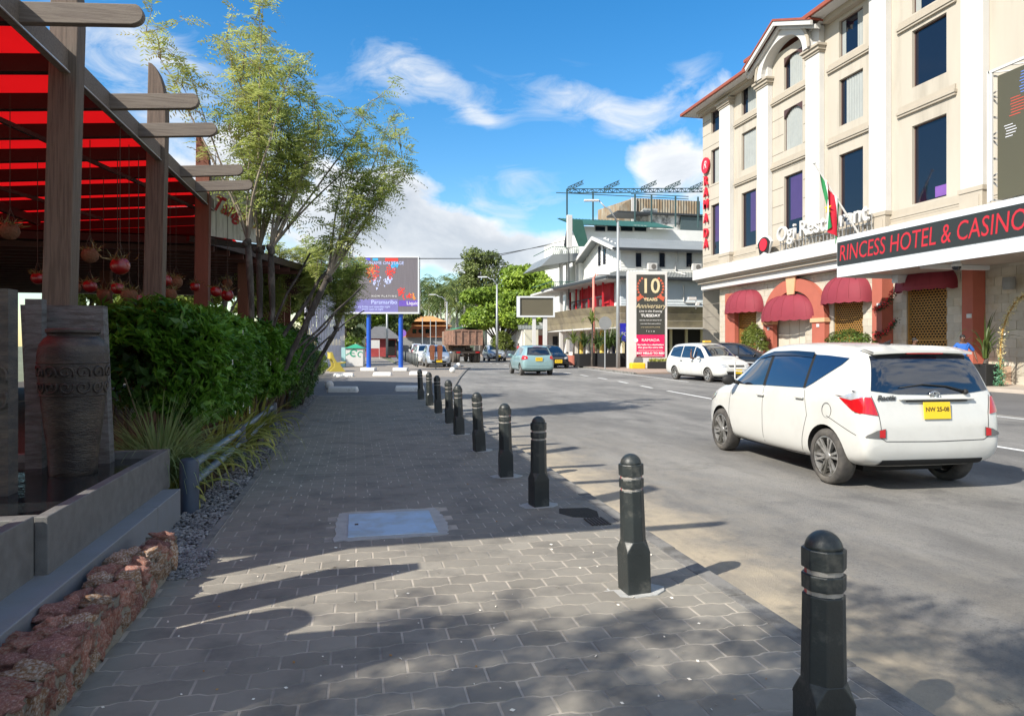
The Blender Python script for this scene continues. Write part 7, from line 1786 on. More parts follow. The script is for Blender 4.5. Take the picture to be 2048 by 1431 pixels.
def make_car(nm, lab, cat, S, loc, heading, scale=1.):
    t = thing(nm, lab, cat, loc, heading, S.get('group')); t.scale = (scale,)*3
    me = hull(S['st']); ho = bpy.data.objects.new('h', me); link(ho); me.materials.append(S['paint']); me.materials.append(M_WELL)
    ms = ho.modifiers.new('s', 'SUBSURF'); ms.levels = ms.render_levels = S.get('sub', 3); me2 = evaluated(ho); bpy.data.objects.remove(ho)
    bvh = BVHTree.FromPolygons([v.co[:] for v in me2.vertices], [tuple(p.vertices) for p in me2.polygons])
    ho = bpy.data.objects.new('h', me2); link(ho); cut = []
    for y in (S['ya'], S['yf']):
        for s in (-1, 1):
            c = MB(); x0 = s*(S['w']-.34); x1 = s*(S['w']+.2); c.lathe([(S['r']*1.13, min(x0, x1)), (S['r']*1.13, max(x0, x1))], 36, (0, y, S['r']*1.02), ax='x'); co_ = c.build('c', M_WELL); cut.append(co_)
            m = ho.modifiers.new('b', 'BOOLEAN'); m.operation = 'DIFFERENCE'; m.object = co_; m.solver = 'EXACT'
            try: m.material_mode = 'TRANSFER'
            except Exception: pass
    me3 = evaluated(ho)
    for o in cut+[ho]: bpy.data.objects.remove(o)
    me3.shade_smooth(); me3.set_sharp_from_angle(angle=R(38))
    body = bpy.data.objects.new('body', me3); link(body); body.parent = t
    for nm_, side, bot, top, m in S['glass']:
        for sd in ((side,) if side in 'fb' else ('l', 'r')):
            bt, tp = bot, top
            patch(bvh, sd, bt, tp, .007, 20, 10).build(nm_, m, t, w=False, smooth=True)
    for sd in ('l', 'r'):
        for s_ in S.get('seams', []): seam(t, bvh, sd, s_)
        for (y, z) in S.get('handles', []):
            h = bvh.ray_cast(Vector((-3 if sd == 'l' else 3, y, z)), Vector((1 if sd == 'l' else -1, 0, 0)))
            if h[0]: sg_ = -1 if sd == 'l' else 1; hb = MB(); hb.obox(h[0]+Vector((sg_*.028, 0, 0)), (.010, 0, 0), (0, .085, 0), (0, 0, .015)); hb.obox(h[0]+Vector((sg_*.008, -.05, 0)), (.016, 0, 0), (0, .012, 0), (0, 0, .012)); hb.obox(h[0]+Vector((sg_*.008, .06, 0)), (.016, 0, 0), (0, .012, 0), (0, 0, .012)); hb.build('door_handle', S.get('handle_mat', S['paint']), t, w=False, bevel=.008)
    for s_ in S.get('bseams', []): seam(t, bvh, 'b', s_)
    for s_ in S.get('fseams', []): seam(t, bvh, 'f', s_)
    for nm_, side, bot, top, m, *rest in S['decals']:
        for sd in ((side,) if side in 'fb' else ('l', 'r')): patch(bvh, sd, bot, top, rest[0] if rest else .01, 14, 6).build(nm_, m, t, w=False, smooth=True)
    for y in (S['ya'], S['yf']):
        for s in (-1, 1): wheel(t, s*(S['w']-.115), y, S['r'], .2, S.get('spokes', 10), S.get('rim'), s)
    b = MB()
    for s in (-1, 1): x, y, z = S['mirror']; b.sphere((s*x, y, z), .1, 12, 8, (1., .55, .75)); b.bar((s*(x-.08), y, z-.02), (s*(x-.2), y+.02, z-.05), .05)
    b.build('wing_mirror', S.get('mirror_mat', S['paint']), t, w=False, smooth=True)
    b = MB(); 
    for y in (S['ya'], S['yf']): b.bar((-S['w']+.2, y, S['r']), (S['w']-.2, y, S['r']), .1)
    b.box(-.5, .5, S['ya']-.2, S['yf']+.2, .17, .26); b.build('underbody', M_WELL, t, w=False)
    return t, bvh
M_PWH = paint('white_car_paint', (.56, .56, .53), .28)
# -- the white compact in front
st = [(-1.99, .50, .64, .70, .66, .60), (-1.975, .42, .72, .80, .76, .66), (-1.95, .36, .80, .92, .80, .70), (-1.925, .31, .92, 1.06, .825, .70), (-1.86, .28, 1.02, 1.26, .838, .68), (-1.77, .26, 1.05, 1.48, .847, .645), (-1.64, .24, 1.05, 1.545, .85, .63), (-1.1, .22, 1.05, 1.58, .852, .625), (-.5, .2, 1.03, 1.60, .852, .625), (0, .2, 1.01, 1.595, .852, .625),
      (.4, .2, .99, 1.55, .852, .615), (.75, .2, .97, 1.385, .85, .605), (1.12, .2, .95, 1.15, .846, .64), (1.3, .2, .92, 1.05, .84, .66), (1.6, .22, .86, .97, .82, .66), (1.85, .24, .77, .85, .75, .62), (1.99, .27, .66, .72, .63, .54), (2.04, .34, .57, .60, .48, .42)]
RAC = dict(st=st, paint=M_PWH, ya=-1.30, yf=1.31, w=.852, r=.315, spokes=12, mirror=(.94, .84, 1.08), mirror_mat=M_BLACK, handles=[(.12, .92), (-.80, .95)],
    glass=[('front_side_window', 'l', [(1.0, 1.03), (.6, 1.025), (.12, 1.045)], [(.88, 1.10), (.52, 1.37), (.12, 1.465)], M_CGL), ('rear_side_window', 'l', [(.06, 1.045), (-.42, 1.055), (-.82, 1.065)], [(.06, 1.465), (-.4, 1.48), (-.82, 1.465)], M_CGB),
           ('quarter_window', 'l', [(-.87, 1.07), (-1.0, 1.13), (-1.42, 1.36)], [(-.87, 1.46), (-1.1, 1.455), (-1.50, 1.43)], M_CGB),
           ('rear_window', 'b', [(-.70, 1.09), (-.4, 1.055), (0, 1.045), (.4, 1.055), (.70, 1.09)], [(-.60, 1.455), (-.3, 1.475), (0, 1.48), (.3, 1.475), (.60, 1.455)], M_CGL), ('windscreen', 'f', [(-.62, 1.10), (0, 1.13), (.62, 1.10)], [(-.52, 1.48), (0, 1.5), (.52, 1.48)], M_CGL)],
    seams=[[(1.0, 1.0), (1.02, .6), (.93, .3), (.8, .25)], [(.09, 1.03), (.06, .6), (.07, .3)], [(.8, .25), (0, .25), (-.8, .27)], [(-.86, 1.04), (-.96, .75), (-.86, .48), (-.8, .27)], [(-1.34, .78), (-1.85, .62)], [(-.88, .24), (-.6, .21), (.7, .2)]],
    bseams=[[(-.705, 1.04), (-.655, .85), (-.64, .7), (-.64, .60), (-.58, .565), (0, .555), (.58, .565), (.64, .60), (.64, .7), (.655, .85), (.705, 1.04)]],
    decals=[('tail_lamp_clear', 'l', [(-1.875, 1.015), (-1.75, .985), (-1.55, 1.0)], [(-1.865, 1.05), (-1.76, 1.065), (-1.55, 1.008)], M_CLAMP), ('tail_lamp', 'l', [(-1.895, .85), (-1.79, .875), (-1.55, .995)], [(-1.875, 1.012), (-1.75, .982), (-1.55, 1.0)], M_RLAMP),
            ('rear_pillar_trim', 'l', [(-.82, 1.06), (-.87, 1.065)], [(-.82, 1.465), (-.87, 1.465)], M_BLACK, .0075),
            ('tail_lamp', 'b', [(-.84, .86), (-.665, .835)], [(-.82, 1.02), (-.71, 1.02)], M_RLAMP), ('tail_lamp', 'b', [(.665, .835), (.84, .86)], [(.71, 1.02), (.82, 1.02)], M_RLAMP), ('tail_lamp_clear', 'b', [(-.82, 1.022), (-.71, 1.022)], [(-.80, 1.09), (-.73, 1.06)], M_CLAMP),
            ('bumper_reflector', 'b', [(-.80, .61), (-.70, .605), (-.59, .60)], [(-.78, .635), (-.69, .68), (-.59, .70)], mat('smoked_lamp', (.12, .12, .12), .15, coat=1.), .012), ('bumper_reflector', 'b', [(.59, .60), (.70, .605), (.80, .61)], [(.59, .70), (.69, .68), (.78, .635)], MATS['smoked_lamp'], .012),
            ('red_reflector', 'b', [(-.665, .607), (-.60, .605)], [(-.665, .68), (-.60, .695)], M_RLAMP, .015), ('red_reflector', 'b', [(.60, .605), (.665, .607)], [(.60, .695), (.665, .68)], M_RLAMP, .015),
            ('lower_valance', 'b', [(-.62, .30), (.62, .30)], [(-.60, .365), (.60, .365)], M_WELL, .006),
            ('door_visor', 'l', [(.84, 1.16), (.5, 1.375), (.1, 1.43), (-.4, 1.44), (-.84, 1.42)], [(.82, 1.19), (.48, 1.41), (.1, 1.485), (-.4, 1.50), (-.84, 1.485)], mat('visor', (.005, .008, .02), .1, coat=1.), .02),
            ('pillar_trim', 'l', [(.125, 1.04), (.055, 1.04)], [(.125, 1.47), (.055, 1.47)], M_BLACK, .008), ('head_lamp', 'l', [(1.9, .68), (1.55, .79)], [(1.88, .78), (1.5, .87)], M_CLAMP)])
ry = math.radians(-3.2)
car, bvh = make_car('white_car', 'white compact hatchback with grey alloy wheels, the nearest car on the road', 'car', RAC, (6.12, 8.26, -.05), ry, 1.0)
def on_back(bvh, x, z, off=.004):
    h = bvh.ray_cast(Vector((x, -5, z)), Vector((0, 1, 0))); return h[0]+h[1]*off
p = on_back(bvh, .02, .90); plate(car, p+Vector((0, -.016, -.02)), 0, 'NW 25-08', (.32, .18), tilt=-.10)
b = MB(); b.box(-.42, .46, -.03, .03, -.012, .012); o = b.build('grip_bar', M_PWH, car, w=False, bevel=.01); o.location = on_back(bvh, .02, 1.005)+Vector((0, -.008, 0))
b = MB(); b.box(-.34, .38, -.02, .0, -.014, 0); o = b.build('grip_shadow_gap', M_SEAM, car, w=False); o.location = on_back(bvh, .02, .989)+Vector((0, -.004, 0))
# emblem of three ovals
b = MB(); c = on_back(bvh, .02, 1.04, .012)
for (rx, rz__, dz) in ((.062, .042, 0), (.020, .038, .0), (.042, .014, .018)):
    b.tube([(c.x+rx*math.cos(a), c.y-.008, c.z+dz+rz__*math.sin(a)) for a in np.linspace(0, 2*PI, 25)], .006, 6, cap=False)
b.build('emblem', M_CHR, car, w=False, smooth=True)
tx = text_obj('model_script', 'Ractis', .075, mat('dark_chrome', (.12, .12, .12), .3, .8, var=0), car, on_back(bvh, -.55, 1.015, .012), (PI/2-.1, 0, 0), .003, shear=.3, bold=.002, sx=1.2)
b = MB(); a = on_back(bvh, .0, .99, .02); 
pts = [on_back(bvh, x, z, .02) for x, z in ((.40, 1.07), (.18, 1.13), (-.1, 1.15), (-.38, 1.12))]; b.tube(pts, [.014, .010, .008, .006], 6); b.sphere(tuple(pts[0]), .03, 8, 6); b.build('rear_wiper', M_BLACK, car, w=False, smooth=True)
b = MB(); b.grid(lambda s, q: (-.60+1.2*s, -1.60-.24*q+.03*(2*s-1)**2, 1.575-.055*q-.02*(2*s-1)**2), 16, 4); b.grid(lambda s, q: (-.60+1.2*s, -1.60-.24*q+.03*(2*s-1)**2, 1.545-.05*q-.02*(2*s-1)**2), 16, 4); b.grid(lambda s, q: (-.60+1.2*s, -1.84+.03*(2*s-1)**2, 1.495+.025*q-.02*(2*s-1)**2), 16, 1); b.build('roof_spoiler', M_PWH, car, w=False, smooth=False, auto=40)
MB().box(-.22, .22, -1.835, -1.81, 1.482, 1.496).build('high_brake_lamp', M_RLAMP, car, w=False)
b = MB(); b.tube([(.0, -1.2, 1.58), (.0, -1.3, 1.63)], [.03, .008], 8); b.box(-.03, .03, -1.26, -1.14, 1.575, 1.60); b.build('roof_antenna', M_BLACK, car, w=False)
b = MB()
for s in (-1, 1):
    pass
h = bvh.ray_cast(Vector((-3, -1.34, .84)), Vector((1, 0, 0)))
b = MB(); b.tube([(h[0].x-.004, -1.34+.085*math.cos(a), .84+.085*math.sin(a)) for a in np.linspace(0, 2*PI, 25)], .0035, 4, cap=False); b.build('fuel_flap', M_SEAM, car, w=False)

# generic hatchback / people carrier / suv
def gen(kind_, pm, **k):
    if kind_ == 'hatch':
        s = [(-1.87, .40, .62, .74, .64, .6), (-1.84, .3, .8, .93, .76, .66), (-1.74, .25, .9, 1.10, .81, .63), (-1.5, .22, .95, 1.44, .835, .58), (-1.25, .2, .95, 1.49, .845, .58), (-.4, .2, .93, 1.52, .847, .6), (.2, .2, .91, 1.49, .847, .6), (.6, .2, .9, 1.33, .845, .6), (1.0, .2, .89, 1.07, .84, .64), (1.2, .2, .86, .98, .83, .66), (1.5, .22, .82, .9, .81, .66), (1.75, .24, .72, .78, .73, .6), (1.86, .3, .62, .66, .58, .5), (1.89, .36, .55, .57, .45, .4)]
        ya, yf, H = -1.18, 1.28, 1.5
        gl = [('front_side_window', 'l', [(.92, .97), (.5, .96), (.08, .97)], [(.82, 1.03), (.42, 1.30), (.08, 1.39)], M_CGL), ('rear_side_window', 'l', [(.02, .97), (-.5, .98), (-1.1, 1.03)], [(.02, 1.39), (-.5, 1.405), (-1.15, 1.33)], M_CGL), ('rear_window', 'b', [(-.6, 1.03), (0, 1.0), (.6, 1.03)], [(-.5, 1.40), (0, 1.425), (.5, 1.40)], M_CGL), ('windscreen', 'f', [(-.62, 1.03), (0, 1.06), (.62, 1.03)], [(-.5, 1.42), (0, 1.44), (.5, 1.42)], M_CGL)]
        dec = [('tail_lamp', 'b', [(-.84, .78), (-.56, .84)], [(-.76, 1.0), (-.58, .97)], M_RLAMP), ('tail_lamp', 'b', [(.56, .84), (.84, .78)], [(.58, .97), (.76, 1.0)], M_RLAMP)]
    elif kind_ == 'mpv':
        s = [(-2.28, .40, .65, .8, .66, .6), (-2.25, .3, .85, 1.0, .78, .66), (-2.15, .25, .95, 1.25, .82, .62), (-1.95, .22, .98, 1.56, .84, .58), (-1.6, .2, .98, 1.61, .845, .59), (-.6, .2, .96, 1.65, .847, .61), (.2, .2, .94, 1.62, .847, .61), (.65, .2, .93, 1.47, .845, .6), (1.15, .2, .92, 1.13, .84, .64), (1.4, .2, .89, 1.02, .83, .66), (1.8, .22, .83, .92, .81, .66), (2.1, .24, .74, .79, .74, .6), (2.26, .3, .62, .66, .6, .5), (2.31, .36, .55, .57, .45, .4)]
        ya, yf, H = -1.36, 1.37, 1.65
        gl = [('front_side_window', 'l', [(1.05, 1.0), (.6, .99), (.2, 1.0)], [(.95, 1.08), (.55, 1.38), (.2, 1.49)], M_CGL), ('rear_side_window', 'l', [(.14, 1.0), (-.3, 1.0), (-.8, 1.01)], [(.14, 1.5), (-.3, 1.51), (-.8, 1.51)], M_CGL), ('quarter_window', 'l', [(-.87, 1.01), (-1.3, 1.03), (-1.85, 1.08)], [(-.87, 1.51), (-1.3, 1.50), (-1.8, 1.44)], M_CGL), ('rear_window', 'b', [(-.6, 1.1), (.6, 1.1)], [(-.5, 1.5), (.5, 1.5)], M_CGL), ('windscreen', 'f', [(-.64, 1.07), (0, 1.11), (.64, 1.07)], [(-.5, 1.54), (0, 1.57), (.5, 1.54)], M_CGL)]
        dec = []
    else:
        s = [(-2.3, .5, .8, .95, .68, .6), (-2.27, .42, 1., 1.15, .84, .7), (-2.1, .36, 1.1, 1.45, .9, .66), (-1.8, .33, 1.12, 1.66, .92, .64), (-1.2, .3, 1.1, 1.70, .93, .66), (-.3, .3, 1.08, 1.72, .93, .68), (.3, .3, 1.06, 1.67, .93, .67), (.8, .3, 1.05, 1.44, .93, .66), (1.2, .3, 1.04, 1.2, .925, .7), (1.4, .3, 1.02, 1.14, .92, .72), (1.8, .32, .98, 1.08, .9, .72), (2.15, .34, .9, .97, .82, .66), (2.33, .4, .75, .8, .66, .55), (2.38, .45, .65, .68, .5, .45)]
        ya, yf, H = -1.4, 1.42, 1.72
        gl = [('front_side_window', 'l', [(1.05, 1.13), (.6, 1.13), (.15, 1.14)], [(.95, 1.2), (.5, 1.48), (.15, 1.57)], M_CGL), ('rear_side_window', 'l', [(.08, 1.14), (-.4, 1.16), (-.9, 1.18)], [(.08, 1.575), (-.4, 1.58), (-.9, 1.56)], M_CGL), ('quarter_window', 'l', [(-.96, 1.18), (-1.4, 1.24), (-1.7, 1.32)], [(-.96, 1.56), (-1.4, 1.53), (-1.75, 1.44)], M_CGL), ('rear_window', 'b', [(-.6, 1.25), (.6, 1.25)], [(-.5, 1.6), (.5, 1.6)], M_CGL), ('windscreen', 'f', [(-.68, 1.2), (0, 1.24), (.68, 1.2)], [(-.55, 1.6), (0, 1.63), (.55, 1.6)], M_CGL)]
        dec = []
    zl = .66 if kind_ == 'hatch' else (.68 if kind_ == 'mpv' else .85); w = s[6][4]
    dec += [('head_lamp', 'f', [(-.70, zl-.02), (-.40, zl-.05)], [(-.73, zl+.12), (-.42, zl+.05)], M_CLAMP, .012), ('head_lamp', 'f', [(.40, zl-.05), (.70, zl-.02)], [(.42, zl+.05), (.73, zl+.12)], M_CLAMP, .012),
            ('grille', 'f', [(-.34, zl-.03), (.34, zl-.03)], [(-.38, zl+.05), (.38, zl+.05)], mat('grille', (.10, .10, .10), .4, .5), .01), ('lower_grille', 'f', [(-.45, zl-.34), (.45, zl-.34)], [(-.5, zl-.2), (.5, zl-.2)], M_WELL, .01)]
    yd = yf-.35
    d = dict(st=s, paint=pm, ya=ya, yf=yf, w=w, r=.30 if kind_ != 'suv' else .37, spokes=7, glass=gl, decals=dec, mirror=(w+.08, .85, 1.0 if kind_ != 'suv' else 1.15), handles=[(.2, .86), (-.75, .87)] if kind_ != 'suv' else [(.2, 1.0), (-.8, 1.0)],
             seams=[[(.95, .96), (.97, .5), (.85, .25)], [(.08 if kind_ == 'hatch' else .15, .96), (.06, .25)], [(-.85, .96), (-.95, .6), (-.8, .27)]], bseams=[[(-.62, .5), (0, .48), (.62, .5)]], sub=2)
    d.update(k); return d
def bumper_plate(t, bvh, front, z, txt, size=(.33, .165)):
    s = 1 if front else -1; h = bvh.ray_cast(Vector((0, 5*s, z)), Vector((0, -s, 0))); plate(t, h[0]+Vector((0, .03*s, 0)), PI if front else 0, txt, size)
x, y = 15.45, 28.9
taxi, bv = make_car('taxi', 'white people carrier taxi with yellow roof sign coming towards us beside the totem', 'taxi', gen('mpv', M_PWH, handle_mat=M_BLACK), (x, y, -.05), PI+.06, 1.03)
MB().box(-.17, .17, -.09, .09, 1.66, 1.75).build('roof_sign', mat('taxi_yellow', (.7, .42, .05), .5), taxi, w=False, bevel=.02); bumper_plate(taxi, bv, True, .47, '28-TX', (.36, .18))
b = MB()
for k in range(4): b.box(-.35, .35, 2.15, 2.20+.0, .62+k*.035, .632+k*.035)
b.build('grille_bar', M_CHR, taxi, w=False)
M_SKIN = mat('brown_skin', (.12, .055, .032), .55, var=.05)
b = MB(); b.tube([(.80, .28, 1.0), (.93, .22, 1.03), (.90, .16, 1.22), (.87, .15, 1.32)], [.045, .045, .036, .028], 8); b.sphere((.87, .14, 1.37), .045, 8, 6, (.6, .9, 1.2)); 
pa = tag(b.build('person', M_SKIN, None, smooth=True), 'driver arm in the open window of the white taxi, hand on the roof edge', 'person'); pa.location = taxi.location; pa.rotation_euler = taxi.rotation_euler
x, y = AT(1470, 34.5)
suv, bv = make_car('black_suv', 'black estate car parked behind the white taxi, facing the hotel entrance', 'car', gen('suv', paint('black_car_paint', (.008, .008, .009), .15)), (x, y, -.035), R(-117), 1.0)
x, y = AT(1061, 38.6)
teal, bv = make_car('teal_hatchback', 'pale teal hatchback seen from behind in the middle of the road', 'car', gen('hatch', paint('teal_car_paint', (.27, .42, .43), .3, .3)), (x, y, -.05), R(-1), 1.05)
bumper_plate(teal, bv, False, .82, 'PV 41-17', (.36, .18)); MB().box(-.25, .25, -1.56, -1.54, 1.44, 1.46).build('high_brake_lamp', M_RLAMP, teal, w=False)
x, y = AT(1100, 50)
dk, bv = make_car('dark_hatchback', 'dark blue hatchback coming towards us beside the pale teal hatchback', 'car', gen('hatch', paint('navy_car_paint', (.008, .012, .018), .2)), (x, y, -.05), PI+.02, 1.06); bumper_plate(dk, bv, True, .47, 'PD 63-20', (.5, .22))
x, y = AT(872, 51)
sv, bv = make_car('silver_car', 'silver blue compact car parked facing us behind the orange bins', 'car', gen('hatch', paint('silver_car_paint', (.40, .45, .52), .3, .4)), (x, y, -.03), PI, 1.06); bumper_plate(sv, bv, True, .47, 'PG 11-35', (.4, .2))
x, y = AT(988, 72)
s2, bv = make_car('silver_sedan', 'silver car coming towards us to the right of the dump truck', 'car', gen('hatch', MATS['silver_car_paint']), (x, y, -.05), PI, 1.1); bumper_plate(s2, bv, True, .47, 'PL 20-44', (.45, .22))
for i, (u, D, col, lb) in enumerate(((851, 56, (.55, .56, .55), 'white car parked directly behind the silver blue car, half hidden'), (846, 64, (.35, .02, .03), 'red car in the parked row on the plaza side'), (842, 71, (.03, .04, .07), 'dark blue car in the parked row'), (836, 79, (.6, .6, .6), 'white car parked farther back in the row'), (843, 88, (.04, .03, .08), 'dark van at the far end of the parked row'), (866, 84, (.02, .02, .02), 'black car far back between the parked row and the orange wall'))):
    x, y = AT(u, D); make_car('parked_car', lb, 'car', gen('mpv' if i in (3, 4) else 'hatch', paint('parked_paint_%d' % i, col, .3)), (x, y, -.02), PI, 1.08)

# ------------------------------------------------------------ dump truck
x, y = AT(937, 64); tk_ = thing('dump_truck', 'brown tipper truck with ribbed tailgate and green load cover driving away', 'truck', (x, y, -.05), R(3))
M_BED = mat('brown_truck_bed', (.32, .18, .125), .75, var=.2, scale=1.5, bump=.15, col2=(.18, .11, .08), c2scale=3)
b = MB(); b.box(-1.32, -1.27, .05, 5.2, 1.65, 3.0); b.box(1.27, 1.32, .05, 5.2, 1.65, 3.0); b.box(-1.27, 1.27, .05, 5.2, 1.6, 1.68); b.box(-1.27, 1.27, 5.15, 5.2, 1.68, 3.2)
for k in range(7): b.box(-1.38, -1.325, .3+k*.78, .42+k*.78, 1.66, 2.98)
bed = b.build('bed', M_BED, tk_, w=False)
b = MB(); b.box(-1.27, 1.27, 0, .045, 1.62, 2.98); b.box(-1.32, 1.32, -.06, -.002, 2.9, 3.02); b.box(-1.32, 1.32, -.06, -.002, 1.6, 1.7)
for k in range(5): xx = -1.29+k*.645; b.box(xx-.05, xx+.05, -.08, -.002, 1.705, 2.895)
b.build('tailgate', M_BED, tk_, w=False)
b = MB(); b.grid(lambda s, q: (-1.3+2.6*s, .4+4.6*q, 3.05+.22*math.sin(PI*s)+.06*noise.noise(Vector((s*4, q*5, 1)))), 12, 10); b.build('load_cover', mat('green_tarp', (.03, .25, .12), .8, var=.15), tk_, w=False, smooth=True)
b = MB(); b.box(-.45, -.3, .2, 6.5, 1.1, 1.4); b.box(.3, .45, .2, 6.5, 1.1, 1.4); b.box(-1.2, 1.2, .25, .4, .85, 1.1); b.box(-1.1, 1.1, .9, 1.05, .55, .75); b.box(-.2, .2, .3, 4, 1.25, 1.58); b.build('chassis', mat('chassis_dirty', (.06, .045, .035), .85, var=.3, bump=.3), tk_, w=False)
b = MB(); b.box(-1.2, 1.2, 5.4, 7.2, 1.0, 3.0); b.build('cab', mat('truck_cab', (.25, .17, .12), .5), tk_, w=False, bevel=.1)
M_TT = mat('truck_tyre', (.10, .085, .07), .9, var=.25, bump=.3)
for yy in (1.1, 2.5, 6.2):
    for s in (-1, 1):
        for off in ((1.12, .8) if yy < 5 else (1.05,)):
            b = MB(); b.lathe([(.28, -.13), (.48, -.14), (.52, -.1), (.52, .1), (.48, .14), (.28, .13)], 24, ax='x'); o = b.build('wheel', M_TT, tk_, w=False, auto=40); o.location = (s*off, yy, .52)
b = MB(); 
for s in (-1, 1): b.box(s*.9-.18, s*.9+.18, .2, .24, .9, 1.02)
b.build('tail_lamp', M_RLAMP, tk_, w=False)

# ------------------------------------------------------------ people
def person(lab, x, y, z, heading, shirt, pants, H=1.76, pose='stand', group=None, hairm=None, lean=0., scale=1.):
    t = thing('person', lab, 'person', (x, y, z), heading, group); k = H/1.76
    J = {'pelvis': (0, 0, .95), 'spine': (0, .01, 1.15), 'chest': (0, .0, 1.34), 'neck': (0, .0, 1.50), 'head0': (0, .02, 1.58), 'head1': (0, .03, 1.66), 'top': (0, .0, 1.74),
         'lh': (-.09, 0, .92), 'rh': (.09, 0, .92), 'lk': (-.10, .03, .50), 'rk': (.11, .03, .50), 'la': (-.10, -.02, .09), 'ra': (.13, -.02, .09), 'lt': (-.11, .14, .03), 'rt': (.15, .14, .03),
         'ls': (-.17, 0, 1.43), 'rs': (.17, 0, 1.43), 'le': (-.25, -.03, 1.16), 're': (.30, -.10, 1.18), 'lw': (-.25, .08, .93), 'rw': (.16, .02, 1.02), 'lhd': (-.25, .11, .84), 'rhd': (.13, .08, .97)}
    if pose == 'elbow': J['le'] = (-.36, -.05, 1.2); J['lw'] = (-.40, .03, .98); J['lhd'] = (-.42, .06, .89)
    E_ = [('pelvis', 'spine'), ('spine', 'chest'), ('chest', 'neck'), ('neck', 'head0'), ('head0', 'head1'), ('head1', 'top'), ('pelvis', 'lh'), ('pelvis', 'rh'), ('lh', 'lk'), ('rh', 'rk'), ('lk', 'la'), ('rk', 'ra'), ('la', 'lt'), ('ra', 'rt'), ('chest', 'ls'), ('chest', 'rs'), ('ls', 'le'), ('rs', 're'), ('le', 'lw'), ('re', 'rw'), ('lw', 'lhd'), ('rw', 'rhd')]
    RD = {'pelvis': (.145, .105), 'spine': (.135, .10), 'chest': (.155, .11), 'neck': (.055, .055), 'head0': (.068, .078), 'head1': (.078, .095), 'top': (.055, .065), 'lh': (.09, .09), 'rh': (.09, .09), 'lk': (.058, .058), 'rk': (.058, .058), 'la': (.042, .042), 'ra': (.042, .042), 'lt': (.04, .03), 'rt': (.04, .03), 'ls': (.062, .062), 'rs': (.062, .062), 'le': (.043, .043), 're': (.043, .043), 'lw': (.03, .03), 'rw': (.03, .03), 'lhd': (.035, .02), 'rhd': (.035, .02)}
    def skin(nm, names, m, grow=0., cut_=None):
        names = [n for n in J if n in names]; me = bpy.data.meshes.new(nm); me.from_pydata([Vector(J[n])*k for n in names], [(names.index(a), names.index(c)) for a, c in E_ if a in names and c in names], [])
        o = bpy.data.objects.new(nm, me); link(o); m1 = o.modifiers.new('s', 'SKIN'); m1.use_smooth_shade = True
        for i, n in enumerate(names): r = RD[n]; me.skin_vertices[0].data[i].radius = (r[0]*k+grow, r[1]*k+grow); me.skin_vertices[0].data[i].use_root = (i == 0)
        m2 = o.modifiers.new('u', 'SUBSURF'); m2.levels = m2.render_levels = 2; me2 = evaluated(o); bpy.data.objects.remove(o); me2.materials.clear(); me2.materials.append(m); me2.shade_smooth(); o = bpy.data.objects.new(nm, me2); link(o); o.parent = t; return o
    skin('body', list(J), M_SKIN); skin('shirt', ['pelvis', 'spine', 'chest', 'ls', 'rs', 'le', 're'], shirt, .016); skin('trousers', ['pelvis', 'lh', 'rh', 'lk', 'rk', 'la', 'ra'], pants, .015)
    b = MB(); b.sphere((0, .0*k, 1.70*k), .092*k, 14, 9, (.92, 1.1, .85)); b.build('hair', hairm or M_BLACK, t, w=False, smooth=True)
    b = MB(); b.sphere((0, .115*k, 1.635*k), .014, 8, 6, (1, 1, 1.5)); b.sphere((-.085, .02, 1.64*k), .02, 8, 6, (.4, 1, 1.4)); b.sphere((.085, .02, 1.64*k), .02, 8, 6, (.4, 1, 1.4)); b.build('nose_and_ears', M_SKIN, t, w=False, smooth=True)
    b = MB(); b.sphere((-.032, .108*k, 1.668*k), .010, 8, 6); b.sphere((.032, .108*k, 1.668*k), .010, 8, 6); b.build('eyes', M_TRIM, t, w=False)
    for s, n, w_ in ((-1, 'lhd', 'lw'), (1, 'rhd', 'rw')):
        b = MB(); a = Vector(J[n])*k; d = (a-Vector(J[w_])*k).normalized()
        for q in range(4): o_ = Vector((0, -.022+.015*q, 0)); b.tube([a+o_, a+o_+d*.045, a+o_+d*.075+Vector((-s*.012, 0, 0))], [.0085, .008, .006], 5)
        b.tube([a+Vector((0, .02, 0)), a+Vector((-s*.02, .04, -.02))], [.010, .008], 5); b.build('fingers', M_SKIN, t, w=False, smooth=True)
    return t
M_BLUE = mat('blue_polo', (.02, .11, .42), .8, var=.08); M_NAVY = mat('dark_trousers', (.012, .014, .022), .8)
x, y = AT(1925, 25.2); person('security man in a bright blue polo shirt standing by the terracotta column', x, y, .08, R(150), M_BLUE, M_NAVY, 1.82, 'elbow')
x, y = AT(1829, 27.5); person('man in a blue shirt before the golden lattice window, above the white car', x, y, .08, R(200), mat('blue_polo_dark', (.02, .06, .22), .8), M_NAVY, 1.74)
x, y = AT(1037, 74); person('distant pedestrian in a red top in front of the red entrance', x, y, .05, R(120), mat('red_top', (.35, .04, .05), .8), M_NAVY, 1.7)
x, y = AT(843, 70); person('person with dark hair among the parked cars', x, y, .0, R(180), mat('grey_top', (.2, .2, .25), .8), M_NAVY, 1.75)
# rope barrier of the forecourt behind the taxi
rbp = thing('barrier', 'low white chain barrier with white posts between the black car and the nearest white car', 'barrier', (16.8, 23, 0)); b = MB()
pts = [AT(u, D) for u, D in ((1543, 24), (1600, 24.5), (1470, 27))]
for x, y in pts: b.tube([(x, y, -.03), (x, y, .95)], .03, 8)
b.build('post', M_TRIM, rbp); b = MB()
for zz_ in (.9, .55): b.tube([(pts[2][0], pts[2][1], zz_), (pts[0][0], pts[0][1], zz_), (pts[1][0], pts[1][1], zz_)], .018, 6)
b.build('rail', M_TRIM, rbp)
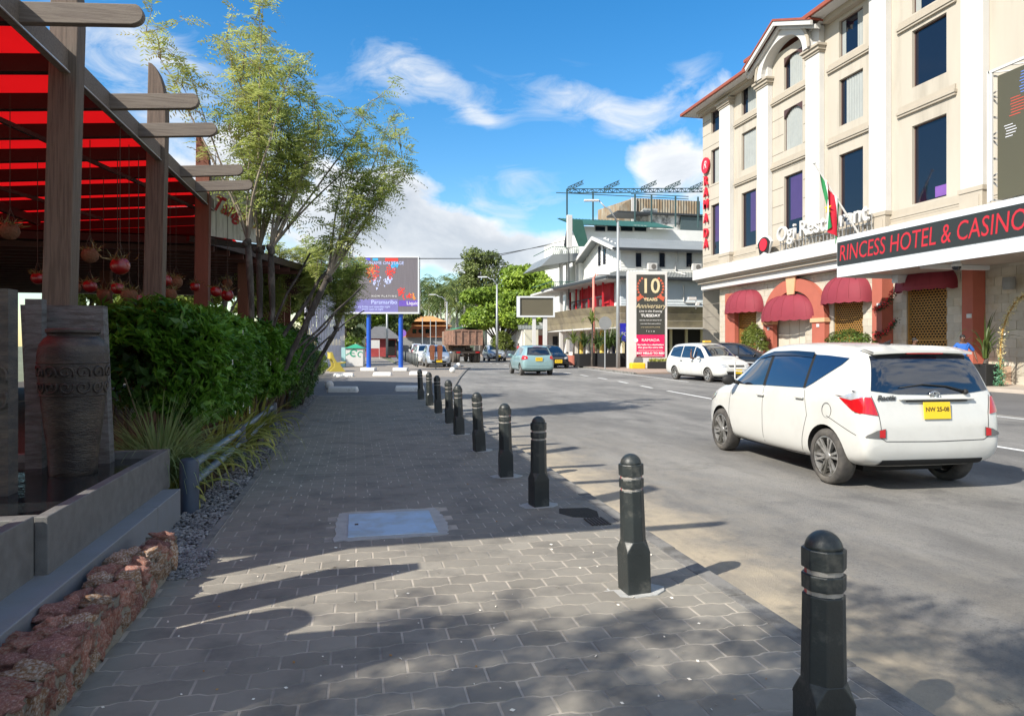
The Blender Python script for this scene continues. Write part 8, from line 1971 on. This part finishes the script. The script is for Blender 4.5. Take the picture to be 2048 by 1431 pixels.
# security cameras near the hotel corner and a yellow garden block
cm = thing('security_camera', 'white bullet camera cluster on the corner pipe of the hotel', 'camera', (0, 0, 0)); x, z = WY(1392, 597, 44); cm.location = (x, 44, z); b = MB(); b.obox((-.3, 0, 0), (.3, 0, 0), (0, .1, 0), (0, 0, .1)); b.bar((0, 0, -.1), (.2, .4, -.7), .06); b.obox((.1, 0, -.35), (.12, 0, 0), (0, .1, 0), (0, 0, .12)); b.build('housing', M_TRIM, cm, w=False, bevel=.02)
